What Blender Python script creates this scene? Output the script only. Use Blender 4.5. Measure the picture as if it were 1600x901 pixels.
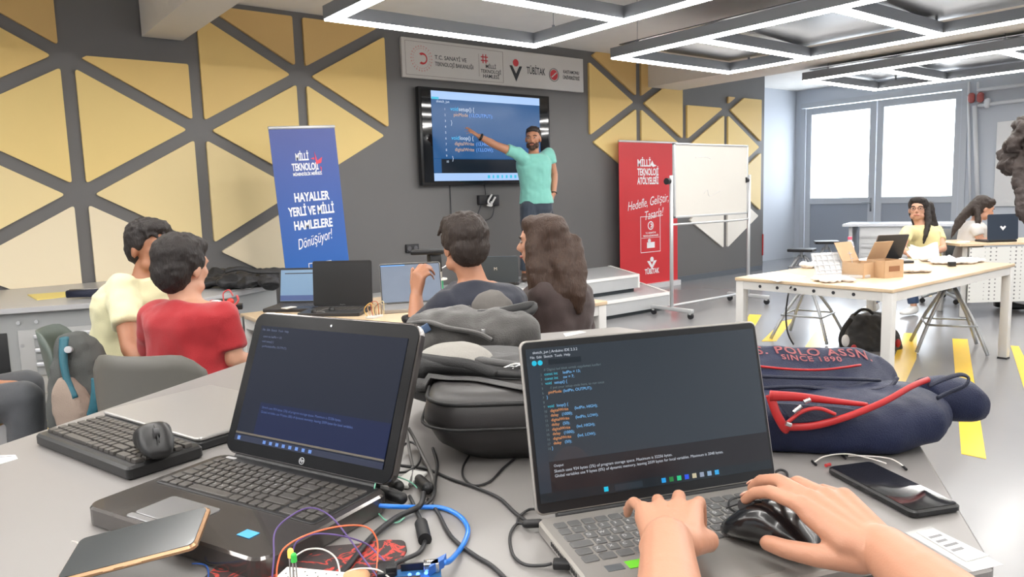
import bpy, bmesh, math, random
from mathutils import Vector, Matrix, Euler, noise
random.seed(7)
for o_ in list(bpy.data.objects): bpy.data.objects.remove(o_)
SC = bpy.context.scene
COL = SC.collection
PI = math.pi
# ------------------------------------------------------------------ camera
FPX = 1157.57
YAW, PIT, ROL = math.radians(38.0864), math.radians(7.00775), math.radians(-1.73691)
def _cam():
    cy, sy = math.cos(YAW), math.sin(YAW); cp, sp = math.cos(PIT), math.sin(PIT); cr, sr = math.cos(ROL), math.sin(ROL)
    fw = Vector((sy*cp, cy*cp, -sp)); rt = Vector((cy, -sy, 0)); up = rt.cross(fw)
    return rt*cr+up*sr, -rt*sr+up*cr, fw
CR, CU, CF = _cam()
CC = Vector((0, 0, 1.32))
cam = bpy.data.cameras.new('camera'); camo = bpy.data.objects.new('camera', cam); COL.objects.link(camo)
camo.matrix_world = Matrix(((CR.x, CU.x, -CF.x, CC.x), (CR.y, CU.y, -CF.y, CC.y), (CR.z, CU.z, -CF.z, CC.z), (0, 0, 0, 1)))
cam.sensor_width = 36; cam.lens = FPX/1600*36; cam.clip_start = .02; cam.clip_end = 200
SC.camera = camo
# measuring helpers: a sight line met with a plane of the room
def ray(u, v): return CR*((u-800)/FPX)+CU*((450.5-v)/FPX)+CF
def AZ(u, v, z): d = ray(u, v); return CC+d*((z-CC.z)/d.z)
def AY(u, v, y): d = ray(u, v); return CC+d*(y/d.y)
def AX(u, v, x): d = ray(u, v); return CC+d*(x/d.x)
def AD(u, v, d): return CC+ray(u, v)*d
# ------------------------------------------------------------------ light
SC.view_settings.view_transform = 'Standard'; SC.view_settings.look = 'None'
SC.view_settings.gamma = 1; SC.view_settings.use_curve_mapping = False
SC.view_settings.exposure = 0.55
W = bpy.data.worlds.new('world'); SC.world = W; W.use_nodes = True
W.node_tree.nodes['Background'].inputs[0].default_value = (.86, .93, 1, 1)
W.node_tree.nodes['Background'].inputs[1].default_value = 2.5
LED_POWER = 20.0
def area(name, loc, rot, sx, sy, power, color):
    l = bpy.data.lights.new(name, 'AREA'); l.shape = 'RECTANGLE'; l.size = sx; l.size_y = sy; l.energy = power; l.color = color
    o = bpy.data.objects.new(name, l); o.location = loc; o.rotation_euler = rot; COL.objects.link(o); return o
# daylight that enters through the glazed doors of the right wall
area('window_daylight', (13.6, 6.38, 1.9), (0, math.radians(90), 0), 1.6, 2.6, 50, (.87, .93, 1))

# ------------------------------------------------------------------ materials
MATS = {}
def mat(name, color=(.5, .5, .5), rough=.5, metal=0, emit=None, es=1, noise_amt=0, nscale=20, bump=0, bscale=80, spec=.5, alpha=1, trans=0, coat=0, sheen=0, sss=0, col2=None, stretch=(1, 1, 1)):
    if name in MATS: return MATS[name]
    m = bpy.data.materials.new(name); m.use_nodes = True; nt = m.node_tree; b = nt.nodes['Principled BSDF']
    b.inputs['Base Color'].default_value = (*color, 1); b.inputs['Roughness'].default_value = rough
    b.inputs['Metallic'].default_value = metal; b.inputs['Specular IOR Level'].default_value = spec
    b.inputs['Coat Weight'].default_value = coat; b.inputs['Sheen Weight'].default_value = sheen
    if sss: b.inputs['Subsurface Weight'].default_value = sss; b.inputs['Subsurface Radius'].default_value = (.02, .008, .004)
    if trans: b.inputs['Transmission Weight'].default_value = trans
    if alpha < 1: b.inputs['Alpha'].default_value = alpha
    if emit: b.inputs['Emission Color'].default_value = (*emit, 1); b.inputs['Emission Strength'].default_value = es
    if noise_amt or bump:
        tc = nt.nodes.new('ShaderNodeTexCoord'); mp = nt.nodes.new('ShaderNodeMapping'); nt.links.new(tc.outputs['Object'], mp.inputs[0]); mp.inputs['Scale'].default_value = stretch
    if noise_amt:
        n = nt.nodes.new('ShaderNodeTexNoise'); n.inputs['Scale'].default_value = nscale; n.inputs['Detail'].default_value = 5
        nt.links.new(mp.outputs[0], n.inputs['Vector'])
        r = nt.nodes.new('ShaderNodeMix'); r.data_type = 'RGBA'; nt.links.new(n.outputs[0], r.inputs[0])
        c2 = col2 or tuple(max(0, c*(1-noise_amt)) for c in color)
        c1 = color if col2 else tuple(min(1, c*(1+noise_amt)) for c in color)
        r.inputs[6].default_value = (*c1, 1); r.inputs[7].default_value = (*c2, 1); nt.links.new(r.outputs[2], b.inputs['Base Color'])
    if bump:
        n = nt.nodes.new('ShaderNodeTexNoise'); n.inputs['Scale'].default_value = bscale; n.inputs['Detail'].default_value = 3
        nt.links.new(mp.outputs[0], n.inputs['Vector'])
        bp = nt.nodes.new('ShaderNodeBump'); bp.inputs['Strength'].default_value = bump; bp.inputs['Distance'].default_value = .01
        nt.links.new(n.outputs[0], bp.inputs['Height']); nt.links.new(bp.outputs[0], b.inputs['Normal'])
    MATS[name] = m; return m
def srgb(r, g, b):
    return tuple((c/255/12.92 if c/255 <= .04045 else ((c/255+.055)/1.055)**2.4) for c in (r, g, b))
def glow(name, rgb, s=1.0): return mat(name, (0, 0, 0), .3, emit=rgb, es=s)
# ------------------------------------------------------------------ mesh builder
class MB:
    def __init__(s): s.v = []; s.f = []; s.sm = []
    def add(s, vs, fs, smooth=False):
        n = len(s.v); s.v += [Vector(v) for v in vs]; s.f += [tuple(i+n for i in f) for f in fs]; s.sm += [smooth]*len(fs); return s
    def box(s, c, d, M=None, bev=0, seg=2):
        bm = bmesh.new(); bmesh.ops.create_cube(bm, size=1)
        for v in bm.verts: v.co = Vector((v.co.x*d[0], v.co.y*d[1], v.co.z*d[2]))
        if bev: bmesh.ops.bevel(bm, geom=bm.edges[:], offset=min(bev, min(d)*.45), segments=seg, affect='EDGES', profile=.5)
        s._bm(bm, Matrix.Translation(Vector(c)) @ (M if M else Matrix()), bool(bev)); return s
    def _bm(s, bm, M, smooth):
        bm.verts.index_update(); s.add([M @ v.co for v in bm.verts], [[v.index for v in f.verts] for f in bm.faces], smooth); bm.free()
    def rbox(s, c, d, r, bev=.002, M=None, seg=6):     # plan-rounded slab with eased edges
        hx, hy, hz = d[0]/2, d[1]/2, d[2]/2; pts = []
        rr = r if isinstance(r, (list, tuple)) else [r]*4
        for k, (sx, sy) in enumerate(((1, 1), (-1, 1), (-1, -1), (1, -1))):
            for i in range(seg+1):
                a = (k+i/seg)*PI/2; pts.append((sx*(hx-rr[k])+rr[k]*math.cos(a), sy*(hy-rr[k])+rr[k]*math.sin(a)))
        return s.slab(pts, c[2]-hz, c[2]+hz, bev, (c[0], c[1]), M)
    def slab(s, pts, z0, z1, bev=0, off=(0, 0), M=None):
        M = M or Matrix(); n = len(pts); rings = []
        def ins(b):
            if not b: return pts
            out = []
            for i in range(n):
                p0 = Vector(pts[i-1]); p = Vector(pts[i]); p1 = Vector(pts[(i+1) % n])
                d0 = (p-p0); d1 = (p1-p)
                if d0.length < 1e-7: d0 = d1
                if d1.length < 1e-7: d1 = d0
                d0.normalize(); d1.normalize(); nn = Vector((-(d0.y+d1.y), d0.x+d1.x))
                if nn.length < 1e-6: nn = Vector((-d0.y, d0.x))
                nn.normalize(); k = b/max(.4, nn.dot(Vector((-d0.y, d0.x)))); out.append((p.x+nn.x*k, p.y+nn.y*k))
            return out
        lv = [(z0, bev), (z0+bev, 0), (z1-bev, 0), (z1, bev)] if bev else [(z0, 0), (z1, 0)]
        vs = []; fs = []
        for z, b in lv: vs += [M @ Vector((p[0]+off[0], p[1]+off[1], z)) for p in ins(b)]
        for k in range(len(lv)-1):
            for i in range(n): j = (i+1) % n; fs.append((k*n+i, k*n+j, (k+1)*n+j, (k+1)*n+i))
        m = len(lv)-1
        fs.append(tuple(range(n))[::-1]); fs.append(tuple(m*n+i for i in range(n)))
        s.add(vs, fs, False); return s
    def cyl(s, p0, p1, r0, r1=None, seg=12, caps=True):
        r1 = r0 if r1 is None else r1; p0 = Vector(p0); p1 = Vector(p1); d = (p1-p0).normalized()
        a = d.orthogonal().normalized(); b = d.cross(a); vs = []
        for p, r in ((p0, r0), (p1, r1)):
            for i in range(seg): t = 2*PI*i/seg; vs.append(p+a*r*math.cos(t)+b*r*math.sin(t))
        fs = [(i, (i+1) % seg, seg+(i+1) % seg, seg+i) for i in range(seg)]
        s.add(vs, fs, True)
        if caps: s.add(vs, [tuple(range(seg))[::-1], tuple(range(seg, 2*seg))], False)
        return s
    def tube(s, pts, r, seg=8, sub=5, closed=False, flat=None):
        P = [Vector(p) for p in pts]; Q = []
        n = len(P)
        if n > 2 and sub > 1:
            for i in range(n-1 if not closed else n):
                a, b, c, d = P[(i-1) % n] if (i > 0 or closed) else P[0], P[i], P[(i+1) % n], P[(i+2) % n] if (i < n-2 or closed) else P[-1]
                for k in range(sub):
                    t = k/sub; Q.append(.5*((2*b)+(c-a)*t+(2*a-5*b+4*c-d)*t*t+(3*b-a-3*c+d)*t**3))
            if not closed: Q.append(P[-1])
        else: Q = P
        m = len(Q); vs = []; fs = []; up = None
        rr = r if callable(r) else (lambda t: r)
        for i, q in enumerate(Q):
            d = (Q[(i+1) % m]-Q[i-1]) if closed else (Q[min(i+1, m-1)]-Q[max(i-1, 0)])
            if d.length < 1e-9: d = Vector((0, 0, 1))
            d.normalize()
            if up is None: up = d.orthogonal().normalized()
            if flat is not None: up = Vector(flat)
            a = (up-d*up.dot(d)); a = a.normalized() if a.length > 1e-6 else d.orthogonal().normalized(); up = a; b = d.cross(a)
            R_ = rr(i/max(1, m-1)); ra, rb = (R_ if isinstance(R_, tuple) else (R_, R_))
            for k in range(seg): t = 2*PI*k/seg; vs.append(q+a*ra*math.cos(t)+b*rb*math.sin(t))
        for i in range(m if closed else m-1):
            for k in range(seg): fs.append((i*seg+k, i*seg+(k+1) % seg, ((i+1) % m)*seg+(k+1) % seg, ((i+1) % m)*seg+k))
        if not closed: fs += [tuple(range(seg))[::-1], tuple((m-1)*seg+k for k in range(seg))]
        s.add(vs, fs, True); return s
    def ell(s, c, r, M=None, seg=16, rings=10):
        M = Matrix.Translation(Vector(c)) @ (M.to_4x4() if M else Matrix()); r = r if isinstance(r, (tuple, list)) else (r, r, r)
        vs = [M @ Vector((0, 0, -r[2]))]; fs = []
        for i in range(1, rings):
            ph = -PI/2+PI*i/rings
            for k in range(seg): t = 2*PI*k/seg; vs.append(M @ Vector((r[0]*math.cos(ph)*math.cos(t), r[1]*math.cos(ph)*math.sin(t), r[2]*math.sin(ph))))
        vs.append(M @ Vector((0, 0, r[2]))); e = len(vs)-1
        for k in range(seg): fs.append((0, 1+(k+1) % seg, 1+k)); fs.append((e, e-seg+k, e-seg+(k+1) % seg))
        for i in range(rings-2):
            for k in range(seg): a = 1+i*seg; fs.append((a+k, a+(k+1) % seg, a+seg+(k+1) % seg, a+seg+k))
        s.add(vs, fs, True); return s
    def cap(s, p0, p1, r0, r1=None, seg=14):
        r1 = r0 if r1 is None else r1; s.cyl(p0, p1, r0, r1, seg); s.ell(p0, r0, seg=seg); s.ell(p1, r1, seg=seg); return s
    def chain(s, pts, rs, seg=14):
        for i in range(len(pts)-1): s.cap(pts[i], pts[i+1], rs[i], rs[i+1], seg)
        return s
    def loft(s, rings, seg=20, power=2.0, smooth=True):      # rings: (centre, ax_vec, ay_vec) superellipse sections, closed
        vs = []; fs = []; e = 2/power
        for c, ax, ay in rings:
            c, ax, ay = Vector(c), Vector(ax), Vector(ay)
            for k in range(seg):
                t = 2*PI*k/seg; x, y = math.cos(t), math.sin(t)
                vs.append(c+ax*(abs(x)**e*(1 if x >= 0 else -1))+ay*(abs(y)**e*(1 if y >= 0 else -1)))
        n = len(rings)
        for i in range(n-1):
            for k in range(seg): fs.append((i*seg+k, i*seg+(k+1) % seg, (i+1)*seg+(k+1) % seg, (i+1)*seg+k))
        fs += [tuple(range(seg))[::-1], tuple((n-1)*seg+k for k in range(seg))]
        s.add(vs, fs, smooth); return s
    def lathe(s, prof, c=(0, 0, 0), seg=20, M=None):
        M = M or Matrix(); c = Vector(c); vs = []; fs = []
        for r, z in prof:
            for k in range(seg): t = 2*PI*k/seg; vs.append(M @ (c+Vector((r*math.cos(t), r*math.sin(t), z))))
        for i in range(len(prof)-1):
            for k in range(seg): fs.append((i*seg+k, i*seg+(k+1) % seg, (i+1)*seg+(k+1) % seg, (i+1)*seg+k))
        fs += [tuple(range(seg))[::-1], tuple((len(prof)-1)*seg+k for k in range(seg))]
        s.add(vs, fs, True); return s
    def quad(s, a, b, c, d): s.add([a, b, c, d], [(0, 1, 2, 3)]); return s
    def thick(s, poly, t):                                  # planar 3-D outline given thickness t (vector)
        n = len(poly); P = [Vector(p) for p in poly]; t = Vector(t)
        s.add(P+[p+t for p in P], [tuple(range(n))[::-1], tuple(range(n, 2*n))]+[(i, (i+1) % n, n+(i+1) % n, n+i) for i in range(n)]); return s
    def sheet(s, fn, nu, nv, th=.003):                      # curved sheet with thickness; fn(a,b) -> point
        P = [[Vector(fn(i/nu, j/nv)) for j in range(nv+1)] for i in range(nu+1)]; vs = []; N = []
        for i in range(nu+1):
            for j in range(nv+1):
                du = P[min(i+1, nu)][j]-P[max(i-1, 0)][j]; dv = P[i][min(j+1, nv)]-P[i][max(j-1, 0)]; n = du.cross(dv); n = n.normalized() if n.length > 1e-9 else Vector((0, 0, 1)); N.append(n); vs.append(P[i][j]+n*th/2)
        L = len(vs); vs += [v-n*th for v, n in zip(vs, N)]; w = nv+1; fs = []
        for i in range(nu):
            for j in range(nv):
                a = i*w+j; fs.append((a, a+w, a+w+1, a+1)); fs.append((L+a, L+a+1, L+a+w+1, L+a+w))
        for i in range(nu): a = i*w; fs.append((a, L+a, L+a+w, a+w)); a = i*w+nv; fs.append((a, a+w, L+a+w, L+a))
        for j in range(nv): a = j; fs.append((a, a+1, L+a+1, L+a)); a = nu*w+j; fs.append((a, L+a, L+a+1, a+1))
        s.add(vs, fs, True); return s
    def mesh(s, name):
        m = bpy.data.meshes.new(name); m.from_pydata([tuple(v) for v in s.v], [], s.f); m.polygons.foreach_set('use_smooth', s.sm); m.update(); return m
    def build(s, name, material, parent=None, world=False, label=None, fixn=True):
        if world and parent is not None:
            Mi = WM(parent).inverted(); s.v = [Mi @ v for v in s.v]
        me = s.mesh(name)
        if fixn:
            bm = bmesh.new(); bm.from_mesh(me); bmesh.ops.recalc_face_normals(bm, faces=bm.faces[:]); bm.to_mesh(me); bm.free()
        me.materials.append(material); o = bpy.data.objects.new(name, me); COL.objects.link(o)
        if parent is not None: o.parent = parent
        if label: o['label'] = label
        return o
    def organic(s, name, material, parent=None, world=True, voxel=.006, smooth=8, label=None, disp=0, dscale=6, fac=.5):
        """union of the collected closed shapes grown into one continuous skin"""
        if world and parent is not None:
            Mi = WM(parent).inverted(); s.v = [Mi @ v for v in s.v]
        me = s.mesh(name+'_cage'); t = bpy.data.objects.new('cage', me); COL.objects.link(t)
        r = t.modifiers.new('r', 'REMESH'); r.mode = 'VOXEL'; r.voxel_size = voxel; r.use_smooth_shade = True
        k = t.modifiers.new('s', 'SMOOTH'); k.factor = fac; k.iterations = smooth
        dg = bpy.context.evaluated_depsgraph_get(); dg.update()
        nm = bpy.data.meshes.new_from_object(t.evaluated_get(dg), depsgraph=dg); nm.name = name
        bpy.data.objects.remove(t); bpy.data.meshes.remove(me)
        if disp:
            nn = [v.normal.copy() for v in nm.vertices]
            for v, n in zip(nm.vertices, nn):
                q = v.co*dscale; v.co += n*disp*(noise.noise(q)+.5*noise.noise(q*2.3))
        nm.polygons.foreach_set('use_smooth', [True]*len(nm.polygons)); nm.materials.clear(); nm.materials.append(material)
        o = bpy.data.objects.new(name, nm); COL.objects.link(o)
        if parent is not None: o.parent = parent
        if label: o['label'] = label
        return o
def WM(o):
    M = o.matrix_basis.copy()
    while o.parent: o = o.parent; M = o.matrix_basis @ M
    return M
def thing(name, label, cat, loc=(0, 0, 0), rz=0, group=None, M=None):
    o = bpy.data.objects.new(name, None); COL.objects.link(o); o.empty_display_size = .05
    if M is not None: o.matrix_basis = M
    else: o.location = loc; o.rotation_euler = (0, 0, rz)
    return tag(o, label, cat, group)
def tag(o, label, cat, group=None):
    o['label'] = label; o['category'] = cat
    if group: o['group'] = group
    return o
def struct(o): o['kind'] = 'structure'; return o
def dup(root, loc=None, rz=None, label=None, M=None):
    def cp(o, par):
        c = o.copy(); COL.objects.link(c); c.parent = par
        for ch in [x for x in bpy.data.objects if x.parent == o]: cp(ch, c)
        return c
    c = cp(root, None)
    if M is not None: c.matrix_basis = M
    if loc is not None: c.location = loc
    if rz is not None: c.rotation_euler = (0, 0, rz)
    if label: c['label'] = label
    return c
# ---- lettering (Blender's own built-in face), turned into a thin mesh
def letters(strings, material, parent, M, size=.05, name='lettering', align='CENTER', extrude=.0004, shear=0, label=None, bold=0, space=1, line=1.0, split=True):
    """strings: list of (text, x, y, size) in the plane of M"""
    mb = MB(); out = []
    for it in strings:
        txt, x, y = it[0], it[1], it[2]; sz = it[3] if len(it) > 3 else size; al = it[4] if len(it) > 4 else align; wx = it[5] if len(it) > 5 else 1
        cu = bpy.data.curves.new('t', 'FONT'); cu.body = txt; cu.size = sz; cu.align_x = al; cu.extrude = extrude; cu.shear = shear; cu.offset = bold*sz; cu.space_character = space; cu.resolution_u = 3; cu.space_line = line
        t = bpy.data.objects.new('t', cu); COL.objects.link(t); dg = bpy.context.evaluated_depsgraph_get(); dg.update()
        me = bpy.data.meshes.new_from_object(t.evaluated_get(dg), depsgraph=dg)
        mb.add([M @ Vector((v.co.x*wx+x, v.co.y+y, v.co.z+extrude)) for v in me.vertices], [tuple(p.vertices) for p in me.polygons])
        bpy.data.objects.remove(t); bpy.data.curves.remove(cu); bpy.data.meshes.remove(me)
        if split: out.append(mb.build(name, material, parent, world=parent is not None, label=label, fixn=False)); mb = MB()
    if split: return out
    return mb.build(name, material, parent, world=True if parent is not None else False, label=label, fixn=False)
def frame(o, x, y):                                         # matrix from origin and two axes
    x = Vector(x).normalized(); y = Vector(y); y = (y-x*y.dot(x)).normalized(); z = x.cross(y); o = Vector(o)
    return Matrix(((x.x, y.x, z.x, o.x), (x.y, y.y, z.y, o.y), (x.z, y.z, z.z, o.z), (0, 0, 0, 1)))
def RX(a): return Matrix.Rotation(a, 4, 'X')
def RY(a): return Matrix.Rotation(a, 4, 'Y')
def RZ(a): return Matrix.Rotation(a, 4, 'Z')
T = Matrix.Translation
# ================================================================== SETTING
YW = 7.06; XW = 10.83; XR = 13.2; YB = 7.92; ZC = 3.15
m_wall = mat('grey_wall_paint', srgb(108, 107, 107), .42, noise_amt=.04, nscale=3)
m_white = mat('white_wall_paint', srgb(194, 200, 209), .6, noise_amt=.02, nscale=2)
m_ceil = mat('ceiling_paint', srgb(238, 235, 230), .8, noise_amt=.04, nscale=5, bump=.2, bscale=200)
m_beam = mat('beam_paint', srgb(214, 208, 200), .7, noise_amt=.02)
def floor_mat():
    m = mat('epoxy_floor', srgb(134, 134, 136), .2, noise_amt=.06, nscale=1.6, coat=.0); nt = m.node_tree; b = nt.nodes['Principled BSDF']
    n = nt.nodes.new('ShaderNodeTexNoise'); n.inputs['Scale'].default_value = 7; n.inputs['Detail'].default_value = 2
    bp = nt.nodes.new('ShaderNodeBump'); bp.inputs['Strength'].default_value = .12; bp.inputs['Distance'].default_value = .012
    nt.links.new(n.outputs[0], bp.inputs['Height']); nt.links.new(bp.outputs[0], b.inputs['Normal']); return m
struct(MB().box((4.1, 1.5, -.05), (18.8, 13.6, .1)).build('floor', floor_mat()))
struct(MB().box((4.1, 1.5, ZC+.05), (18.8, 13.6, .1)).build('ceiling', m_ceil))
struct(MB().box((3.0, YW+.47, 1.575), (15.66, .94, 3.15)).build('wall_front', m_wall))
struct(MB().box((12.05, YB+.1, 1.575), (2.5, .2, 3.15)).build('wall_recess', m_white))
struct(MB().box((-5.1, 1.4, 1.575), (.2, 12.4, 3.15)).build('wall_left', m_white))
# right wall with the glazed double door opening (y 5.0..7.75, z 0..2.82)
rw = MB(); rw.box((XR+.1, 7.86, 1.575), (.2, .12, 3.15)); rw.box((XR+.1, 6.42, 2.99), (.2, 2.76, .32)); rw.box((XR+.1, -.08, 1.575), (.2, 10.24, 3.15))
struct(rw.build('wall_right', m_white))
bw = MB(); bw.box((4.1, -4.9, 1.575), (18.8, .2, 3.15))
struct(bw.build('wall_back', m_white))
for x0, x1 in ((1.6, 1.93), (8.0, 8.68)):
    struct(MB().box(((x0+x1)/2, 1.15, 2.96), (x1-x0, 11.78, .38)).build('trim_1', m_beam))
struct(MB().box((3.0, YW-.008, .04), (15.6, .016, .08)).build('baseboard_front', mat('grey_skirting', srgb(98, 104, 112), .4)))
# glazed double door: frames, glass and lower panels
m_alu = mat('door_frame_grey', srgb(186, 191, 198), .4); m_dpan = mat('door_panel_grey', srgb(150, 157, 168), .5)
m_glass = mat('clear_glass', (.9, .95, 1), .02, trans=1, alpha=.25)
m_glass.node_tree.nodes['Principled BSDF'].inputs['IOR'].default_value = 1.02
for k, (ya, yb) in enumerate(((6.40, 7.72), (5.02, 6.38))):
    t = thing('door_%d' % (k+1), '', '', (XR, ya, 0)); del t['label']; del t['category']; struct(t)
    f = MB(); X = .05
    for a, b, c, d in ((ya, ya+.11, .002, 2.8), (yb-.11, yb, .002, 2.8), (ya+.11, yb-.11, 2.68, 2.8), (ya+.11, yb-.11, 1.02, 1.13), (ya+.11, yb-.11, .002, .12)):
        f.box((XR+X, (a+b)/2, (c+d)/2), (.07, b-a-.001, d-c-.001))
    f.build('door_frame', m_alu, t, True)
    MB().box((XR+X, (ya+yb)/2, 1.9), (.008, yb-ya-.2, 1.58)).build('glass_pane', m_glass, t, True)
    MB().box((XR+X, (ya+yb)/2, .57), (.03, yb-ya-.2, .92)).build('door_panel', m_dpan, t, True)
    if k == 0:
        h = MB(); y = ya+.055
        h.box((XR+.01, y, 1.0), (.012, .04, .24), bev=.003); h.tube([(XR-.03, y, 1.04), (XR-.05, y+.03, 1.04), (XR-.05, y+.13, 1.04)], .009); h.cyl((XR+.01, y, 1.04), (XR-.03, y, 1.04), .008)
        h.build('door_handle', mat('handle_metal', srgb(160, 164, 170), .3, .8), t, True)
struct(MB().box((XR-.006, 6.37, 2.86), (.03, 2.9, .09)).box((XR-.006, 7.765, 1.405), (.03, .09, 2.80)).box((XR-.006, 4.975, 1.405), (.03, .09, 2.80)).build('trim_2', m_alu))
# ------------------------------------------------------------------ acoustic wall panels
S = 1.0340*1.0*1.0
GS = 1.1; GC = .8955*GS                                    # triangle side, column pitch
GX0, GX1, GZ0 = .9312*GS, 6.203*GS, 1.32+1.12*GS
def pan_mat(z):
    rows = [(3.1, (212, 176, 112)), (2.5, (238, 204, 128)), (1.9, (242, 214, 142)), (1.3, (240, 220, 170)), (.75, (238, 226, 202)), (.3, (238, 234, 226))]  # darker top row holds the weak light near the ceiling in its colour
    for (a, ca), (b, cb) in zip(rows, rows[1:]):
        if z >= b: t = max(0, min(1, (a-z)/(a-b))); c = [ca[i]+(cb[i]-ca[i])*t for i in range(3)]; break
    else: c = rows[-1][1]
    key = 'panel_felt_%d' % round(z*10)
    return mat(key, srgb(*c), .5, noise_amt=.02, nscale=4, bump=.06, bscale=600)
def round_poly(P, r, n=5):
    out = []
    L = len(P)
    for i in range(L):
        a, b, c = Vector(P[i-1]), Vector(P[i]), Vector(P[(i+1) % L]); d0 = (a-b).normalized(); d1 = (c-b).normalized()
        ang = d0.angle(d1); d = min(r/math.tan(ang/2), .3*min((a-b).length, (c-b).length)); p0 = b+d0*d; p1 = b+d1*d
        for k in range(n+1): t = k/n; out.append(p0*(1-t)**2+b*2*t*(1-t)+p1*t*t)
    return out
def inset_tri(P, g):
    n = len(P); out = []
    ar = sum(P[i-1][0]*P[i][1]-P[i][0]*P[i-1][1] for i in range(n)); s = 1 if ar > 0 else -1
    for i in range(n):
        a, b, c = Vector(P[i-1]), Vector(P[i]), Vector(P[(i+1) % n]); d0 = (b-a).normalized(); d1 = (c-b).normalized()
        n0 = Vector((-d0.y, d0.x))*s; n1 = Vector((-d1.y, d1.x))*s
        k = g/(1+n0.dot(n1)); out.append(b+(n0+n1)*k)
    return out
def clip(P, zmax=None, zmin=None, xmin=None, xmax=None):
    for ax, lim, sg in ((1, zmax, 1), (1, zmin, -1), (0, xmax, 1), (0, xmin, -1)):
        if lim is None or not P: continue
        out = []
        for i in range(len(P)):
            a, b = P[i-1], P[i]; fa = sg*(a[ax]-lim) <= 0; fb = sg*(b[ax]-lim) <= 0
            if fa != fb: t = (lim-a[ax])/(b[ax]-a[ax]); out.append(Vector((a[0]+(b[0]-a[0])*t, a[1]+(b[1]-a[1])*t)))
            if fb: out.append(Vector(b))
        P = out
    return P
def panel(P, zc, label, **cl):
    P = inset_tri(P, .052); P = clip([Vector(p) for p in P], **cl)
    if len(P) < 3: return
    P = [p for i, p in enumerate(P) if (p-P[i-1]).length > .01]
    Q = round_poly(P, .018)
    mb = MB(); n = len(Q)
    mb.thick([(q.x, YW-.03, q.y) for q in Q], (0, .03, 0))
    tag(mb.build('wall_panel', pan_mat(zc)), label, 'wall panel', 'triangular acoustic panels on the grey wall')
def node(x0, c, r): return Vector((x0+c*GC, GZ0-r*GS))
# left field: columns c=-3..3 ; right pointing triangle (c edge vertical at c, tip at c+1) and left pointing
names = {}
def tri(x0, c, r, right, side, **cl):
    """right=True : vertical side on column c between rows r and r+1, tip on column c+1 ; else vertical side on c+1"""
    P = [node(x0, c, r), node(x0, c, r+1), node(x0, c+1, r+.5)] if right else [node(x0, c+1, r), node(x0, c+1, r+1), node(x0, c, r+.5)]
    zc = sum(p.y for p in P)/3
    return P, zc
def row_word(z):
    return 'at ceiling height' if z > 2.8 else 'in the upper row' if z > 2.15 else 'in the middle row' if z > 1.5 else 'in the lower row' if z > .95 else 'in the bottom row'
def place_tri(x0, c, r, right, where, **cl):
    P, zc = tri(x0, c, r, right, None)
    colr = 'golden yellow' if zc > 1.6 else 'pale yellow' if zc > 1.0 else 'cream'
    panel(P, zc, '%s triangular wall panel %s pointing %s, %s' % (colr, row_word(zc), 'right' if right else 'left', where), **cl)
wl = {-3: 'outside the left edge', -2: 'outside the left edge', -1: 'in the column at the far left of the wall', 0: 'in the second column from the left', 1: 'in the column right of the ceiling beam end', 2: 'in the column just left of the white logo sign'}
for c, rows in ((-1, ((-.5, 0), (-.5, 1), (.5, 0), (.5, 1), (-1, 1), (0, 1), (1, 1), (1, 0), (1.5, 0))), ):
    pass
def field_left():
    # column strips c -> c+1 ; nodes sit on integer rows for even c, half rows for odd c
    for c in range(-2, 3):
        even = (c % 2 == 0)
        for k in range(-2, 3):
            rR = k if even else k+.5          # right pointing: vertical side on column c
            rL = k+.5 if even else k          # left pointing: vertical side on column c+1
            for right, r in ((True, rR), (False, rL)):
                P, zc = tri(GX0, c, r, right, None)
                if max(p.y for p in P) < .75 or min(p.y for p in P) > 3.1: continue
                if c == 0 and right and r == -1: continue                     # bare wall under the beam
                if c == 0 and not right and r == -.5:
                    pass
                if c == 2 and zc < 1.5: continue
                if c == 1 and zc < .9: continue
                if c == 0 and not right and r <= -1.4: continue
                cl = {'zmax': 3.1}
                if c == 0 and not right and r == -.5: cl = {'zmax': GZ0+.02}
                place_tri(GX0, c, r, right, wl.get(c, 'left'), **cl)
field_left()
def field_right():
    # c=0 is the left edge column (half rows), nodes at .5 ; c=1 centre integer rows
    W_ = {0: 'first column right of the screen', 1: 'second column right of the screen', 2: 'third column right of the screen, above the whiteboard', 3: 'last column at the right wall corner'}
    L = [(0, -.5, True), (0, -1, False), (0, 0, False), (1, -1, True), (1, 0, True), (1, -.5, False), (1, .5, False),
         (2, -.5, True), (2, .5, True), (2, 0, False), (2, 1, False), (2, -1, False), (3, -1, True), (3, 0, True), (3, -.5, False), (3, .5, False), (3, 1, True)]
    for c, r, right in L:
        P, zc = tri(GX1, c, r, right, None)
        if c == 2 and not right and r == -1: continue
        if c == 2 and right and r == -.5: cl = {'zmax': GZ0+.02}
        elif c == 3: cl = {'zmax': 2.75, 'xmax': XW-.02}
        else: cl = {'zmax': GZ0+.62}
        P, zc = tri(GX1, c, r, right, None)
        if r >= 1: zc = .3
        place_tri_r(P, zc, right, W_[c], cl)
def place_tri_r(P, zc, right, where, cl):
    colr = 'golden yellow' if zc > 1.6 else 'pale yellow' if zc > 1.0 else 'white'
    panel(P, zc, '%s triangular wall panel %s pointing %s, %s' % (colr, row_word(zc), 'right' if right else 'left', where), **cl)
field_right()
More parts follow.
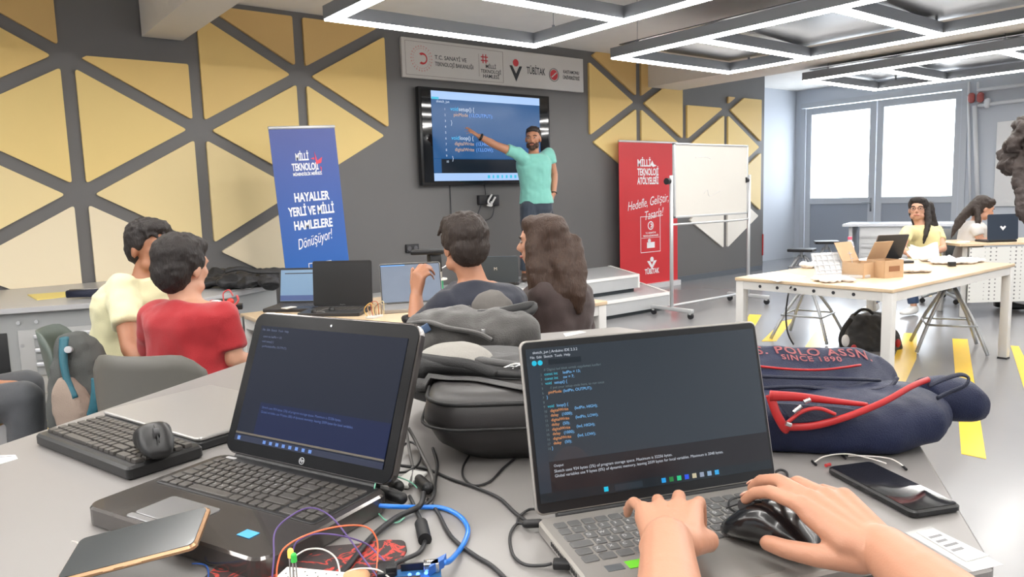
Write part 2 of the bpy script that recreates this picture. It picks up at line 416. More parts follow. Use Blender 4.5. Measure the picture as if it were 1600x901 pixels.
# ------------------------------------------------------------------ ceiling lights
m_led = glow('led_diffuser', (1, .97, .93), LED_POWER); m_prof = mat('light_profile_grey', srgb(128, 132, 139), .45, .3)
m_gloss = mat('dark_glossy_ceiling_sheet', srgb(96, 98, 102), .3, .4, noise_amt=.15, nscale=3, bump=.05, bscale=5)
def light(label, x0, x1, y0, y1, bars, z=2.6, sheet=False, w=.1):
    t = thing('pendant_light_frame', label, 'ceiling light', ((x0+x1)/2, (y0+y1)/2, z), 0, 'rectangular light frames hanging from the ceiling')
    segs = [((x0, y0), (x0, y1)), ((x1, y0), (x1, y1)), ((x0, y1), (x1, y1)), ((x0, y0), (x1, y0))]+[((x0, b), (x1, b)) for b in bars]
    p = MB(); d = MB()
    for (a, b), (c, e) in segs:
        cx, cy = (a+c)/2, (b+e)/2; dx, dy = (abs(c-a)-w-.001, w) if abs(c-a) > abs(e-b) else (w, abs(e-b)+w)
        p.box((cx, cy, z+.055), (dx, dy, .09)); d.box((cx, cy, z+.004), (dx-.012 if dx == w else dx+.012, dy-.012, .012))
    p.build('housing', m_prof, t, True); d.build('diffuser', m_led, t, True)
    if sheet: MB().box(((x0+x1)/2, (y0+y1)/2, z+.13), (x1-x0-.02, y1-y0-.02, .008)).build('reflector_sheet', m_gloss, t, True)
    for xx in (x0, x1):
        for yy in (y1-.25, (y0+y1)/2+.2, y0+.3):
            MB().cyl((xx, yy, z+.1), (xx, yy, ZC), .0025, seg=6).cyl((xx, yy, z+.09), (xx, yy, z+.13), .012, seg=8).build('suspension_wire', m_prof, t, True)
    return t
light('rectangular white light frame hanging left, in front of the white logo sign', 2.4, 4.26, .6, 5.02, (3.98,), 2.6)
light('large rectangular white light frame hanging in the middle, with dark sheet and cross bars', 5.33, 7.08, .4, 5.06, (4.12, 2.9, 1.7), 2.6, True)
light('rectangular white light frame hanging at the right, before the glazed doors', 8.5, 10.2, .4, 4.95, (4.1, 2.9, 1.7), 2.6, True)
light('rectangular white light frame hanging to the left behind the camera', -1.7, .6, -2.0, 4.3, (3.0, 1.5, 0), 2.6)
light('added unseen light frame over the far left of the room, brightening the left panels', -4.4, -2.5, -1.0, 4.6, (2.9, 1.0), 2.6)  # extra frame added out of view to lift the light on the left panels
light('rectangular white light frame hanging overhead behind the camera', 2.4, 4.26, -4.2, .0, (-2.2,), 2.6)
light('rectangular white light frame hanging right behind the camera', 5.33, 7.08, -4.2, -.2, (-2.2,), 2.6)
wc = MB(); wc.tube([(5.2, 4.1, ZC), (5.22, 4.1, ZC-.12), (5.27, 4.12, ZC-.2), (5.25, 4.1, ZC-.1)], .006); wc.tube([(5.3, 4.1, ZC), (5.33, 4.1, ZC-.1), (5.38, 4.1, ZC-.16), (5.39, 4.1, ZC-.06)], .006)
tag(wc.build('loose_wire', mat('dark_cable', srgb(60, 62, 66), .6)), 'short loose cable ends hanging out of the ceiling between two light frames', 'cable')
# ------------------------------------------------------------------ sign above the screen
def text_frame(x, y, z): return frame((x, y, z), (1, 0, 0), (0, 0, 1))
sx0, sx1, sz0, sz1 = 4.12, 6.76, 2.62, 3.035
sg = thing('logo_sign', 'long white sign board with four logos mounted above the screen', 'sign', ((sx0+sx1)/2, YW, 2.83))
MB().box(((sx0+sx1)/2, YW-.02, (sz0+sz1)/2), (sx1-sx0, .04, sz1-sz0), bev=.004).build('board', mat('sign_white', srgb(205, 202, 198), .5), sg, True)
m_ink = mat('dark_ink', srgb(52, 54, 58), .6); m_redink = mat('red_ink', srgb(205, 62, 68), .6); m_pale = mat('pale_red_ink', srgb(214, 150, 148), .6)
TM = text_frame(0, YW-.0405, 0)
fr = MB()
for a, b, c, d in ((4.16, 5.47, 3.0, 3.004), (4.16, 5.47, 2.65, 2.654), (4.16, 4.164, 2.65, 3.0), (5.466, 5.47, 2.65, 3.0), (5.12, 5.124, 2.70, 2.95)): fr.box(((a+b)/2, YW-.041, (c+d)/2), (b-a, .002, d-c))
fr.build('border_line', mat('border_grey', srgb(150, 140, 138), .6), sg, True)
letters([('T.C. SANAYİ VE', 4.53, 2.84, .06, 'LEFT'), ('TEKNOLOJİ BAKANLIĞI', 4.53, 2.77, .06, 'LEFT', .8), ('MİLLİ', 5.29, 2.80, .058), ('TEKNOLOJİ', 5.29, 2.745, .055), ('HAMLESİ', 5.29, 2.69, .058)], m_ink, sg, TM, bold=.012)
letters([('TÜBİTAK', 5.97, 2.785, .115, 'CENTER', .6), ('KASTAMONU', 6.55, 2.835, .055, 'CENTER', .8), ('ÜNİVERSİTESİ', 6.55, 2.765, .058, 'CENTER', .75)], m_ink, sg, TM, bold=.015)
em = MB()
for k in range(24):
    a = 2*PI*k/24; c = Vector((4.36, YW-.042, 2.83))
    for r, sz in ((.13, .012), (.105, .008)): em.box(c+Vector((r*math.cos(a), 0, r*math.sin(a))), (sz, .002, sz), RY(-a))
em.build('emblem', m_pale, sg, True)
def ring(mb, cx, cz, r0, r1, y, n=32, a0=0, a1=2*PI, off=0):
    st = max(3, int(n*(a1-a0)/(2*PI)))
    for k in range(st):
        a, b = a0+(a1-a0)*k/st, a0+(a1-a0)*(k+1)/st
        mb.thick([(cx+r1*math.cos(a), y, cz+r1*math.sin(a)), (cx+r1*math.cos(b), y, cz+r1*math.sin(b)), (cx+off+r0*math.cos(b), y, cz+r0*math.sin(b)), (cx+off+r0*math.cos(a), y, cz+r0*math.sin(a))], (0, .002, 0))
em = MB(); ring(em, 4.37, 2.83, .04, .062, YW-.043, a0=-2.2, a1=2.2, off=.01)
for dx, dz, w_, h_ in ((-.02, 0, .012, .1), (.02, 0, .012, .1), (0, .02, .1, .012), (0, -.02, .1, .012)): em.box((5.2+dx, YW-.042, 2.9+dz), (w_, .002, h_))
ring(em, 5.66, 2.895, .0, .042, YW-.042); ring(em, 6.26, 2.80, .0, .062, YW-.042); em.build('emblem', m_redink, sg, True)
em = MB(); ring(em, 6.26, 2.80, .074, .08, YW-.042); em.thick([(5.565, YW-.042, 2.86), (5.605, YW-.042, 2.86), (5.66, YW-.042, 2.77), (5.715, YW-.042, 2.86), (5.755, YW-.042, 2.86), (5.66, YW-.042, 2.68)], (0, .002, 0)); em.build('emblem', m_ink, sg, True)
MB().thick([(6.215, YW-.0445, 2.775), (6.225, YW-.0445, 2.765), (6.305, YW-.0445, 2.825), (6.295, YW-.0445, 2.835)], (0, .002, 0)).build('emblem', mat('sign_white', srgb(205, 202, 198), .5), sg, True)
# ------------------------------------------------------------------ big interactive screen
ty = YW-.11
A_, B_, C_ = AY(654, 133, ty), AY(859, 151, ty), AY(657, 290, ty)
tx0, tx1, tz0, tz1 = A_.x, B_.x, C_.z, (A_.z+B_.z)/2
tv = thing('wall_display', 'large wall screen showing dark code editor behind the pointing man', 'screen', ((tx0+tx1)/2, YW, tz0))
MB().box(((tx0+tx1)/2, ty+.045, (tz0+tz1)/2), (tx1-tx0, .07, tz1-tz0), bev=.008).build('casing', mat('tv_black', srgb(24, 26, 30), .25), tv, True)
MB().box(((tx0+tx1)/2, ty+.09, (tz0+tz1)/2), (.9, .05, .6)).build('wall_mount', mat('tv_black', srgb(24, 26, 30), .25), tv, True)
def screen_mat(name, rgb, s, rough=.08):
    m = mat(name, srgb(14, 16, 20), .2, emit=srgb(*rgb), es=s, coat=0, spec=.25); return m
dx0, dx1, dz0, dz1 = tx0+.03, tx1-.03, tz0+.035, tz1-.03
MB().box(((dx0+dx1)/2, ty+.006, (dz0+dz1)/2), (dx1-dx0, .004, dz1-dz0)).build('glass_front', mat('tv_glass', srgb(12, 14, 17), .06, coat=1), tv, True)
ix0, ix1 = dx0+.12, dx1-.14
MB().box(((ix0+ix1)/2, ty+.002, (1.77+dz1)/2-.02), (ix1-ix0, .004, dz1-1.77-.02)).build('editor_area', screen_mat('tv_editor_blue', (40, 86, 136), .75), tv, True)
MB().box(((ix0+ix1)/2+.05, ty+.002, (dz0+.10+1.77)/2), (ix1-ix0-.1, .004, 1.77-dz0-.10)).build('output_area', screen_mat('tv_output', (22, 30, 40), .7), tv, True)
MB().box((ix0+.05, ty+.002, (dz0+.10+1.77)/2), (.1, .004, 1.77-dz0-.10)).build('side_bar', screen_mat('tv_editor_blue', (40, 86, 136), .75), tv, True)
MB().box(((ix0+ix1)/2, ty+.0, dz1-.05), (ix1-ix0, .004, .085)).build('title_bar', glow('tv_bar_blue', srgb(164, 196, 240), .75), tv, True)
MB().box(((ix0+ix1)/2, ty+.0, dz0+.055), (ix1-ix0, .004, .085)).build('task_bar', glow('tv_bar_blue', srgb(164, 196, 240), .75), tv, True)
TM = text_frame(0, ty-.004, 0); cz = dz1-.12
letters([('void', ix0+.24, cz-.09, .062, 'LEFT'), ('void', ix0+.24, cz-.405, .062, 'LEFT')], glow('code_cyan', srgb(60, 170, 220), .9), tv, TM, name='code_text')
letters([('setup() {', ix0+.35, cz-.09, .062, 'LEFT'), ('}', ix0+.24, cz-.24, .062, 'LEFT'), ('loop() {', ix0+.35, cz-.405, .062, 'LEFT'), ('}', ix0+.24, cz-.63, .062, 'LEFT'), ('sketch_jun', ix0+.06, cz-.01, .04, 'LEFT')]+
        [(str(k+1), ix0+.16, cz-.09-.063*k, .035, 'LEFT') for k in range(10)], glow('code_white', srgb(190, 205, 225), .8), tv, TM, name='code_text')
letters([('pinMode', ix0+.28, cz-.15, .055, 'LEFT'), ('digitalWrite', ix0+.28, cz-.465, .055, 'LEFT'), ('digitalWrite', ix0+.28, cz-.53, .055, 'LEFT')], glow('code_tan', srgb(205, 170, 140), .7), tv, TM, name='code_text')
letters([('(13,OUTPUT);', ix0+.49, cz-.15, .055, 'LEFT'), ('(13,HIGH);', ix0+.57, cz-.465, .055, 'LEFT'), ('(13,LOW);', ix0+.57, cz-.53, .055, 'LEFT')], glow('code_blue', srgb(110, 160, 240), .8), tv, TM, name='code_text')
ic = MB()
for k, w_ in enumerate((.03, .02, .03, .02, .025, .03, .03)): ic.box((ix0+.74+k*.065, ty-.003, dz0+.055), (w_, .002, .035))
ic.box((ix0+.05, ty-.003, cz+.035), (.09, .002, .025)); ic.build('task_icon', glow('icon_cyan', srgb(40, 170, 200), .9), tv, True)
cb = MB(); cb.tube([(4.68, YW-.012, tz0), (4.68, YW-.012, 1.1), (4.66, YW-.012, .7)], .006); tag(cb.build('cable', mat('dark_cable', srgb(60, 62, 66), .6)), 'thin dark cable running down the grey wall below the screen', 'cable')
ob = thing('outlet_box', 'black outlet box with looped white and black cables under the screen', 'socket', (5.19, YW, 1.28))
MB().box((5.11, YW-.03, 1.3), (.12, .06, .11), bev=.01).box((5.27, YW-.03, 1.29), (.14, .06, .13), bev=.01).build('box', mat('socket_black', srgb(38, 38, 42), .5), ob, True)
MB().tube([(5.22, YW-.07, 1.36), (5.16, YW-.075, 1.28), (5.2, YW-.075, 1.25), (5.27, YW-.07, 1.33)], .012).tube([(5.14, YW-.08, 1.24), (5.2, YW-.085, 1.23), (5.2, YW-.08, 1.28)], .012).build('plug', mat('plug_white', srgb(225, 225, 225), .4), ob, True)
MB().tube([(5.08, YW-.05, 1.25), (5.03, YW-.03, 1.1), (5.12, YW-.02, 1.06), (5.24, YW-.03, 1.1), (5.27, YW-.05, 1.24)], .006).tube([(5.17, YW-.02, 1.36), (5.16, YW-.015, tz0)], .005).build('cable', mat('dark_cable', srgb(60, 62, 66), .6), ob, True)
sk = thing('wall_socket', 'small dark double socket low on the grey wall left of the podium', 'socket', (4.15, YW, .78))
MB().box((4.15, YW-.015, .8), (.16, .03, .09), bev=.006).build('plate', mat('socket_black', srgb(38, 38, 42), .5), sk, True)
MB().cyl((4.11, YW-.031, .8), (4.11, YW-.027, .8), .026).cyl((4.19, YW-.031, .8), (4.19, YW-.027, .8), .026).build('socket_face', mat('socket_grey', srgb(90, 90, 94), .5), sk, True)
# ------------------------------------------------------------------ podium (two steps)
m_pod = mat('podium_carpet_grey', srgb(176, 178, 180), .35, noise_amt=.05, nscale=6); m_nose = mat('podium_white_edge', srgb(232, 232, 230), .4); m_kick = mat('podium_dark_base', srgb(60, 68, 72), .6)
pd_ = thing('podium', 'two-step grey podium with white nosings along the grey wall', 'podium', (5, 6.3, 0))
for z0, z1, cx_, cy_, xl in ((0, .2, 6.66, 5.56, 3.3), (.2, .4, 6.63, 6.03, 3.3)):
    c = AZ(1047, 456, .2) if z0 == 0 else AZ(998, 428, .4)
    dx = (6.76-c.y)*.56
    P = [(xl, c.y+.02), (c.x, c.y), (c.x+dx, 6.76), (xl, 6.76)]
    nm = 'lower_step' if z0 == 0 else 'upper_step'
    st = MB().slab(P, z0+.045, z1-.004).build(nm, m_pod, pd_, True)
    Q = [(P[0][0], P[0][1]+.05), (P[1][0]-.03, P[1][1]+.05), (P[2][0]-.05, P[2][1]), (P[3][0], P[3][1])]
    MB().slab(Q, z0 if z0 == 0 else z0-.003, z0+.05).build('kick_board', m_kick, pd_, True)
    nz = MB(); a, b, e = Vector((*P[0], 0)), Vector((*P[1], 0)), Vector((*P[2], 0))
    for p, q in ((a, b), (b, e)):
        d = (q-p).normalized(); n = Vector((d.y, -d.x, 0)); nz.thick([p+n*.006+Vector((0, 0, z1-.028)), q+n*.006+Vector((0, 0, z1-.028)), q+n*.006+Vector((0, 0, z1+.002)), p+n*.006+Vector((0, 0, z1+.002))], -n*.04)
    nz.box((b.x-.006, b.y-.002, (z0+.045+z1)/2), (.02, .016, z1-z0-.045)); nz.build('nosing', m_nose, st, True)
# ------------------------------------------------------------------ roll-up banners
def banner(label, A, B, zt, zb, material, base_z=0, tilt=0):
    A, B = Vector(A), Vector(B); mid = (A+B)/2; d = (B-A).normalized(); n = Vector((d.y, -d.x, 0))
    t = thing('rollup_banner', label, 'banner', (mid.x, mid.y, base_z))
    lean = Vector((0, 0, 0))
    mb = MB(); mb.thick([A+Vector((0, 0, zb)), B+Vector((0, 0, zb)), B+Vector((0, 0, zt)), A+Vector((0, 0, zt))], -n*.004); mb.build('printed_sheet', material, t, True)
    MB().tube([A+Vector((0, 0, zt+.008)), B+Vector((0, 0, zt+.008))], .014, sub=1).build('top_rail', mat('rail_silver', srgb(225, 226, 228), .35, .3), t, True)
    MB().thick([A-n*.06+Vector((0, 0, base_z)), B-n*.06+Vector((0, 0, base_z)), B-n*.06+Vector((0, 0, zb)), A-n*.06+Vector((0, 0, zb))], n*.12).build('base_case', mat('rail_silver', srgb(225, 226, 228), .35, .3), t, True)
    MB().cyl(mid-n*.05+Vector((0, 0, base_z)), mid-n*.03+Vector((0, 0, zt)), .008).build('pole', mat('rail_silver', srgb(225, 226, 228), .35, .3), t, True)
    if tilt:
        Rm = T(mid) @ Matrix.Rotation(tilt, 4, n) @ T(-mid)
        M0 = WM(t).inverted()
        for ch in [o for o in bpy.data.objects if o.parent == t]:
            if ch.name.startswith('base_case'): continue
            for v in ch.data.vertices: v.co = (M0 @ Rm @ M0.inverted()) @ v.co
        return t, Rm @ frame(mid+n*.0015, d, (0, 0, 1)), (B-A).length
    return t, frame(mid+n*.0015, d, (0, 0, 1)), (B-A).length
yb_ = 6.2
a, b = AY(417, 193, yb_), AY(524, 206, yb_); a2, b2 = AY(445, 425, yb_), AY(542, 410, yb_)
def grad(name, c0, c1, z0, z1):
    m = mat(name, c0, .4); nt = m.node_tree; b_ = nt.nodes['Principled BSDF']
    tc = nt.nodes.new('ShaderNodeNewGeometry'); sp = nt.nodes.new('ShaderNodeSeparateXYZ'); mr = nt.nodes.new('ShaderNodeMapRange'); mx = nt.nodes.new('ShaderNodeMix'); mx.data_type = 'RGBA'
    nt.links.new(tc.outputs['Position'], sp.inputs[0]); nt.links.new(sp.outputs[2], mr.inputs[0]); mr.inputs[1].default_value = z0; mr.inputs[2].default_value = z1
    nt.links.new(mr.outputs[0], mx.inputs[0]); mx.inputs[6].default_value = (*c0, 1); mx.inputs[7].default_value = (*c1, 1); nt.links.new(mx.outputs[2], b_.inputs['Base Color']); return m
TILT = .055
m_blue = grad('banner_blue_print', srgb(28, 98, 176), srgb(70, 84, 150), .5, 1.9)
zt = (a.z+b.z)/2; Wd = ((b.x-a.x)+(b2.x-a2.x))/2
bt, BM, bw_ = banner('blue roll-up banner with white slogan left of the screen', (a2.x+.05, yb_, 0), (a2.x+.05+Wd, yb_, 0), zt, .12, m_blue, tilt=TILT)
BM = BM @ Matrix.Diagonal((.68, 1, 1, 1))
m_wp = mat('white_print', srgb(236, 238, 242), .5); m_rp = mat('red_print', srgb(224, 72, 90), .5)
letters([('MİLLİ', -.05, zt-.27, .085, 'CENTER', .8), ('TEKNOLOJİ', -.02, zt-.355, .085, 'CENTER', .78), ('MÜHENDİSLİK MERKEZİ', 0, zt-.40, .035), ('HAYALLER', .02, zt-.62, .105, 'CENTER', .95), ('YERLİ VE MİLLİ', .0, zt-.74, .105, 'CENTER', .85), ('HAMLELERE', .0, zt-.86, .105, 'CENTER', .95), ('T.C. SANAYİ VE', .03, zt-1.42, .03), ('TEKNOLOJİ BAKANLIĞI', .03, zt-1.46, .032)], m_wp, bt, BM, bold=.03)
letters([('Dönüşüyor!', 0, -.0, .13, 'CENTER', .75)], m_wp, bt, BM @ T((.0, zt-1.0, 0)) @ RZ(.14), shear=.35)
def local_shapes(bt, BM, items, material, name='emblem'):
    mb = MB()
    for P in items: mb.thick([BM @ Vector((x, y, .002)) for x, y in P], (BM.to_3x3() @ Vector((0, 0, -.0015))))
    return mb.build(name, material, bt, True)
def rpoly(cx, cy, r0, r1, n=24, a0=0, a1=2*PI):
    return [[(cx+r1*math.cos(a0+(a1-a0)*k/n), cy+r1*math.sin(a0+(a1-a0)*k/n)), (cx+r1*math.cos(a0+(a1-a0)*(k+1)/n), cy+r1*math.sin(a0+(a1-a0)*(k+1)/n)), (cx+r0*math.cos(a0+(a1-a0)*(k+1)/n), cy+r0*math.sin(a0+(a1-a0)*(k+1)/n)), (cx+r0*math.cos(a0+(a1-a0)*k/n), cy+r0*math.sin(a0+(a1-a0)*k/n))] for k in range(n)]
def rect(x0, x1, y0, y1): return [(x0, y0), (x1, y0), (x1, y1), (x0, y1)]
def rframe(x0, x1, y0, y1, w): return [rect(x0, x1, y0, y0+w), rect(x0, x1, y1-w, y1), rect(x0, x0+w, y0, y1), rect(x1-w, x1, y0, y1)]
local_shapes(bt, BM, [[(.12, zt-.2), (.15, zt-.28), (.22, zt-.25), (.2, zt-.30), (.13, zt-.31)], [(.06, zt-.26), (.11, zt-.25), (.11, zt-.27)], [(.18, zt-.33), (.2, zt-.34), (.19, zt-.38)]], m_rp)
local_shapes(bt, BM, rframe(-.13, .19, zt-1.75, zt-1.16, .007)+rpoly(.03, zt-1.30, .045, .06)+rpoly(.035, zt-1.30, .012, .032, a0=-2, a1=2)+[rect(-.1, .16, zt-1.53, zt-1.525)], m_wp)
local_shapes(bt, BM, rpoly(.02, zt-1.62, 0, .035), m_rp)
yb_ = 6.9
a, b = AY(965, 220, yb_), AY(1056, 225, yb_)
m_red = mat('banner_red_print', srgb(206, 52, 58), .4, noise_amt=.03, nscale=3)
zt = (a.z+b.z)/2
bt, BM, bw_ = banner('red roll-up banner with white handwriting behind the whiteboard', (a.x+.02, yb_, 0), (b.x+.03, yb_, 0), zt, .07, m_red)
letters([('MİLLİ', -.24, zt-.32, .13, 'LEFT', .8), ('TEKNOLOJİ', -.24, zt-.44, .13, 'LEFT', .62), ('ATÖLYELERİ', -.24, zt-.56, .13, 'LEFT', .58), ('TÜBİTAK', .04, zt-1.80, .1, 'CENTER', .7), ('T.C. SANAYİ VE', .02, zt-1.24, .03), ('TEKNOLOJİ BAKANLIĞI', .02, zt-1.28, .03)], m_wp, bt, BM, bold=.03)
letters([('Hedefle, Geliştir,', 0, 0, .17, 'CENTER', .72), ('Tasarla!', .08, -.18, .17, 'CENTER', .75)], m_wp, bt, BM @ T((-.02, zt-.86, 0)) @ RZ(.13), shear=.4)
local_shapes(bt, BM, rframe(-.19, .22, zt-1.5, zt-1.0, .008)+rpoly(.02, zt-1.13, .045, .06)+rpoly(.025, zt-1.13, .012, .03, a0=-2, a1=2)+rpoly(-.01, zt-1.34, 0, .03)+[rect(-.06, .1, zt-1.44, zt-1.36), rect(-.17, .2, zt-1.30, zt-1.295), [(.02, zt-.30), (.06, zt-.24), (.09, zt-.29), (.15, zt-.31), (.08, zt-.33)], [(-.06, zt-1.62), (0, zt-1.62), (.04, zt-1.68), (.08, zt-1.62), (.14, zt-1.62), (.04, zt-1.74)]]+rpoly(.04, zt-1.60, 0, .035), m_wp)
# ------------------------------------------------------------------ whiteboard on its stand
wy = 5.12
wA, wB, wC = AY(1052, 225, wy), AY(1168, 225, wy), AY(1052, 341, wy)
wx0, wx1, wz1, wz0 = wA.x, wB.x, (wA.z+wB.z)/2, wC.z
wb = thing('whiteboard', 'mobile whiteboard on a silver wheeled stand before the red banner', 'whiteboard', ((wx0+wx1)/2, wy, 0))
m_fr = mat('stand_silver', srgb(196, 198, 200), .35, .4)
def wboard_mat():
    m = mat('whiteboard_surface', srgb(206, 204, 198), .3, noise_amt=.03, nscale=2, coat=.2); return m
MB().box(((wx0+wx1)/2, wy, (wz0+wz1)/2), (wx1-wx0-.03, .016, wz1-wz0-.03)).build('board', wboard_mat(), wb, True)
f = MB()
for q in ((wx0, wx1, wz1-.022, wz1), (wx0, wx1, wz0, wz0+.022), (wx0, wx0+.022, wz0, wz1), (wx1-.022, wx1, wz0, wz1)): f.box(((q[0]+q[1])/2, wy, (q[2]+q[3])/2), (q[1]-q[0], .03, q[3]-q[2]), bev=.003)
f.build('frame', m_fr, wb, True)
zk = AY(1049, 283, wy).z
for xx in (wx0-.035, wx1+.035):
    MB().tube([(xx, wy, .1), (xx, wy, zk+.06)], .02, sub=1).build('post', m_fr, wb, True)
    MB().cyl((xx-.03, wy, zk), (xx+.045 if xx > 8 else xx-.08, wy, zk), .03, .035).build('knob', mat('knob_black', srgb(34, 34, 38), .5), wb, True)
    MB().box((xx, wy, .085), (.045, .56, .04), bev=.008).build('foot', m_fr, wb, True)
    for yy in (-.25, .25):
        w = MB().cyl((xx-.012, wy+yy, .033), (xx+.012, wy+yy, .033), .033, seg=16).build('castor', mat('knob_black', srgb(34, 34, 38), .5), wb, True)
        MB().box((xx, wy+yy, .06), (.035, .035, .03), bev=.004).build('castor_fork', m_fr, w, True)
MB().tube([(wx0-.035, wy, .12), (wx1+.035, wy, .12)], .014, sub=1).build('lower_bar', m_fr, wb, True)
zc_ = AY(1049, 351, wy).z
MB().tube([(wx0-.035, wy+.0, zc_), (wx0+.2, wy-.01, zc_), (wx1-.2, wy-.01, zc_), (wx1+.035, wy, zc_+.01)], .012).build('cross_bar', m_fr, wb, True)
MB().tube([(wx0+.35, wy-.011, wz1-.15), (wx0+.5, wy-.011, wz1-.14), (wx0+.62, wy-.011, wz1-.16)], .002, sub=6).tube([(wx0+.5, wy-.011, wz0+.25), (wx0+.56, wy-.011, wz0+.29), (wx0+.6, wy-.011, wz0+.22), (wx0+.8, wy-.011, wz0+.28)], .002).build('marker_scribble', mat('faded_marker', srgb(196, 196, 198), .5), wb, True)
# ------------------------------------------------------------------ floor markings
m_yel = mat('yellow_floor_tape', srgb(238, 196, 40), .3, noise_amt=.05, nscale=8)
def tape(label, pts):
    P = [AZ(u, v, 0) for u, v in pts]
    MBx = MB().slab([(p.x, p.y) for p in P][::-1], .0005, .0025); tag(MBx.build('floor_stripe', m_yel), label, 'floor marking', 'yellow stripes on the floor')
tape('yellow floor stripe under the blue backpack flap, longest one', [(1488, 529), (1512, 530), (1541, 717), (1502, 709)])
tape('yellow floor stripe behind the navy backpack, right of the black backpack', [(1412, 520), (1433, 521), (1432, 560), (1402, 625), (1372, 625)])
tape('yellow floor stripe at the right picture edge beside the table leg', [(1579, 540), (1592, 541), (1640, 640), (1612, 645)])
tape('short yellow floor stripe beside the left leg of the white table', [(1171, 491), (1190, 492), (1178, 512), (1160, 510)])
tape('slanting yellow floor stripe under the left end of the white table', [(1222, 502), (1240, 498), (1213, 533), (1190, 533)])
tape('yellow floor stripe between the stool legs under the white table', [(1282, 506), (1300, 510), (1280, 545), (1256, 545)])
tape('yellow floor stripe under the table beside the seated girl', [(1435, 450), (1450, 450), (1456, 463), (1440, 463)])
tape('yellow floor stripe near the chairs at the left', [(62, 660), (100, 625), (120, 640), (80, 700)])
# ================================================================== FURNITURE
RR = Vector((CR.x, CR.y, 0)).normalized(); FF = Vector((CF.x, CF.y, 0)).normalized(); UP = Vector((0, 0, 1))
m_top = mat('workbench_top_grey', srgb(130, 127, 125), .33, noise_amt=.03, nscale=8); m_benchs = mat('workbench_steel_grey', srgb(150, 152, 152), .45, .0)
m_edge = mat('workbench_edge', srgb(120, 123, 128), .5); m_alum = mat('aluminium_light', srgb(205, 206, 208), .3, .6); m_dark = mat('dark_plastic', srgb(26, 27, 29), .4)
m_blk = mat('matt_black', srgb(18, 18, 20), .5); m_screw = mat('screw_dark', srgb(60, 60, 64), .4, .5)
TZ = .90
# ---- foreground workbench, hexagonal
hexP = [(1.70, 1.63), (.70, 2.04), (-.06, 1.53), (.035, .62), (.885, .283), (1.76, .85)]
fg = thing('workbench', 'big grey hexagonal workbench carrying the two open laptops in front', 'table', (.8, 1.12, 0))
P = round_poly(hexP, .02)[::1]
MB().slab([(p.x, p.y) for p in P], TZ-.03, TZ, .003).build('tabletop', m_top, fg, True)
c = Vector((.83, 1.12)); body = [tuple(c+(Vector(p)-c)*.86) for p in hexP]
MB().slab(body, .06, TZ-.03).build('cabinet', m_benchs, fg, True)
MB().slab([tuple(c+(Vector(p)-c)*.8) for p in hexP], 0, .06).build('plinth', m_blk, fg, True)
# ---- bench along the wall at the left
lb = thing('workbench', 'grey workbench with drawers along the panelled wall, behind the boys', 'table', (0, 6.2, 0))
LZ = .72
a0, a1, a2, a3, a4 = AZ(-260, 505, LZ), AZ(0, 483, LZ), AZ(160, 472, LZ), AZ(308, 468, LZ), AZ(441, 441, LZ)
LP = [(a0.x, a0.y), (a1.x, a1.y), (a2.x, a2.y), (a3.x, a3.y), (a4.x, a4.y), (a4.x+.12, a4.y+.9), (a4.x+.1, YW-.035), (-2.6, YW-.035)]
MB().slab(LP, LZ-.035, LZ, .003).build('tabletop', mat('wall_bench_top', srgb(176, 176, 178), .3, noise_amt=.03, nscale=6), lb, True)
q = [(a0.x, a0.y+.05), (a1.x, a1.y+.05), (a2.x, a2.y+.05), (a3.x, a3.y+.05), (a4.x-.03, a4.y+.06), (a4.x+.05, YW-.1), (-2.5, YW-.1)]
MB().slab(q, .05, LZ-.035).build('cabinet', m_benchs, lb, True)
MB().slab([(x, y+.04) for x, y in q], 0, .05).build('plinth', mat('socket_grey', srgb(90, 90, 94), .5), lb, True)
d = (a2-a1).normalized(); n = Vector((d.y, -d.x, 0)); bo = Vector((q[1][0], q[1][1], 0)); bd = (Vector((q[2][0], q[2][1], 0))-bo).normalized()
def fr_pt(u, z): return bo+bd*u+Vector((0, 0, z))+n*.001
uA = (AY(40, 520, 5.28).x-bo.x)
dm = frame(fr_pt(uA-.02, 0), bd, (0, 0, 1))
dp = MB(); dp.box((.31, .36, .006), (.60, .42, .012), M=None, bev=.004); dp.v = [dm @ v for v in dp.v]; dp.build('drawer_panel', mat('drawer_panel_grey', srgb(166, 166, 165), .45), lb, True)
for zz, hh in ((.50, .085), (.41, .085), (.315, .09)):
    dr = MB(); dr.box((.32, zz, .016), (.44, hh, .014), bev=.004); dr.v = [dm @ v for v in dr.v]; dro = dr.build('drawer', m_benchs, lb, True)
    hd = MB(); hd.box((.32, zz+hh/2-.015, .032), (.44, .032, .022), bev=.008); hd.v = [dm @ v for v in hd.v]; hd.build('handle', m_alum, dro, True)
for uu, zz in ((.02, .62), (.12, .62), (.03, .47)):
    sc = MB().cyl((uu, zz, .0), (uu, zz, .012), .012); sc.v = [dm @ v for v in sc.v]; sc.build('bolt', m_alum, lb, True)
rec = MB(); rec.box((-.12, .3, .003), (.14, .52, .008), bev=.001); rec.v = [dm @ v for v in rec.v]; rec.build('recess_panel', m_dark, lb, True)
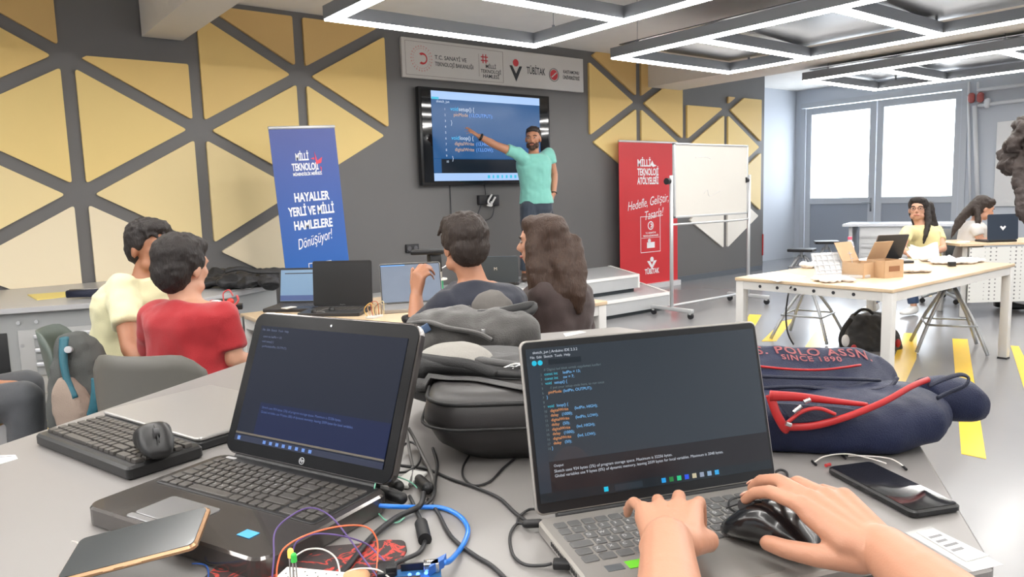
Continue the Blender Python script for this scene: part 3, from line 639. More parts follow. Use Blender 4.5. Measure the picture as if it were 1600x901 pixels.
# ---- white work tables (timber-look top, white steel legs)
m_wtop = mat('birch_top', srgb(212, 188, 156), .3, noise_amt=.06, nscale=6, stretch=(1, 12, 1)); m_wleg = mat('white_steel', srgb(212, 211, 208), .4); m_hole = mat('screw_dark', srgb(60, 60, 64), .4, .5)
def white_table(label, x0, x1, y0, y1, z, holes='y'):
    t = thing('work_table', label, 'table', ((x0+x1)/2, (y0+y1)/2, 0))
    MB().box(((x0+x1)/2, (y0+y1)/2, z-.011), (x1-x0, y1-y0, .022), bev=.003).build('tabletop', m_wtop, t, True)
    f = MB()
    f.box((x0+.03, (y0+y1)/2, z-.05), (.04, y1-y0-.04, .055)); f.box((x1-.03, (y0+y1)/2, z-.05), (.04, y1-y0-.04, .055))
    f.box(((x0+x1)/2, y0+.03, z-.05), (x1-x0-.04, .04, .055)); f.box(((x0+x1)/2, y1-.03, z-.05), (x1-x0-.04, .04, .055)); f.build('apron', m_wleg, t, True)
    for xx in (x0+.035, x1-.035):
        for yy in (y0+.035, y1-.035):
            l = MB().box((xx, yy, (z-.02)/2+.005), (.06, .06, z-.035), bev=.004).build('leg', m_wleg, t, True)
            MB().box((xx, yy, .006), (.064, .064, .012)).build('foot_cap', m_screw, l, True)
    for k in range(6):
        yy = y0+(y1-y0)*(.22+.12*k); MB().cyl((x0+.008, yy, z-.05), (x0+.012, yy, z-.05), .011).build('bolt', m_hole, t, True)
    return t
WT = .72
white_table('white-legged birch work table with boxes, papers and a bottle on it', 4.39, 6.33, 2.0, 3.08, WT)
white_table('birch work table with three laptops where the students sit', 1.33, 3.0, 2.95, 4.18, WT)
# small cut-out table right at the back where the white-shirted girl works
bt_ = AZ(1500, 384, .74)
def simple_desk():
    c = AZ(1560, 386, .74); t = thing('side_table', 'pale table with perforated white front panel under the dark laptop', 'table', (c.x, c.y, 0))
    x0, x1, y0, y1 = c.x-.45, c.x+1.5, c.y-.35, c.y+.28
    p0 = AZ(1500, 381, .74)
    d = RR; n = FF; o = Vector((p0.x, p0.y, 0))
    P = [o, o+d*1.6, o+d*1.6+n*.6, o+n*.6+d*.0]
    MB().slab([(p.x, p.y) for p in P], .715, .74, .003).build('tabletop', mat('birch_top', (0, 0, 0)), t, True)
    for a, b in ((.12, .1), (1.5, .1), (.12, .5), (1.5, .5)):
        q = o+d*a+n*b; MB().box((q.x, q.y, .36), (.05, .05, .71), bev=.004).build('leg', m_wleg, t, True)
    m = m_wleg
    pm = mat('perforated_steel', srgb(214, 214, 210), .45); nt = pm.node_tree
    if not nt.nodes.get('Voronoi Texture'):
        v = nt.nodes.new('ShaderNodeTexVoronoi'); v.inputs['Scale'].default_value = 26; v.inputs['Randomness'].default_value = 0
        tc = nt.nodes.new('ShaderNodeTexCoord'); nt.links.new(tc.outputs['Object'], v.inputs['Vector']); r = nt.nodes.new('ShaderNodeValToRGB'); r.color_ramp.elements[0].position = .2; r.color_ramp.elements[1].position = .26
        r.color_ramp.elements[0].color = (.2, .2, .2, 1); r.color_ramp.elements[1].color = (*srgb(214, 214, 210), 1); nt.links.new(v.outputs[0], r.inputs[0]); nt.links.new(r.outputs[0], nt.nodes['Principled BSDF'].inputs['Base Color'])
    q0 = o+d*.1-n*.0; q1 = o+d*1.55; MB().thick([q0+UP*.16, q1+UP*.16, q1+UP*.7, q0+UP*.7], n*.012).build('modesty_panel', pm, t, True)
simple_desk()
# ---- tall drawer desk in front of the glazed doors
def back_desk():
    z = .93; A = AZ(1313, 347, z); B = AZ(1500, 350, z)
    A = AX(1316, 350, 11.0); z = A.z; A = AZ(1316, 350, z); B = AZ(1510, 349, z)
    A.z = B.z = 0; d = (B-A).normalized(); n = Vector((-d.y, d.x, 0)); L = (B-A).length
    if n.dot(FF) < 0: n = -n
    t = thing('drawer_desk', 'light grey desk with wide drawers in front of the glazed doors', 'desk', (A.x+d.x*L/2, A.y+d.y*L/2, 0))
    P = [A, A+d*L, A+d*L+n*.75, A+n*.75]
    MB().slab([(p.x, p.y) for p in P], z-.04, z, .004).build('desktop', mat('desk_top_pale', srgb(214, 218, 226), .25), t, True)
    MB().slab([(p.x, p.y) for p in (A+d*.24+n*.04, A+d*(L-.3)+n*.04, A+d*(L-.3)+n*.7, A+d*.24+n*.7)], .06, z-.04).build('cabinet', mat('desk_cabinet', srgb(208, 210, 212), .45), t, True)
    MB().slab([(p.x, p.y) for p in (A+d*.08+n*.1, A+d*.13+n*.1, A+d*.13+n*.65, A+d*.08+n*.65)], 0, z-.04).build('leg', mat('desk_cabinet', (0, 0, 0)), t, True)
    MB().slab([(p.x, p.y) for p in (A+d*.26+n*.06, A+d*(L-.32)+n*.06, A+d*(L-.32)+n*.66, A+d*.26+n*.66)], 0, .06).build('plinth', m_dark, t, True)
    for k in range(4):
        zz = z-.17-k*.15; o = A+d*.27+n*.04
        g = MB(); g.thick([o+UP*(zz-.125), o+d*.95+UP*(zz-.125), o+d*.95+UP*zz, o+UP*zz], -n*.015); dr = g.build('drawer', mat('desk_cabinet', (0, 0, 0)), t, True)
        g = MB(); o2 = o-n*.015; g.thick([o2+UP*(zz-.035), o2+d*.95+UP*(zz-.035), o2+d*.95+UP*(zz-.004), o2+UP*(zz-.004)], -n*.02); g.build('handle', m_alum, dr, True)
back_desk()
# ---- stools with dark round-cornered tops on splayed steel legs
m_stsil = mat('stool_steel', srgb(176, 180, 184), .35, .3)
def stool(label, p, h, yaw=0, w=.34, spread=.2):
    t = thing('stool', label, 'stool', (p.x, p.y, 0), yaw, 'splayed-leg stools'); s = MB().rbox((0, 0, h-.02), (w, w, .04), .05, .006).build('seat', m_dark, t)
    MB().cyl((0, 0, h-.13), (0, 0, h-.04), .022).build('pivot', m_stsil, t)
    for k, (sx, sy) in enumerate(((1, 1), (-1, 1), (-1, -1), (1, -1))):
        l = MB().tube([(sx*.03, sy*.03, h-.1), (sx*spread*.6, sy*spread*.6, h*.45), (sx*spread, sy*spread, .01)], .014, sub=2).build('leg', m_stsil, t)
    MB().tube([(spread*.72, spread*.72, .22), (-spread*.72, spread*.72, .22), (-spread*.72, -spread*.72, .22), (spread*.72, -spread*.72, .22)], .009, closed=True, sub=1).build('footrest', m_stsil, t)
    return t
stool('dark-topped stool nearest the wall corner, left of the drawer desk', AZ(1252, 440, 0), AX(1252, 388, AZ(1252, 440, 0).x).z, .3)
q = AZ(1290, 432, 0); stool('dark-topped stool standing against the drawer desk', q, AX(1290, 376, q.x).z, .6)
q = AZ(1262, 528, 0); stool('steel-legged stool pushed under the left end of the birch table', q, .56, .2, spread=.24)
q = AZ(1480, 545, 0); stool('steel-legged stool under the birch table near its right end', q, .6, .5, spread=.24)
# ---- shell chairs
m_shell = mat('chair_shell_grey', srgb(98, 96, 90), .45); m_shell2 = mat('chair_shell_orange', srgb(214, 150, 70), .45); m_shell3 = mat('chair_shell_tan', srgb(222, 176, 104), .45)
def shell_chair(label, p, face, material, h=.84, w=.44, group=None):
    f = Vector((face[0], face[1], 0)).normalized(); t = thing('shell_chair', label, 'chair', (p[0], p[1], 0), math.atan2(f.y, f.x)-PI/2, group)
    def back(a, b):
        x = (a-.5)*w*(1-.12*b*b); z = .46+b*(h-.46); y = -.20-.06*b+.32*(a-.5)**2
        k = abs(a-.5)*2; z -= .06*b*max(0, k-.6)**2/.16
        return (x, y, z)
    MB().sheet(back, 14, 8, .008).build('backrest', material, t)
    MB().sheet(lambda a, b: ((a-.5)*w, -.2+b*.42, .455+.10*(a-.5)**2*(1-b)+(-.03*max(0, b-.8)/.2)-.01*math.sin(b*PI)), 10, 8, .008).build('seat', material, t)
    for sx in (-1, 1):
        for sy in (-1, 1): MB().tube([(sx*.15, sy*.12, .445), (sx*.19, sy*.18, .25), (sx*.21, sy*.21, .0)], .011, sub=2).build('leg', mat('chair_leg_silver', srgb(176, 172, 164), .35, .5), t)
    return t
# ================================================================== LAPTOPS AND KEYBOARDS
KEYM = {}
def key_mesh(w, d, h, material):
    k = (round(w, 4), round(d, 4), round(h, 4), material.name)
    if k not in KEYM:
        mb = MB(); mb.loft([((0, 0, 0), (w/2, 0, 0), (0, d/2, 0)), ((0, 0, h*.7), (w/2*.97, 0, 0), (0, d/2*.97, 0)), ((0, 0, h), (w/2*.9, 0, 0), (0, d/2*.88, 0))], seg=16, power=9, smooth=False)
        me = mb.mesh('key'); bm = bmesh.new(); bm.from_mesh(me); bmesh.ops.recalc_face_normals(bm, faces=bm.faces[:]); bm.to_mesh(me); bm.free(); me.materials.append(material); KEYM[k] = me
    return KEYM[k]
ROWS = [('E', [1]*18), ('"1234567890*-', [1]*13+[2]+[.001]+[1]*4), ('QWERTYUIOPĞÜ', [1.5]+[1]*12+[1.5]+[.001]+[1]*4), ('ASDFGHJKLŞİ', [1.75]+[1]*11+[2.25]+[.001]+[1]*4), ('ZXCVBNMÖÇ.', [1.25]+[1]*11+[2.75]+[.001]+[1]*4), ('', [1.25, 1.25, 1.25, 5.5, 1.25, 1.25, 1.1, 1.1, 1.05]+[.001]+[2, 1, 1])]
def keys(parent, x0, x1, y0, y1, z, material, legend=None, numpad=True, rows=ROWS, name='key', h=.0025, gap=.003):
    """keys between x0..x1 (left-right) and y1 (far) .. y0 (near), local to parent"""
    n = len(rows); rh = (y1-y0)/n; leg = []
    for r, (txt, ws) in enumerate(rows):
        if not numpad: ws = [w for w in (ws[:ws.index(.001)] if .001 in ws else ws[:14])]
        tot = sum(w for w in ws if w != .001)+(.3 if .001 in ws else 0); u = (x1-x0)/tot; x = x0; yc = y1-rh*(r+.5); kk = 0
        for i, w in enumerate(ws):
            if w == .001: x += .3*u; continue
            me = key_mesh(w*u-gap, rh-gap, h, material); o = bpy.data.objects.new(name, me); o.location = (x+w*u/2, yc, z); COL.objects.link(o); o.parent = parent
            if legend and 1 <= r <= 4 and i > 0 and kk < len(txt): leg.append((txt[kk], x+w*u/2-u*.15, yc-rh*.1, rh*.42)); kk += 1
            x += w*u
    if legend: letters(leg, legend, None, T((0, 0, z+h)), name='key_legend', extrude=.0001, split=False).parent = parent
def laptop(label, x, y, z, rot, tilt, w, d, lh, th, mat_deck, mat_bezel, mat_lid, rim=.012, corner=.012, group=None, lidth=.007, name='laptop'):
    t = thing(name, label, 'laptop', (x, y, z), rot, group)
    b = MB().rbox((0, -d/2, th/2), (w, d, th), corner, min(.003, th*.3)).build('base', mat_deck, t)
    LM = T((0, 0, th)) @ RX(PI/2-tilt)     # lid plane: x right, y up the lid, z towards the user
    lid = MB(); lid.rbox((0, lh/2+.003, -lidth/2), (w, lh, lidth), corner, .0015, M=LM); lid = lid.build('lid', mat_lid, t)
    bz = MB(); bz.rbox((0, lh/2+.003, .0006), (w-.005, lh-.005, .0014), corner*.8, .0004, M=LM); bz = bz.build('bezel', mat_bezel, lid)
    MB().cyl((-w*.42, .004, th*.9), (w*.42, .004, th*.9), .006).build('hinge', m_dark, t)
    return t, b, lid, LM
def on_lid(lid, LM, x0, x1, y0, y1, material, name='screen', z=.0016, th=.0006, label=None):
    return MB().box(((x0+x1)/2, (y0+y1)/2, z+th/2), (x1-x0, y1-y0, th), None).build(name, material, None) if False else _ol(lid, LM, x0, x1, y0, y1, material, name, z, th, label)
def _ol(lid, LM, x0, x1, y0, y1, material, name, z, th, label):
    mb = MB(); mb.box(((x0+x1)/2, (y0+y1)/2, z+th/2), (x1-x0, y1-y0, th)); mb.v = [LM @ v for v in mb.v]; return mb.build(name, material, lid, label=label)
def lt(strings, material, lid, LM, name='screen_text', z=.0026, **k):
    for o in letters(strings, material, None, LM @ T((0, 0, z)), name=name, extrude=.0001, **k): o.parent = lid
# --- glossy black laptop at the left
m_gloss_blk = mat('gloss_black_shell', srgb(86, 82, 80), .16, .55, coat=.3, noise_amt=.2, nscale=9); m_keyblk = mat('key_black', srgb(64, 61, 58), .38); m_bezblk = mat('bezel_black', srgb(14, 14, 16), .22, spec=.15)
k = .924; w, d, lh = .374*k, .245*k, .245*k
hp, hb, hl, LM = laptop('glossy black laptop with dim blue screen at the left of the workbench', .402, 1.036, TZ, -1.199, .387, w, d, lh+.004, .027, m_gloss_blk, m_bezblk, m_gloss_blk, corner=.022, lidth=.012)
hp.location.z = TZ
MB().rbox((0, -.068, .0275), (w-.03, .125, .002), .006, .0006).build('keyboard_well', mat('well_dark', srgb(22, 22, 24), .35), hp)
keys(hp, -w/2+.02, w/2-.02, -.128, -.022, .0285, m_keyblk, mat('key_letter_grey', srgb(150, 150, 150), .5))
MB().rbox((-.035, -.18, .0275), (.1, .058, .0015), .006, .0005).build('touchpad', mat('touchpad_chrome', srgb(150, 150, 152), .2, .6), hp)
MB().rbox((-.035, -.216, .0275), (.1, .01, .0022), .004, .0006).build('touchpad_button', mat('touchpad_chrome', (0, 0, 0)), hp)
MB().box((.105, -.185, .0277), (.022, .016, .0008)).build('sticker', mat('sticker_blue', srgb(70, 160, 210), .4), hp, label='small blue sticker')
MB().rbox((-w/2+.035, -.013, .028), (.022, .007, .0015), .003, .0004).build('power_button', m_alum, hp)
on_lid(hl, LM, -w/2+.02, w/2-.02, .024, lh-.016, mat('hp_screen_navy', srgb(14, 16, 22), .45, emit=srgb(18, 27, 46), es=.6, spec=.12))
on_lid(hl, LM, -w/2+.02, w/2-.02, .024, .033, mat('hp_taskbar', srgb(10, 12, 20), .12, emit=srgb(14, 22, 48), es=.9), 'task_bar', .0022)
on_lid(hl, LM, -w/2+.02, w/2-.02, .035, .038, mat('hp_line', srgb(60, 56, 50), .2, emit=srgb(70, 62, 52), es=.7), 'window_edge', .0022)
on_lid(hl, LM, -w/2+.06, w/2-.02, .038, .088, mat('hp_output', srgb(10, 14, 30), .45, spec=.12, emit=srgb(18, 30, 66), es=.6), 'output_area', .0022)
lt([('Sketch uses 924 bytes (2%) of program storage space. Maximum is 32256 bytes.', -w/2+.065, .079, .0052, 'LEFT'), ('Global variables use 9 bytes (0%) of dynamic memory, leaving 2039 bytes for local variables.', -w/2+.065, .072, .0052, 'LEFT')], glow('hp_text', srgb(96, 124, 190), .8), hl, LM)
lt([('const int ledPin = 13;', -w/2+.03, lh-.035, .005, 'LEFT'), ('void setup() {', -w/2+.03, lh-.043, .005, 'LEFT'), ('  pinMode(ledPin, OUTPUT);', -w/2+.03, lh-.051, .005, 'LEFT'), ('File  Edit  Sketch  Tools  Help', -w/2+.025, lh-.024, .005, 'LEFT')], glow('hp_text_dim', srgb(48, 66, 104), .8), hl, LM)
ics = MB()
for i in range(8): ics.box((-.085+i*.014, .0285, .003), (.006, .005, .0004))
ics.box((-w/2+.03, .0285, .003), (.006, .006, .0004)); ics.v = [LM @ v for v in ics.v]; ics.build('task_icon', glow('hp_icon', srgb(90, 130, 200), .8), hl)
# round badge with two leaning strokes, as on the lower bezel
bd_ = MB(); n_ = 24; ro = .0052
for i in range(n_):
    a, b = 2*PI*i/n_, 2*PI*(i+1)/n_; bd_.thick([(ro*math.cos(a), .013+ro*math.sin(a), .002), (ro*math.cos(b), .013+ro*math.sin(b), .002), (ro*.86*math.cos(b), .013+ro*.86*math.sin(b), .002), (ro*.86*math.cos(a), .013+ro*.86*math.sin(a), .002)], (0, 0, .0004))
bd_.v = [LM @ v for v in bd_.v]; bd_.build('badge', m_alum, hl)
lt([('hp', 0, .0115, .0072)], m_alum, hl, LM, name='badge_lettering', z=.0024, shear=.25)
lt([('BEATS', w/2-.045, lh-.008, .004)], mat('logo_grey', srgb(140, 140, 140), .5), hl, LM, name='bezel_lettering') if False else None
cmr = MB(); cmr.cyl((0, lh-.007, .0016), (0, lh-.007, .0024), .0018); cmr.v = [LM @ v for v in cmr.v]; cmr.build('webcam', m_alum, hl)
# --- silver laptop at the right
m_sil = mat('laptop_silver', srgb(164, 160, 155), .35, .5); m_keygr = mat('key_grey', srgb(92, 92, 92), .45)
k = .984; w2, d2, lh2 = .36*k, .235*k, .225*k
l2, _, ll, LM2 = laptop('slim silver laptop showing a code editor, typed on by two hands', .732, .623, TZ, -.373, .243, w2, d2, lh2, .017, m_sil, mat('bezel_matt', srgb(20, 21, 23), .3), m_sil, corner=.01, lidth=.006)
keys(l2, -w2/2+.012, w2/2-.012, -.128, -.02, .0172, m_keygr, mat('key_letter_white', srgb(190, 190, 190), .5), h=.0015)
MB().rbox((-.02, -.178, .0172), (.105, .072, .0008), .004, .0003).build('touchpad', mat('touchpad_silver', srgb(158, 155, 150), .28, .5), l2)
MB().box((-w2/2+.066, -.146, .0174), (.022, .016, .0006)).build('sticker', mat('sticker_green', srgb(110, 200, 50), .4), l2, label='green square sticker')
MB().box((-w2/2+.040, -.146, .0174), (.02, .013, .0006)).build('sticker', mat('sticker_silver', srgb(130, 134, 138), .3, .6), l2, label='silver sticker')
for i in range(14): MB().box((-w2/2-.0002, -.055-.006*i, .009), (.001, .003, .005)).build('vent_slot', m_blk, l2)
X0, X1, Y0, Y1 = -w2/2+.007, w2/2-.007, .018, lh2-.008
on_lid(ll, LM2, X0, X1, Y0, Y1, mat('l2_editor', srgb(18, 22, 26), .22, emit=srgb(32, 40, 48), es=.75, coat=.4))
on_lid(ll, LM2, X0, X0+.016, Y0+.012, Y1-.022, mat('l2_side', srgb(18, 20, 24), .22, emit=srgb(38, 48, 58), es=.7), 'side_bar', .0021)
on_lid(ll, LM2, X0+.016, X1, Y0+.012, Y0+.05, mat('l2_output', srgb(14, 14, 16), .22, emit=srgb(28, 26, 30), es=.7), 'output_area', .0021)
on_lid(ll, LM2, X0, X1, Y0, Y0+.012, mat('l2_task', srgb(14, 16, 18), .22, emit=srgb(22, 30, 36), es=.7), 'task_bar', .0021)
L0 = X0+.022; ft = Y1-.030; ls = .0059
c_or, c_te, c_wh, c_bl, c_gy = glow('c_orange', srgb(206, 140, 90), .8), glow('c_teal', srgb(60, 170, 190), .8), glow('c_white', srgb(190, 196, 205), .7), glow('c_blue', srgb(110, 170, 220), .8), glow('c_grey', srgb(96, 112, 118), .7)
code = [('const int', 'ledPin = 13;'), ('const int', 'sw = 7;'), ('void', 'setup() {'), None, ('  pinMode', '(ledPin, OUTPUT);'), ('}', ''), None, ('void', 'loop() {'), ('  digitalWrite', '(ledPin, HIGH);'), ('  delay', '(1000);'), ('  digitalWrite', '(ledPin, LOW);'), ('  delay', '(50);'), ('  digitalWrite', '(led, HIGH);'), ('  delay', '(1000);'), ('  digitalWrite', '(led, LOW);'), ('  delay', '(50);'), ('}', '')]
A1, A2, A3, A4 = [], [], [], [('// Digital led blink ornek uygulamasi kodlari', L0, ft, .0046, 'LEFT')]
for i, cd in enumerate(code):
    yy = ft-(i+1)*ls; A4.append((str(i+2), L0-.0055, yy, .0042, 'LEFT'))
    if not cd: continue
    a, b = cd; n_ = len(a)*.0026
    (A2 if a.strip() in ('const int', 'void') else A3 if a == '}' else A1).append((a, L0, yy, .0052, 'LEFT')); b and A3.append((b, L0+n_+(.002 if a.strip() in ('const int', 'void') else .0), yy, .0052, 'LEFT'))
A4.append(('// put your setup code here, to run once', L0+.006, ft-4*ls, .0046, 'LEFT'))
lt(A1, c_or, ll, LM2, 'code_text'); lt(A2, c_te, ll, LM2, 'code_text'); lt(A3, c_bl, ll, LM2, 'code_text'); lt(A4, c_gy, ll, LM2, 'code_text')
lt([('Sketch uses 924 bytes (2%) of program storage space. Maximum is 32256 bytes.', L0, Y0+.036, .0052, 'LEFT'), ('Global variables use 9 bytes (0%) of dynamic memory, leaving 2039 bytes for local variables. Maximum is 2048 bytes.', L0, Y0+.030, .0052, 'LEFT'), ('sketch_jun | Arduino IDE 2.3.2', X0+.009, Y1-.007, .005, 'LEFT'), ('File  Edit  Sketch  Tools  Help', X0+.005, Y1-.013, .0046, 'LEFT'), ('Output', L0, Y0+.043, .0045, 'LEFT')], c_wh, ll, LM2)
bt2 = MB(); bt2.cyl((X0+.01, Y1-.019, .0024), (X0+.01, Y1-.019, .0029), .0034); bt2.cyl((X0+.018, Y1-.019, .0024), (X0+.018, Y1-.019, .0029), .0034); bt2.box((-.08, Y0+.006, .0026), (.006, .006, .0004)); bt2.v = [LM2 @ v for v in bt2.v]; bt2.build('toolbar_button', glow('c_btn', srgb(20, 170, 200), .9), ll)
on_lid(ll, LM2, X0+.03, X0+.075, Y1-.0225, Y1-.0155, mat('l2_dropdown', srgb(10, 12, 14), .2, emit=srgb(22, 30, 38), es=.7), 'board_selector', .0024)
lt([('Arduino Uno', X0+.034, Y1-.0205, .0046, 'LEFT')], c_wh, ll, LM2)
for i, cc in enumerate(((30, 150, 220), (40, 120, 60), (40, 190, 130), (40, 80, 220), (190, 180, 150), (140, 150, 170), (130, 160, 190), (50, 160, 220))):
    on_lid(ll, LM2, .0+.0115*i, .006+.0115*i, Y0+.003, Y0+.009, glow('tb_icon_%d' % i, srgb(*cc), .75), 'task_icon', .0027)
on_lid(ll, LM2, -.068, -.028, Y0+.002, Y0+.010, mat('l2_search', srgb(14, 16, 18), .2, emit=srgb(36, 46, 54), es=.7), 'search_box', .0026)
# --- separate keyboard with the mouse on it
kd = Vector((.214-.124, 1.228-1.549, 0)).normalized(); krot = math.atan2(kd.y, kd.x)
kc = Vector((.224, 1.421, 0))
kb = thing('keyboard', 'black desktop keyboard with the black mouse resting on it', 'keyboard', (kc.x, kc.y, TZ), krot)
MB().rbox((0, 0, .011), (.335, .128, .022), .008, .004).build('case', mat('keyboard_case', srgb(22, 22, 23), .35), kb)
keys(kb, -.158, .158, -.048, .052, .0215, mat('key_matt_black', srgb(70, 67, 64), .38), None, h=.006, gap=.0028)
# --- closed silver laptop beside it
ca, cb_ = Vector((.325, 1.31, 0)), Vector((.235, 1.625, 0)); cd_ = (cb_-ca).normalized(); cn_ = Vector((cd_.y, -cd_.x, 0))
cl = thing('closed_laptop', 'closed silver laptop with black underside beside the keyboard', 'laptop', (ca.x, ca.y, TZ)); cM = frame(ca, cd_, (0, 0, 1) if False else Vector((0, 0, 1)).cross(cd_))
CMx = Matrix(((cd_.x, cn_.x, 0, ca.x), (cd_.y, cn_.y, 0, ca.y), (0, 0, 1, TZ), (0, 0, 0, 1)))
a = MB(); a.rbox((.17, .125, .008), (.34, .24, .016), .012, .003); a.v = [CMx @ v for v in a.v]; a.build('base', m_dark, cl, True)
a = MB(); a.rbox((.17, .125, .0205), (.338, .238, .007), .012, .002); a.v = [CMx @ v for v in a.v]; a.build('lid', mat('lid_silver', srgb(168, 166, 164), .3, .5), cl, True)
# --- mice
def mouse(label, M, col, wheel_mat, led=None, L=.108, Wd=.062, H=.036, name='computer_mouse'):
    t = thing(name, label, 'mouse', M=M)
    rings = []
    for i in range(13):
        s_ = i/12; y = -L/2+L*s_; k = math.sin(PI*(.06+.88*s_))**.45; hh = H*(.45+.65*math.sin(PI*(s_*.8+.08)))*k; ww = Wd/2*k*(1-.14*math.exp(-((s_-.58)/.16)**2))
        rings.append(((0, y, hh*.5), (ww, 0, 0), (0, 0, hh*.52)))
    b = MB().loft(rings, 24, 2.6).build('shell', col, t)
    MB().cyl((-.004, L*.28, H*.86), (.004, L*.28, H*.86), .009, seg=16).build('scroll_wheel', wheel_mat, t)
    MB().tube([(0, L*.5, H*.62), (0, L*.3, H*.94), (0, L*.12, H*1.09)], .0009, sub=3).build('button_gap', m_blk, t)
    if led: MB().box((0, L*.02, H*1.03), (.012, .012, .002), bev=.0006).build('indicator_light', led, t)
    return t
m_mouse = mat('mouse_black', srgb(24, 24, 25), .4)
ms = AZ(242, 700, TZ+.03); mouse('rounded black mouse lying on top of the separate keyboard', T((ms.x, ms.y, TZ+.0265)) @ RZ(krot-1.9), m_mouse, mat('wheel_grey', srgb(60, 60, 62), .5), L=.098, H=.042)
# right mouse, held : on the workbench at the laptop's right
mA, mB_ = AZ(1160, 834, TZ+.02), AZ(1256, 862, TZ+.02); mdir = (mA-mB_).normalized(); mc = (mA+mB_)/2
m_mouse2 = mat('mouse_dark_gloss', srgb(20, 20, 22), .24, coat=.3)
MOUSE2 = mouse('black gaming mouse with green light held by the right hand', T((mc.x, mc.y, TZ+.0195)) @ RZ(math.atan2(mdir.y, mdir.x)-PI/2), m_mouse2, mat('wheel_grey', (0, 0, 0)), glow('mouse_green', srgb(40, 230, 90), 1.2), L=.112, Wd=.066, H=.043)
# ================================================================== THINGS ON THE FRONT WORKBENCH
def soft(mb, name, material, parent, **k): return mb.organic(name, material, parent, **k)
m_fab_blk = mat('fabric_black', srgb(44, 43, 43), .75, bump=.35, bscale=500, sheen=.2, noise_amt=.12, nscale=12)
m_fab_dk = mat('fabric_charcoal', srgb(72, 70, 68), .8, bump=.35, bscale=400, sheen=.3, noise_amt=.15, nscale=14)
m_fab_lt = mat('fabric_light_grey', srgb(150, 147, 141), .8, bump=.4, bscale=400, noise_amt=.1, nscale=30)
m_pu = mat('smooth_black_shell', srgb(52, 50, 50), .42, bump=.08, bscale=900)
m_navy = mat('fabric_navy', srgb(23, 31, 60), .55, bump=.3, bscale=500, noise_amt=.15, nscale=10, spec=.35)
m_navyd = mat('fabric_navy_dark', srgb(24, 30, 52), .6, bump=.3, bscale=500)
m_redt = mat('red_trim', srgb(176, 36, 38), .45); m_metal = mat('bright_metal', srgb(200, 200, 200), .2, .9)
m_strap = mat('strap_black', srgb(26, 26, 27), .55, bump=.2, bscale=600)
def Fp(u, v, d): return AD(u, v, d)
# --- black hard-shelled backpack, lying flat
A = AZ(690, 722, TZ+.01); ex = Vector((.8, -.6, 0)); ey = Vector((.6, .8, 0))
def onb(a, b, z): return A+ex*a+ey*b+UP*(z-.01)
bg = thing('backpack', 'large smooth black backpack lying flat, lowest of the pile between the laptops', 'backpack', onb(.15, .17, 0))
mb = MB()
for i in range(8):
    pass
def rr_ring(x0, x1, y0, y1, z, r=.07):
    pts = []
    for k, (cx, cy) in enumerate(((x1-r, y1-r), (x0+r, y1-r), (x0+r, y0+r), (x1-r, y0+r))):
        for i in range(7): a = (k+i/6)*PI/2; pts.append(onb(cx+r*math.cos(a), cy+r*math.sin(a), z))
    return pts
def ringloft(mb, rings):
    n = len(rings[0]); vs = [p for r in rings for p in r]; fs = []
    for i in range(len(rings)-1):
        for k in range(n): fs.append((i*n+k, i*n+(k+1) % n, (i+1)*n+(k+1) % n, (i+1)*n+k))
    fs += [tuple(range(n))[::-1], tuple((len(rings)-1)*n+k for k in range(n))]; mb.add(vs, fs, True); return mb
ringloft(mb, [rr_ring(.02, .33, .03, .32, .002), rr_ring(-.01, .36, 0, .35, .03), rr_ring(-.03, .375, -.015, .365, .07), rr_ring(-.025, .37, -.01, .36, .1), rr_ring(-.015, .36, 0, .35, .112), rr_ring(.0, .34, .02, .33, .117)]).build('shell', m_pu, bg, True)
MB().tube(rr_ring(-.024, .368, -.009, .359, .103), .0035, sub=1, closed=True).build('piping', m_strap, bg, True)
MB().tube(rr_ring(-.033, .378, -.018, .367, .066), .0025, sub=1, closed=True).build('zip', m_strap, bg, True)
MB().tube([onb(.05, .30, .121), onb(.06, .20, .128), onb(.16, .14, .126), onb(.3, .13, .124)], lambda t: (.006, .016), sub=6, flat=(0, 0, 1)).build('handle', m_fab_blk, bg, True)
# --- grey and black backpack on it
g = thing('backpack', 'black backpack with light grey panel and metal clip, in the middle of the pile', 'backpack', AD(730, 590, 1.42))
def bl(u, v, d, r, M=None): return (AD(u, v, d), r, M)
RB = Matrix((tuple(RR), tuple(FF), tuple(UP))).transposed()      # axes: x right, y away, z up
def blob(mb, u, v, d, rx, ry, rz, rot=0): mb.ell(AD(u, v, d), (rx, ry, rz), (RB @ Matrix.Rotation(rot, 3, 'Y'))); return mb
mb = MB(); blob(mb, 745, 590, 1.42, .125, .11, .05); blob(mb, 800, 588, 1.38, .10, .09, .042); blob(mb, 680, 590, 1.42, .06, .08, .042); mb.organic('body', m_fab_blk, g, voxel=.006, smooth=6, disp=.006, dscale=18)
mb = MB(); blob(mb, 712, 572, 1.40, .082, .09, .046, .05); mb.organic('front_panel', m_fab_lt, g, voxel=.006, smooth=4, disp=.003, dscale=20)
MB().tube([AD(648, 578, 1.32), AD(690, 584, 1.29), AD(740, 590, 1.27), AD(790, 596, 1.25), AD(835, 598, 1.24)], lambda t: (.028*(1-.45*abs(t-.4)), .010), sub=6, flat=tuple(CU)).build('shoulder_strap', m_strap, g, True)
MB().tube([AD(645, 600, 1.32), AD(690, 606, 1.26), AD(745, 604, 1.24), AD(790, 612, 1.2), AD(835, 618, 1.16)], lambda t: (.014, .012), sub=6).build('shoulder_strap', m_fab_blk, g, True)
MB().tube([AD(650, 562, 1.33), AD(690, 568, 1.29), AD(735, 574, 1.27), AD(775, 590, 1.25)], lambda t: (.014, .007), sub=6, flat=tuple(CU)).build('shoulder_strap', m_strap, g, True)
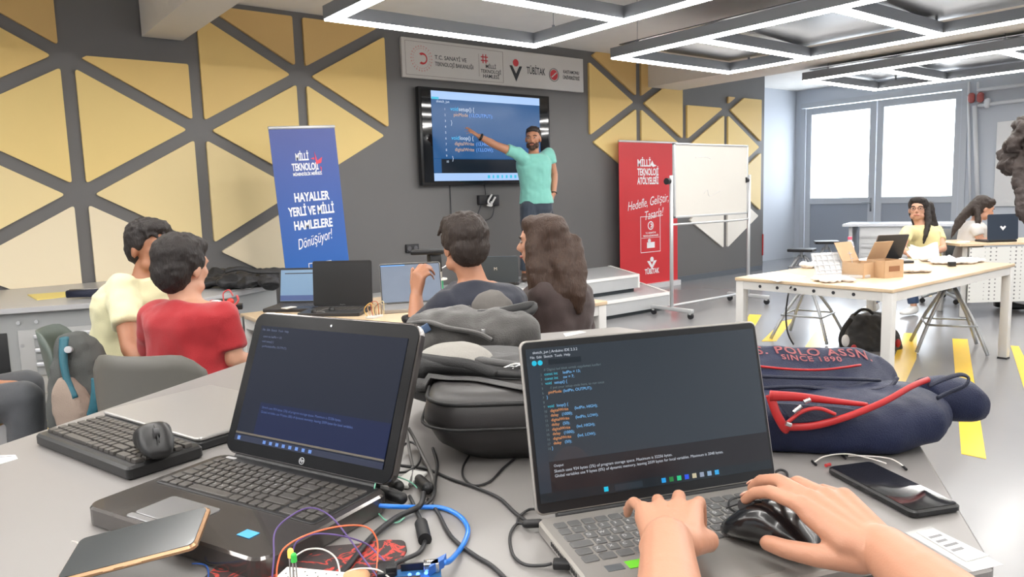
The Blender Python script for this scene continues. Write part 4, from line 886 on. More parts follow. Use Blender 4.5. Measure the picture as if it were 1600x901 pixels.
for (u, v) in ((790, 578), (800, 574)):
    pts = [AD(u+12*math.cos(a)*1.1, v-4*math.cos(a)+4*math.sin(a), 1.255) for a in [2*PI*k/10 for k in range(10)]]
    MB().tube(pts, .0022, sub=2, closed=True).build('metal_clip', m_metal, g, True)
MB().tube([AD(804, 574, 1.25), AD(818, 568, 1.245), AD(832, 560, 1.24)], .0022, sub=3).build('metal_clip', m_metal, g, True)
# --- charcoal backpack at the rear
g = thing('backpack', 'charcoal backpack with round grey pocket, topmost at the back of the pile', 'backpack', AD(740, 530, 1.68))
mb = MB(); blob(mb, 700, 520, 1.66, .095, .10, .06, -.05); blob(mb, 775, 517, 1.68, .10, .11, .058); blob(mb, 665, 528, 1.62, .05, .08, .05); blob(mb, 812, 519, 1.66, .045, .07, .05)
mb.organic('body', m_fab_dk, g, voxel=.007, smooth=6, disp=.012, dscale=14)
mb = MB(); blob(mb, 770, 481, 1.72, .052, .05, .04, .2); mb.organic('pocket', mat('mesh_grey', srgb(104, 100, 96), .8, bump=.5, bscale=700), g, voxel=.006, smooth=4, disp=.004, dscale=25)
MB().tube([AD(728, 482, 1.66), AD(740, 492, 1.65), AD(775, 490, 1.65), AD(810, 482, 1.66), AD(832, 478, 1.68), AD(828, 488, 1.66), AD(800, 496, 1.64)], lambda t: (.012, .009), sub=6).build('shoulder_strap', m_strap, g, True)
MB().tube([AD(640, 505, 1.6), AD(670, 503, 1.57), AD(700, 512, 1.555), AD(745, 520, 1.56), AD(768, 531, 1.56)], lambda t: (.005, .012), sub=6, flat=tuple(CU)).build('seam_flap', m_fab_dk, g, True)
MB().box(AD(755, 520, 1.565), (.008, .004, .016), RB.to_4x4(), bev=.001).build('zip_pull', m_metal, g, True)
MB().box(AD(660, 516, 1.56), (.035, .004, .018), (RB @ Matrix.Rotation(-.5, 3, 'Y')).to_4x4(), bev=.002).build('name_tag', mat('tag_blue', srgb(70, 90, 120), .4), g, True)
# --- navy backpack with red trim
nv = thing('backpack', 'navy backpack with red piping and stitched lettering beside the silver laptop', 'backpack', AZ(1300, 680, TZ))
def nrm(p): return p
def secloft(mb, secs, seg=22, power=3):          # secs: (u, vtop, vbot, depth, halfdepth)
    rings = []
    for u, vt, vb, d, hd in secs:
        a, b = AD(u, vt, d), AD(u, vb, d); c = (a+b)/2; rings.append((c, FF*hd, UP*((a-b).length/2)))
    mb.loft(rings, seg, power); return mb
mb = MB(); secloft(mb, [(1120, 618, 680, 1.28, .06), (1150, 604, 692, 1.28, .10), (1250, 600, 692, 1.27, .12), (1350, 606, 688, 1.25, .115), (1420, 600, 680, 1.25, .10), (1455, 612, 656, 1.26, .06), (1468, 625, 645, 1.27, .02)])
mb.organic('main_body', m_navy, nv, voxel=.006, smooth=10, disp=.006, dscale=16)
rings = []
for u, k in ((1105, .9), (1125, 1.0), (1200, 1.0), (1280, 1.0), (1345, .97), (1375, .82), (1395, .55), (1403, .3)):
    vv = (u-1105)*.030
    prof = [(1.262, 634), (1.262, 604), (1.282, 584), (1.315, 558), (1.35, 536), (1.42, 540), (1.50, 570), (1.50, 640)]
    c_ = (1.36, 604); rings.append([AD(u, c_[1]+(q+vv*(1 if q < 600 else 0)-c_[1])*k, c_[0]+(d_-c_[0])*k) for d_, q in prof])
mb = MB(); ringloft(mb, rings); mb.organic('front_pocket', m_navy, nv, voxel=.006, smooth=5, disp=.004, dscale=16)
MB().tube([AD(1190, 606, 1.255), AD(1250, 604, 1.245), AD(1330, 611, 1.235), AD(1385, 606, 1.235), AD(1402, 590, 1.25)], lambda t: (.0035, .003), sub=5).build('seam', m_navyd, nv, True)
MB().tube([AD(1190, 588, 1.268), AD(1250, 590, 1.262), AD(1330, 592, 1.262), AD(1375, 594, 1.28)], lambda t: (.003, .003), sub=5).build('seam', m_navyd, nv, True)
# red piped opening
MB().tube([AD(1203, 616, 1.155), AD(1213, 645, 1.15), AD(1226, 668, 1.148), AD(1232, 671, 1.148)], lambda t: (.0072, .004), sub=6, flat=tuple(RR)).build('red_piping', m_redt, nv, True)
MB().tube([AD(1226, 667, 1.147), AD(1270, 665, 1.14), AD(1320, 652, 1.135), AD(1380, 628, 1.145), AD(1425, 603, 1.17), AD(1450, 593, 1.2)], lambda t: (.006*(1-.15*t), .004), sub=6, flat=tuple(CU)).build('red_piping', m_redt, nv, True)
MB().tube([AD(1203, 618, 1.15), AD(1250, 620, 1.15), AD(1300, 626, 1.15), AD(1355, 632, 1.15)], lambda t: (.0085*(1-.6*t), .004), sub=6, flat=tuple(CU)).build('red_piping', m_redt, nv, True)
MB().tube([AD(1230, 660, 1.14), AD(1255, 642, 1.135), AD(1280, 638, 1.133), AD(1305, 647, 1.133)], lambda t: (.004, .003), sub=6).build('red_piping', m_redt, nv, True)
mb = MB(); mb.thick([AD(1215, 630, 1.152), AD(1300, 635, 1.147), AD(1340, 640, 1.145), AD(1300, 655, 1.14), AD(1240, 660, 1.145)], FF*.004); mb.build('pocket_opening', m_navyd, nv, True)
for p0, p1 in (((1252, 634), (1240, 644)), ((1256, 628), (1266, 624)), ((1228, 661), (1236, 664))):
    MB().cyl(AD(*p0, 1.132), AD(*p1, 1.132), .0035, seg=8).build('zip_pull', m_metal, nv, True)
# side flap with loop
mb = MB(); secloft(mb, [(1446, 592, 652, 1.27, .05), (1475, 586, 655, 1.26, .05), (1510, 590, 656, 1.25, .045), (1532, 606, 654, 1.25, .03), (1542, 622, 640, 1.25, .012)], power=2.4)
mb.organic('side_flap', m_navy, nv, voxel=.006, smooth=6, disp=.003, dscale=20)
MB().tube([AD(1450, 603, 1.19), AD(1475, 592, 1.185), AD(1500, 585, 1.185), AD(1513, 590, 1.185), AD(1508, 602, 1.18), AD(1485, 612, 1.18), AD(1464, 622, 1.18)], lambda t: (.0045, .0025), sub=6).build('carry_loop', m_navyd, nv, True)
MB().tube([AD(1185, 572, 1.294), AD(1240, 577, 1.287), AD(1290, 577, 1.287), AD(1345, 570, 1.30)], .0022, sub=5).build('red_stitching', m_redt, nv, True)
# stitched lettering lying on the sloping top panel
def top_frame():
    o = AD(1268, 556, 1.315); x = AD(1355, 561, 1.30)-AD(1185, 554, 1.31); y = AD(1268, 540, 1.40)-AD(1268, 556, 1.315)
    return frame(o, x, y)
m_st = mat('stitch_rose', srgb(190, 112, 116), .6)
def settle(root, z, inside=None):
    for o in bpy.data.objects:
        if o.parent == root and o.type == 'MESH':
            M_ = WM(o); Mi = M_.inverted()
            for v in o.data.vertices:
                w = M_ @ v.co
                if w.z < z and (inside is None or inside(w)): w.z = z+.0004*(w.z-z); v.co = Mi @ w
settle(nv, TZ+.0025)
for r_ in [o for o in bpy.data.objects if o.name.startswith('backpack') and o.parent is None]:
    if 'middle of the pile' in r_['label']:
        def ins_(w): q = w-A0_; return -.03 < q.dot(ex) < .38 and -.02 < q.dot(ey) < .37
        A0_ = A; settle(r_, TZ+.1205, ins_)
    settle(r_, TZ+.0022)
# ================================================================== phones, labels, mat, electronics
def phone(label, M, L, Wd, th, body, glass, rim=None, curve=0):
    t = thing('smartphone', label, 'phone', M=M)
    MB().rbox((0, 0, th/2), (L, Wd, th), .009, .0025).build('body', body, t)
    MB().rbox((0, 0, th+.0002), (L-.006, Wd-.006, .001), .007, .0003).build('screen', glass, t)
    MB().box((L*.05, -Wd/2-.0006, th*.55), (.02, .0016, .0025), bev=.0005).build('side_button', rim or body, t)
    MB().box((-L*.12, -Wd/2-.0006, th*.55), (.012, .0016, .0025), bev=.0005).build('side_button', rim or body, t)
    return t
m_pglass = mat('phone_glass', srgb(22, 22, 24), .06, coat=.5, noise_amt=.2, nscale=14); m_gold = mat('phone_gold_rim', srgb(176, 140, 108), .25, .7); m_pcase = mat('phone_case_black', srgb(22, 22, 24), .35)
a, b, c, e = [AZ(u, v, TZ+.012) for u, v in ((1296, 728), (1428, 801), (1502, 784), (1356, 718))]
pd = ((b-a)+(c-e)).normalized(); pc = (a+b+c+e)/4
phone('black phone lying flat beside the typing hand, screen up', T((pc.x, pc.y, TZ+.001)) @ RZ(math.atan2(pd.y, pd.x)), .168, .076, .010, m_pcase, m_pglass)
# phone leaning on the front edge of the black laptop
pL = AD(104, 886, .80); pR = AD(323, 826, .86)
pL = AZ(104, 878, TZ+.018); pR = AZ(322, 822, TZ+.050)
x_ = (pR-pL).normalized(); yv = (AZ(110, 862, TZ+.03)-AZ(105, 905, TZ+.005))
yv = (FF*.96+UP*.26)
PM = frame((pL+pR)/2, x_, yv)
phone('gold-rimmed phone propped against the front edge of the black laptop', PM @ T((0, 0, -.004)), .158, .074, .008, m_gold, mat('phone_glass_lit', srgb(40, 45, 47), .16, coat=.2, noise_amt=.3, nscale=16), m_gold)
def decal(label, pts, z, material, cat='label', name='sticker', extra=None):
    P = [AZ(u, v, z) for u, v in pts]
    o = MB().slab([(p.x, p.y) for p in P][::-1], z, z+.0006).build(name, material); tag(o, label, cat); return P
m_lab = mat('paper_label', srgb(214, 214, 212), .45); m_foil = mat('clear_tape', srgb(168, 170, 172), .15, alpha=.9)
def sticker(label, pts, lines=3, cat='label'):
    P = [AZ(u, v, TZ) for u, v in pts]; c = sum(P, Vector())/4; t = thing('sticker', label, cat, (c.x, c.y, TZ))
    MB().slab([(p.x, p.y) for p in P][::-1], TZ+.0002, TZ+.0010).build('paper', m_lab, t, True)
    mb = MB()
    for k in range(lines):
        s0 = .2+.6*k/max(1, lines); 
        a = P[0].lerp(P[3], s0).lerp(P[1].lerp(P[2], s0), .12); b = P[0].lerp(P[3], s0).lerp(P[1].lerp(P[2], s0), .8-.15*(k % 2)); w = (P[3]-P[0])*.06
        mb.thick([a+UP*.0012, b+UP*.0012, b+w+UP*.0012, a+w+UP*.0012], UP*.0002)
    mb.build('printed_line', mat('label_print', srgb(120, 120, 122), .5), t, True); return t
sticker('white printed label under tape at the near right corner of the workbench', [(1432, 832), (1458, 826), (1545, 868), (1510, 878)], 4)
P = [AZ(u, v, TZ) for u, v in ((1414, 832), (1454, 822), (1568, 882), (1520, 893))]
tag(MB().slab([(p.x, p.y) for p in P][::-1], TZ+.0001, TZ+.0003).build('tape_strip', mat('tape_film', srgb(172, 172, 170), .12)), 'shiny clear tape over the printed label at the near right corner', 'tape')
sticker('small white label near the left edge of the workbench', [(-4, 712), (24, 711), (28, 717), (-2, 726)], 1)
sticker('small worn white label at the far edge of the workbench', [(880, 521), (905, 517), (916, 519), (884, 526)], 1)
# mouse mat with red crackle pattern
def mat_mat():
    m = mat('mousemat_red_crackle', (.02, .018, .018), .7); nt = m.node_tree; b = nt.nodes['Principled BSDF']
    n = nt.nodes.new('ShaderNodeTexNoise'); n.inputs['Scale'].default_value = 26; n.inputs['Detail'].default_value = 4; n.inputs['Distortion'].default_value = 1.5
    tc = nt.nodes.new('ShaderNodeTexCoord'); nt.links.new(tc.outputs['Object'], n.inputs['Vector']); r = nt.nodes.new('ShaderNodeValToRGB'); e = r.color_ramp.elements
    e[0].position = .47; e[0].color = (.03, .02, .02, 1); e[1].position = .515; e[1].color = (*srgb(196, 60, 48), 1); x = e.new(.56); x.color = (.035, .025, .025, 1)
    nt.links.new(n.outputs[0], r.inputs[0]); nt.links.new(r.outputs[0], b.inputs['Base Color']); return m
mm = [(318, 905), (345, 882), (430, 868), (520, 855), (560, 852), (600, 846), (632, 846), (636, 862), (628, 876), (655, 905), (640, 960), (330, 960)]
P = [AZ(u, v, TZ) for u, v in mm]; P2 = round_poly([(p.x, p.y) for p in P], .012, 3)
tag(MB().slab([(p.x, p.y) for p in P2][::-1], TZ+.0002, TZ+.003, .0008).build('mouse_mat', mat_mat()), 'black mouse mat with red crackle pattern under the circuit board', 'mouse mat')
# breadboard, LEDs, board
bz = TZ+.003
bc = AZ(478, 905, bz+.01); bb = thing('breadboard', 'white breadboard with lit LED at the bottom edge of the picture', 'electronics', (bc.x, bc.y, bz), -.9)
MB().box((0, 0, .0045), (.075, .05, .009), bev=.001).build('board', mat('breadboard_white', srgb(226, 224, 216), .5), bb)
for i in range(10):
    for j in range(6): 
        if (i*7+j) % 2 == 0: MB().box((-.03+i*.0065, -.018+j*.007, .0091), (.0014, .0014, .0006)).build('pin_hole', m_blk, bb)
def led(pA, pB, label, shellm, zA):
    p = AD(*pA); q = Vector((p.x, p.y, 0)); t = thing('led', label, 'electronics', (p.x, p.y, bz+.009))
    b = MB().cyl(p-UP*.004, p+UP*.002, .003).ell(p+UP*.002, (.003, .003, .0035)).build('bulb', shellm, t, True)
    for s_ in (-1, 1): MB().cyl(p+RR*.0015*s_-UP*.004, Vector((p.x, p.y, bz+.009))+RR*.0025*s_, .0007, seg=6).build('leg', m_metal, t, True)
led((454, 864, .735), None, 'small orange LED glowing on the breadboard', glow('led_orange', (1, .5, .08), 1.6), 0)
led((459, 871, .73), None, 'small green LED beside the glowing orange one', mat('led_green', srgb(60, 170, 70), .3, emit=srgb(40, 160, 60), es=.4), 0)
ac = AZ(640, 905, bz+.008); ab = thing('microcontroller_board', 'blue microcontroller board with blue USB cable plugged in', 'electronics', (ac.x, ac.y, bz), -.55)
MB().rbox((0, 0, .006), (.069, .053, .0018), .003, .0003).build('circuit_board', mat('pcb_blue', srgb(40, 92, 140), .35), ab)
MB().box((.024, .017, .0125), (.017, .012, .011), bev=.0008).build('usb_socket', m_metal, ab)
MB().box((-.006, .0, .0085), (.035, .009, .003)).build('chip', m_blk, ab); MB().box((.01, .0225, .011), (.04, .0025, .008)).build('pin_header', m_blk, ab); MB().box((.0, -.0225, .011), (.05, .0025, .008)).build('pin_header', m_blk, ab)
MB().box((-.02, .016, .0125), (.012, .01, .01), bev=.0008).build('power_jack', m_blk, ab)
for i in range(3): MB().ell((.0+.009*i, .009, .009), (.0022, .0022, .0015)).build('indicator_light', glow('board_led_blue', (.05, .15, 1), 6), ab)
for sx in (-.03, .03):
    for sy in (-.022, .022): MB().cyl((sx, sy, 0), (sx, sy, .0055), .0018, seg=8).build('standoff', m_metal, ab)
mod = AZ(604, 893, bz+.006); tag(MB().box((mod.x, mod.y, bz+.006), (.02, .03, .012), RZ(-.5), bev=.001).build('connector_block', m_blk), 'black connector block beside the blue board', 'electronics')
ds = AZ(556, 903, bz+.004); tag(MB().ell((ds.x, ds.y, bz+.006), (.016, .016, .006)).build('tan_disc', mat('cork_tan', srgb(196, 150, 110), .7)), 'small tan round pad between the wires at the bottom', 'pad')
# ---- cables and wires (points: pixel sight line met with a height above the bench)
def C3(pts): return [AZ(u, v, TZ+z) for u, v, z in pts]
def cable(name, label, pts, r, material, cat='cable', sub=6): return tag(MB().tube(C3(pts), r, 8, sub).build(name, material), label, cat)
m_cblk = mat('cable_black', srgb(34, 34, 36), .45); m_cgr = mat('cable_grey', srgb(96, 94, 92), .5); m_cblue = mat('cable_blue', srgb(28, 116, 214), .3, coat=.3)
uc = thing('usb_cable', 'bright blue USB cable from the black laptop to the blue board', 'cable', AZ(640, 800, TZ))
MB().tube(C3([(588, 789, .014), (612, 791, .013), (650, 792, .006), (690, 793, .004), (718, 806, .004), (731, 826, .004), (724, 850, .004), (705, 874, .010), (693, 879, .016)]), .0032, 10, 6).build('cord', m_cblue, uc, True)
p, q = C3([(566, 781, .013), (590, 789, .014)]); MB().cap(p, q, .0045).box(p, (.012, .016, .007), RZ(-1.2), bev=.001).build('plug', m_cblue, uc, True)
p, q = C3([(695, 876, .016), (672, 889, .016)]); MB().thick([p+UP*.005, q+UP*.005, q-UP*.005, p-UP*.005], Vector((.006, .006, 0))).thick([p+UP*.005, q+UP*.005, q-UP*.005, p-UP*.005], -Vector((.004, .004, 0))).build('plug', mat('plug_blue', srgb(40, 96, 176), .35), uc, True)
cable('cable', 'thick black cord curving from the pile behind the laptop down to the mouse mat', [(662, 770, .012), (655, 790, .01), (620, 808, .006), (585, 835, .006), (555, 870, .006), (528, 905, .006), (510, 930, .006)], .0038, m_cblk)
fc = thing('cable', 'black cord with a round ferrite bead beside the blue cable', 'cable', AZ(661, 832, TZ))
MB().tube(C3([(640, 775, .006), (652, 800, .004), (661, 822, .004), (664, 845, .004), (655, 862, .004), (635, 872, .006), (618, 880, .012), (606, 890, .012)]), .0028, 8, 6).build('cord', m_cblk, fc, True)
p, q = C3([(658, 818, .006), (664, 843, .006)]); MB().cyl(p, q, .0085, seg=16).build('ferrite_bead', m_blk, fc, True)
cable('cable', 'long black cord running from the cable pile to the silver laptop', [(600, 712, .03), (622, 726, .012), (665, 732, .003), (705, 748, .003), (745, 762, .003), (780, 778, .003), (806, 802, .003), (830, 818, .008)], .0024, m_cblk)
cable('cable', 'black cord slanting down across the bench to the bottom edge, right of the blue cable', [(668, 780, .003), (684, 800, .003), (705, 838, .003), (740, 866, .003), (770, 885, .003), (800, 915, .003), (820, 940, .003)], .0026, m_cblk)
cable('cable', 'black looped cord on the bench below the backpacks', [(805, 715, .004), (785, 732, .003), (765, 752, .003), (740, 758, .003), (724, 745, .003), (724, 728, .003), (733, 712, .003)], .0018, m_cblk)
cable('cable', 'grey cord hanging down behind the black laptop, nearer the lid', [(632, 655, .05), (636, 680, .03), (640, 705, .012), (645, 735, .005), (640, 758, .006)], .0026, m_cgr)
cable('cable', 'grey cord bending right behind the black laptop', [(638, 668, .04), (650, 690, .02), (662, 715, .01), (674, 740, .006), (678, 765, .006), (672, 790, .004)], .0028, m_cgr)
cable('cable', 'thin black cord in a small loop behind the black laptop', [(626, 700, .012), (640, 690, .012), (655, 700, .01), (655, 722, .008), (640, 735, .006), (622, 738, .004)], .002, m_cblk)
cable('cable', 'black cord dropping along the right end of the cable pile', [(676, 700, .006), (683, 725, .006), (680, 750, .01), (677, 775, .01), (662, 790, .006)], .0026, m_cblk)
for pts, lab in (([(592, 765, .012), (612, 772, .012), (628, 778, .012)], 'black plug lying at the side of the black laptop'), ([(655, 748, .01), (668, 762, .012)], 'black plug standing in the middle of the cable pile'), ([(606, 748, .016), (622, 760, .014)], 'black plug half under the green wire')):
    P = C3(pts); mb = MB(); mb.chain(P, [.007, .009, .008][:len(P)]); tag(mb.build('power_plug', m_blk), lab, 'plug')
pb = AZ(640, 752, TZ); tag(MB().box((pb.x, pb.y, TZ+.004), (.06, .03, .006), RZ(.5), bev=.002).build('paper_slip', mat('slip_white', srgb(206, 206, 202), .6)), 'crumpled white slip under the cables behind the black laptop', 'paper')
c1 = thing('charger', 'black angled charger plug with cord at the left side of the silver laptop', 'cable', AZ(830, 818, TZ))
P = C3([(822, 818, .009), (843, 817, .009)]); MB().cap(P[0], P[1], .0055).build('plug', m_blk, c1, True)
MB().tube(C3([(822, 819, .008), (808, 818, .004), (798, 832, .003), (797, 850, .003), (804, 870, .003), (822, 882, .003), (848, 883, .005), (862, 880, .008)]), .0019, 8, 6).build('cord', m_cblk, c1, True)
MB().tube(C3([(838, 795, .010), (826, 796, .004), (812, 806, .003), (808, 818, .005)]), .0019, 8, 5).build('cord', m_cblk, c1, True)
P = C3([(864, 880, .009), (892, 881, .009)]); d_ = (P[1]-P[0]); MB().box((P[0]+P[1])/2, (d_.length, .014, .009), RZ(math.atan2(d_.y, d_.x)), bev=.002).build('usb_plug', m_blk, c1, True)
cable('cable', 'short black cord looping out behind the right hinge of the silver laptop', [(1205, 742, .012), (1218, 734, .006), (1229, 738, .004), (1228, 750, .004), (1215, 752, .006)], .002, m_cblk)
_c = MB().tube(C3([(1150, 800, .036), (1140, 793, .03), (1141, 781, .026), (1155, 776, .024), (1180, 775, .022), (1200, 772, .022)]), .0016, 8, 6).build('cord', m_blk, MOUSE2, True)
def jumper(label, pts, color, nm='jumper_wire'): return cable(nm, label, pts, .00075*1.3, mat('wire_'+color[0], srgb(*color[1]), .4), 'wire')
jumper('orange jumper wire arching over the mouse mat', [(432, 905, .012), (434, 880, .03), (445, 855, .045), (480, 835, .05), (530, 822, .05), (570, 822, .045), (588, 840, .03), (590, 870, .012), (588, 895, .006)], ('orange', (232, 110, 70)))
jumper('dark purple jumper wire rising highest from the breadboard', [(425, 905, .01), (428, 870, .03), (430, 830, .05), (455, 805, .06), (485, 793, .06), (515, 805, .05), (545, 840, .03), (570, 875, .012), (590, 900, .008)], ('purple', (92, 72, 130)))
jumper('purple jumper wire in a low arch over the mouse mat', [(458, 860, .025), (465, 845, .035), (490, 834, .04), (530, 836, .035), (570, 848, .02), (590, 865, .01), (620, 895, .008)], ('purple', (92, 72, 130)))
jumper('white jumper wire arching right from the LEDs', [(462, 868, .02), (480, 858, .025), (505, 858, .025), (525, 872, .02), (532, 900, .012)], ('white', (210, 206, 200)))
jumper('white jumper wire low at the bottom edge beside the tan pad', [(540, 895, .012), (560, 888, .016), (590, 890, .016), (612, 905, .01)], ('white', (210, 206, 200)))
jumper('thin green wire looping at the side of the black laptop', [(585, 780, .02), (586, 758, .03), (594, 744, .03), (615, 743, .03), (640, 752, .02), (652, 762, .012)], ('green', (110, 176, 150)))
jumper('thin green wire lying on the bench by the blue cable', [(590, 800, .004), (602, 812, .003), (620, 816, .003), (632, 808, .004)], ('green', (110, 176, 150)))
jumper('thin blue wire poking out under the propped phone', [(300, 880, .004), (320, 882, .003), (326, 895, .003), (322, 915, .003)], ('blue', (50, 90, 170)))
jumper('short white wire end behind the propped phone', [(112, 845, .012), (122, 848, .008), (128, 858, .003)], ('white', (210, 206, 200)))
ww = thing('wire_pair', 'pair of thin white wires with black ends behind the black phone', 'wire', AZ(1340, 715, TZ))
m_ww = mat('wire_white', srgb(210, 206, 200), .4)
MB().tube(C3([(1272, 722, .004), (1290, 712, .008), (1325, 709, .010), (1360, 716, .008), (1385, 724, .004)]), .0011, 8, 6).build('wire', m_ww, ww, True)
MB().tube(C3([(1325, 712, .006), (1350, 712, .008), (1390, 716, .008), (1412, 728, .004)]), .0011, 8, 6).build('wire', m_ww, ww, True)
for u, v in ((1272, 723), (1413, 730), (1318, 713)):
    P = C3([(u-3, v-3, .003), (u+3, v+3, .003)]); MB().cyl(P[0], P[1], .002, seg=8).build('wire_end', m_blk, ww, True)
P = C3([(1290, 727, .004), (1297, 725, .004)]); MB().cyl(P[0], P[1], .0025, seg=8).build('wire_end', m_redt, ww, True)
cable('cable', 'white cord end poking out under the navy backpack', [(1408, 680, .002), (1425, 683, .003), (1432, 684, .003)], .0015, m_ww)
# ================================================================== PEOPLE
def skin(name, rgb): return mat(name, srgb(*rgb), .5, sss=.06, noise_amt=.05, nscale=30, bump=.05, bscale=500)
sk_a, sk_b, sk_c, sk_d = skin('skin_warm', (178, 126, 98)), skin('skin_light', (196, 148, 122)), skin('skin_tan', (158, 108, 80)), skin('skin_hand', (182, 132, 106))
def hairm(name, rgb, st=(14, 14, 1.5)):
    return mat(name, srgb(*rgb), .55, noise_amt=.45, nscale=9, bump=.6, bscale=14, stretch=st, spec=.4)
h_blk, h_brn, h_dkb = hairm('hair_black', (36, 30, 28)), hairm('hair_brown', (66, 48, 38)), hairm('hair_dark_brown', (48, 38, 33))
def cloth(name, rgb, a=.06): return mat(name, srgb(*rgb), .8, noise_amt=a, nscale=7, bump=.25, bscale=350, sheen=.2)
def V(*a): return Vector(a)
def hand_parts(mb, M, s=1.0, side=1, curl=None, spread=(.16, .05, -.05, -.18), thumb=((.9, .25), (.35, .1)), nails=None, thick=1.0, thumb_pts=None):
    """M: wrist frame, y towards the fingers, z out of the back of the hand, x towards the thumb"""
    curl = curl or [(.3, .4, .3)]*4
    L = [(.042, .026, .021), (.047, .030, .022), (.043, .028, .022), (.034, .021, .019)]
    bx = [.028, .009, -.011, -.029]; by = [.088, .092, .087, .078]; R0 = [.0092, .0094, .0088, .0078]
    def P(x, y, z): return M @ V(x*s, y*s, z*s)
    r = lambda q: q*s*thick
    mb.chain([P(.0, -.03, 0), P(.0, .01, 0)], [r(.024), r(.022)])
    mb.ell(P(0, -.012, 0), (r(.029), .03*s, r(.019)), M.to_3x3().normalized())
    for i in range(4):
        b = P(bx[i], by[i], .0); mb.cap(P(bx[i]*.45, .012, -.003), b, r(.0155), r(.0108)); mb.cap(P(bx[i]*.7+.004, .03, -.004), P(bx[i]*.95, by[i]-.012, -.003), r(.014), r(.012))
        a = 0; p = V(bx[i], by[i], 0); sp = spread[i]
        for j in range(3):
            a += curl[i][j]; d = V(math.sin(sp)*math.cos(a), math.cos(sp)*math.cos(a), -math.sin(a)); q = p+d*L[i][j]
            mb.cap(P(*p), P(*q), r(R0[i]*(1-.09*j)), r(R0[i]*(1-.09*(j+1)))); p = q
            if j == 2 and nails is not None:
                up = V(math.sin(sp)*math.sin(a), math.cos(sp)*math.sin(a), math.cos(a)); nails.append((P(*(q-d*.004+up*R0[i]*.68)), M.to_3x3() @ d, M.to_3x3() @ up, r(R0[i]*.62)))
    if thumb_pts: T_ = [Vector(t) for t in thumb_pts]
    else:
        (a1, e1), (a2, e2) = thumb; c0 = V(.022, .018, -.008); d1 = V(math.sin(a1), math.cos(a1), -e1); d2 = V(math.sin(a2), math.cos(a2), -e2)
        c1 = c0+d1.normalized()*.042; c2 = c1+d2.normalized()*.032; c3 = c2+(d2*1.1+V(-.1, .1, 0)).normalized()*.026; T_ = [P(*c) for c in (c0, c1, c2, c3)]
    mb.chain(T_, [r(.0165), r(.0125), r(.0108), r(.0095)]); mb.cap(P(.006, .03, -.006), T_[1].lerp(T_[0], .3), r(.014), r(.013))
    return T_
def hframe(w, d, n, thumb_left):
    """frame with y=d, z~n ; x towards the thumb"""
    y = Vector(d).normalized(); z = Vector(n); z = (z-y*z.dot(y)).normalized(); x = y.cross(z)
    s = -1 if thumb_left else 1
    return Matrix(((x.x*s, y.x, z.x, w[0]), (x.y*s, y.y, z.y, w[1]), (x.z*s, y.z, z.z, w[2]), (0, 0, 0, 1)))
def headM(c, f, tilt=0, roll=0):
    f = Vector(f).normalized(); x = f.cross(UP).normalized(); u = x.cross(f)
    M = Matrix(((x.x, f.x, u.x, c[0]), (x.y, f.y, u.y, c[1]), (x.z, f.z, u.z, c[2]), (0, 0, 0, 1)))
    return M @ RX(tilt) @ RY(roll)      # x right, y face, z up
def head_parts(mb, M, s=1.0):
    E = lambda c, r, rot=None: mb.ell(M @ (V(*c)*s), tuple(q*s for q in r), M.to_3x3() @ rot.to_3x3() if rot else M.to_3x3())
    E((0, -.01, .028), (.072, .092, .085)); E((0, .022, -.03), (.058, .062, .072)); E((0, .048, -.078), (.032, .034, .03)); E((0, .055, .03), (.052, .035, .045))
    for sx in (-1, 1): E((sx*.036, .055, -.012), (.022, .026, .024)); E((sx*.075, -.008, -.008), (.010, .019, .031), RX(-.2)); E((sx*.045, .02, -.065), (.02, .04, .025))
    mb.chain([M @ (V(0, .086, .016)*s), M @ (V(0, .108, -.022)*s)], [.0085*s, .0125*s]); E((0, .098, -.028), (.018, .012, .010))
    E((0, .082, -.055), (.025, .013, .008)); E((0, .078, -.066), (.022, .013, .008)); E((0, .078, .03), (.05, .014, .010))
def face_parts(root, M, s, browm, lipm, glasses=False, beard=None):
    R3 = M.to_3x3()
    for sx in (-1, 1):
        e = MB().ell(M @ (V(sx*.032, .080, .008)*s), (.0125*s, .0075*s, .0062*s), R3, 12, 8).build('eye', mat('eye_white', srgb(168, 158, 152), .3), root, True)
        MB().ell(M @ (V(sx*.032, .0865, .008)*s), (.0052*s, .002*s, .0052*s), R3, 10, 6).build('iris', mat('iris_dark', srgb(30, 20, 16), .2), e, True)
        MB().tube([M @ (V(sx*.016, .0905, .026)*s), M @ (V(sx*.034, .0895, .031)*s), M @ (V(sx*.052, .078, .025)*s)], .0035*s, 6, 4).build('eyebrow', browm, root, True)
    MB().tube([M @ (V(-.024, .086, -.059)*s), M @ (V(-.01, .0955, -.057)*s), M @ (V(.01, .0955, -.057)*s), M @ (V(.024, .086, -.059)*s)], lambda t: (.0045*s, .0045*s), 8, 4).build('lips', lipm, root, True)
    if glasses:
        g = MB()
        for sx in (-1, 1): g.tube([M @ (V(sx*.033+.022*math.cos(a), .096, .008+.018*math.sin(a))*s) for a in [2*PI*k/14 for k in range(14)]], .0016*s, 6, 1, closed=True)
        g.tube([M @ (V(-.011, .098, .012)*s), M @ (V(.011, .098, .012)*s)], .0015*s, 6, 1)
        for sx in (-1, 1): g.tube([M @ (V(sx*.055, .096, .012)*s), M @ (V(sx*.076, .0, .008)*s)], .0014*s, 6, 1)
        g.build('glasses', mat('glasses_frame', srgb(60, 50, 46), .3), root, True)
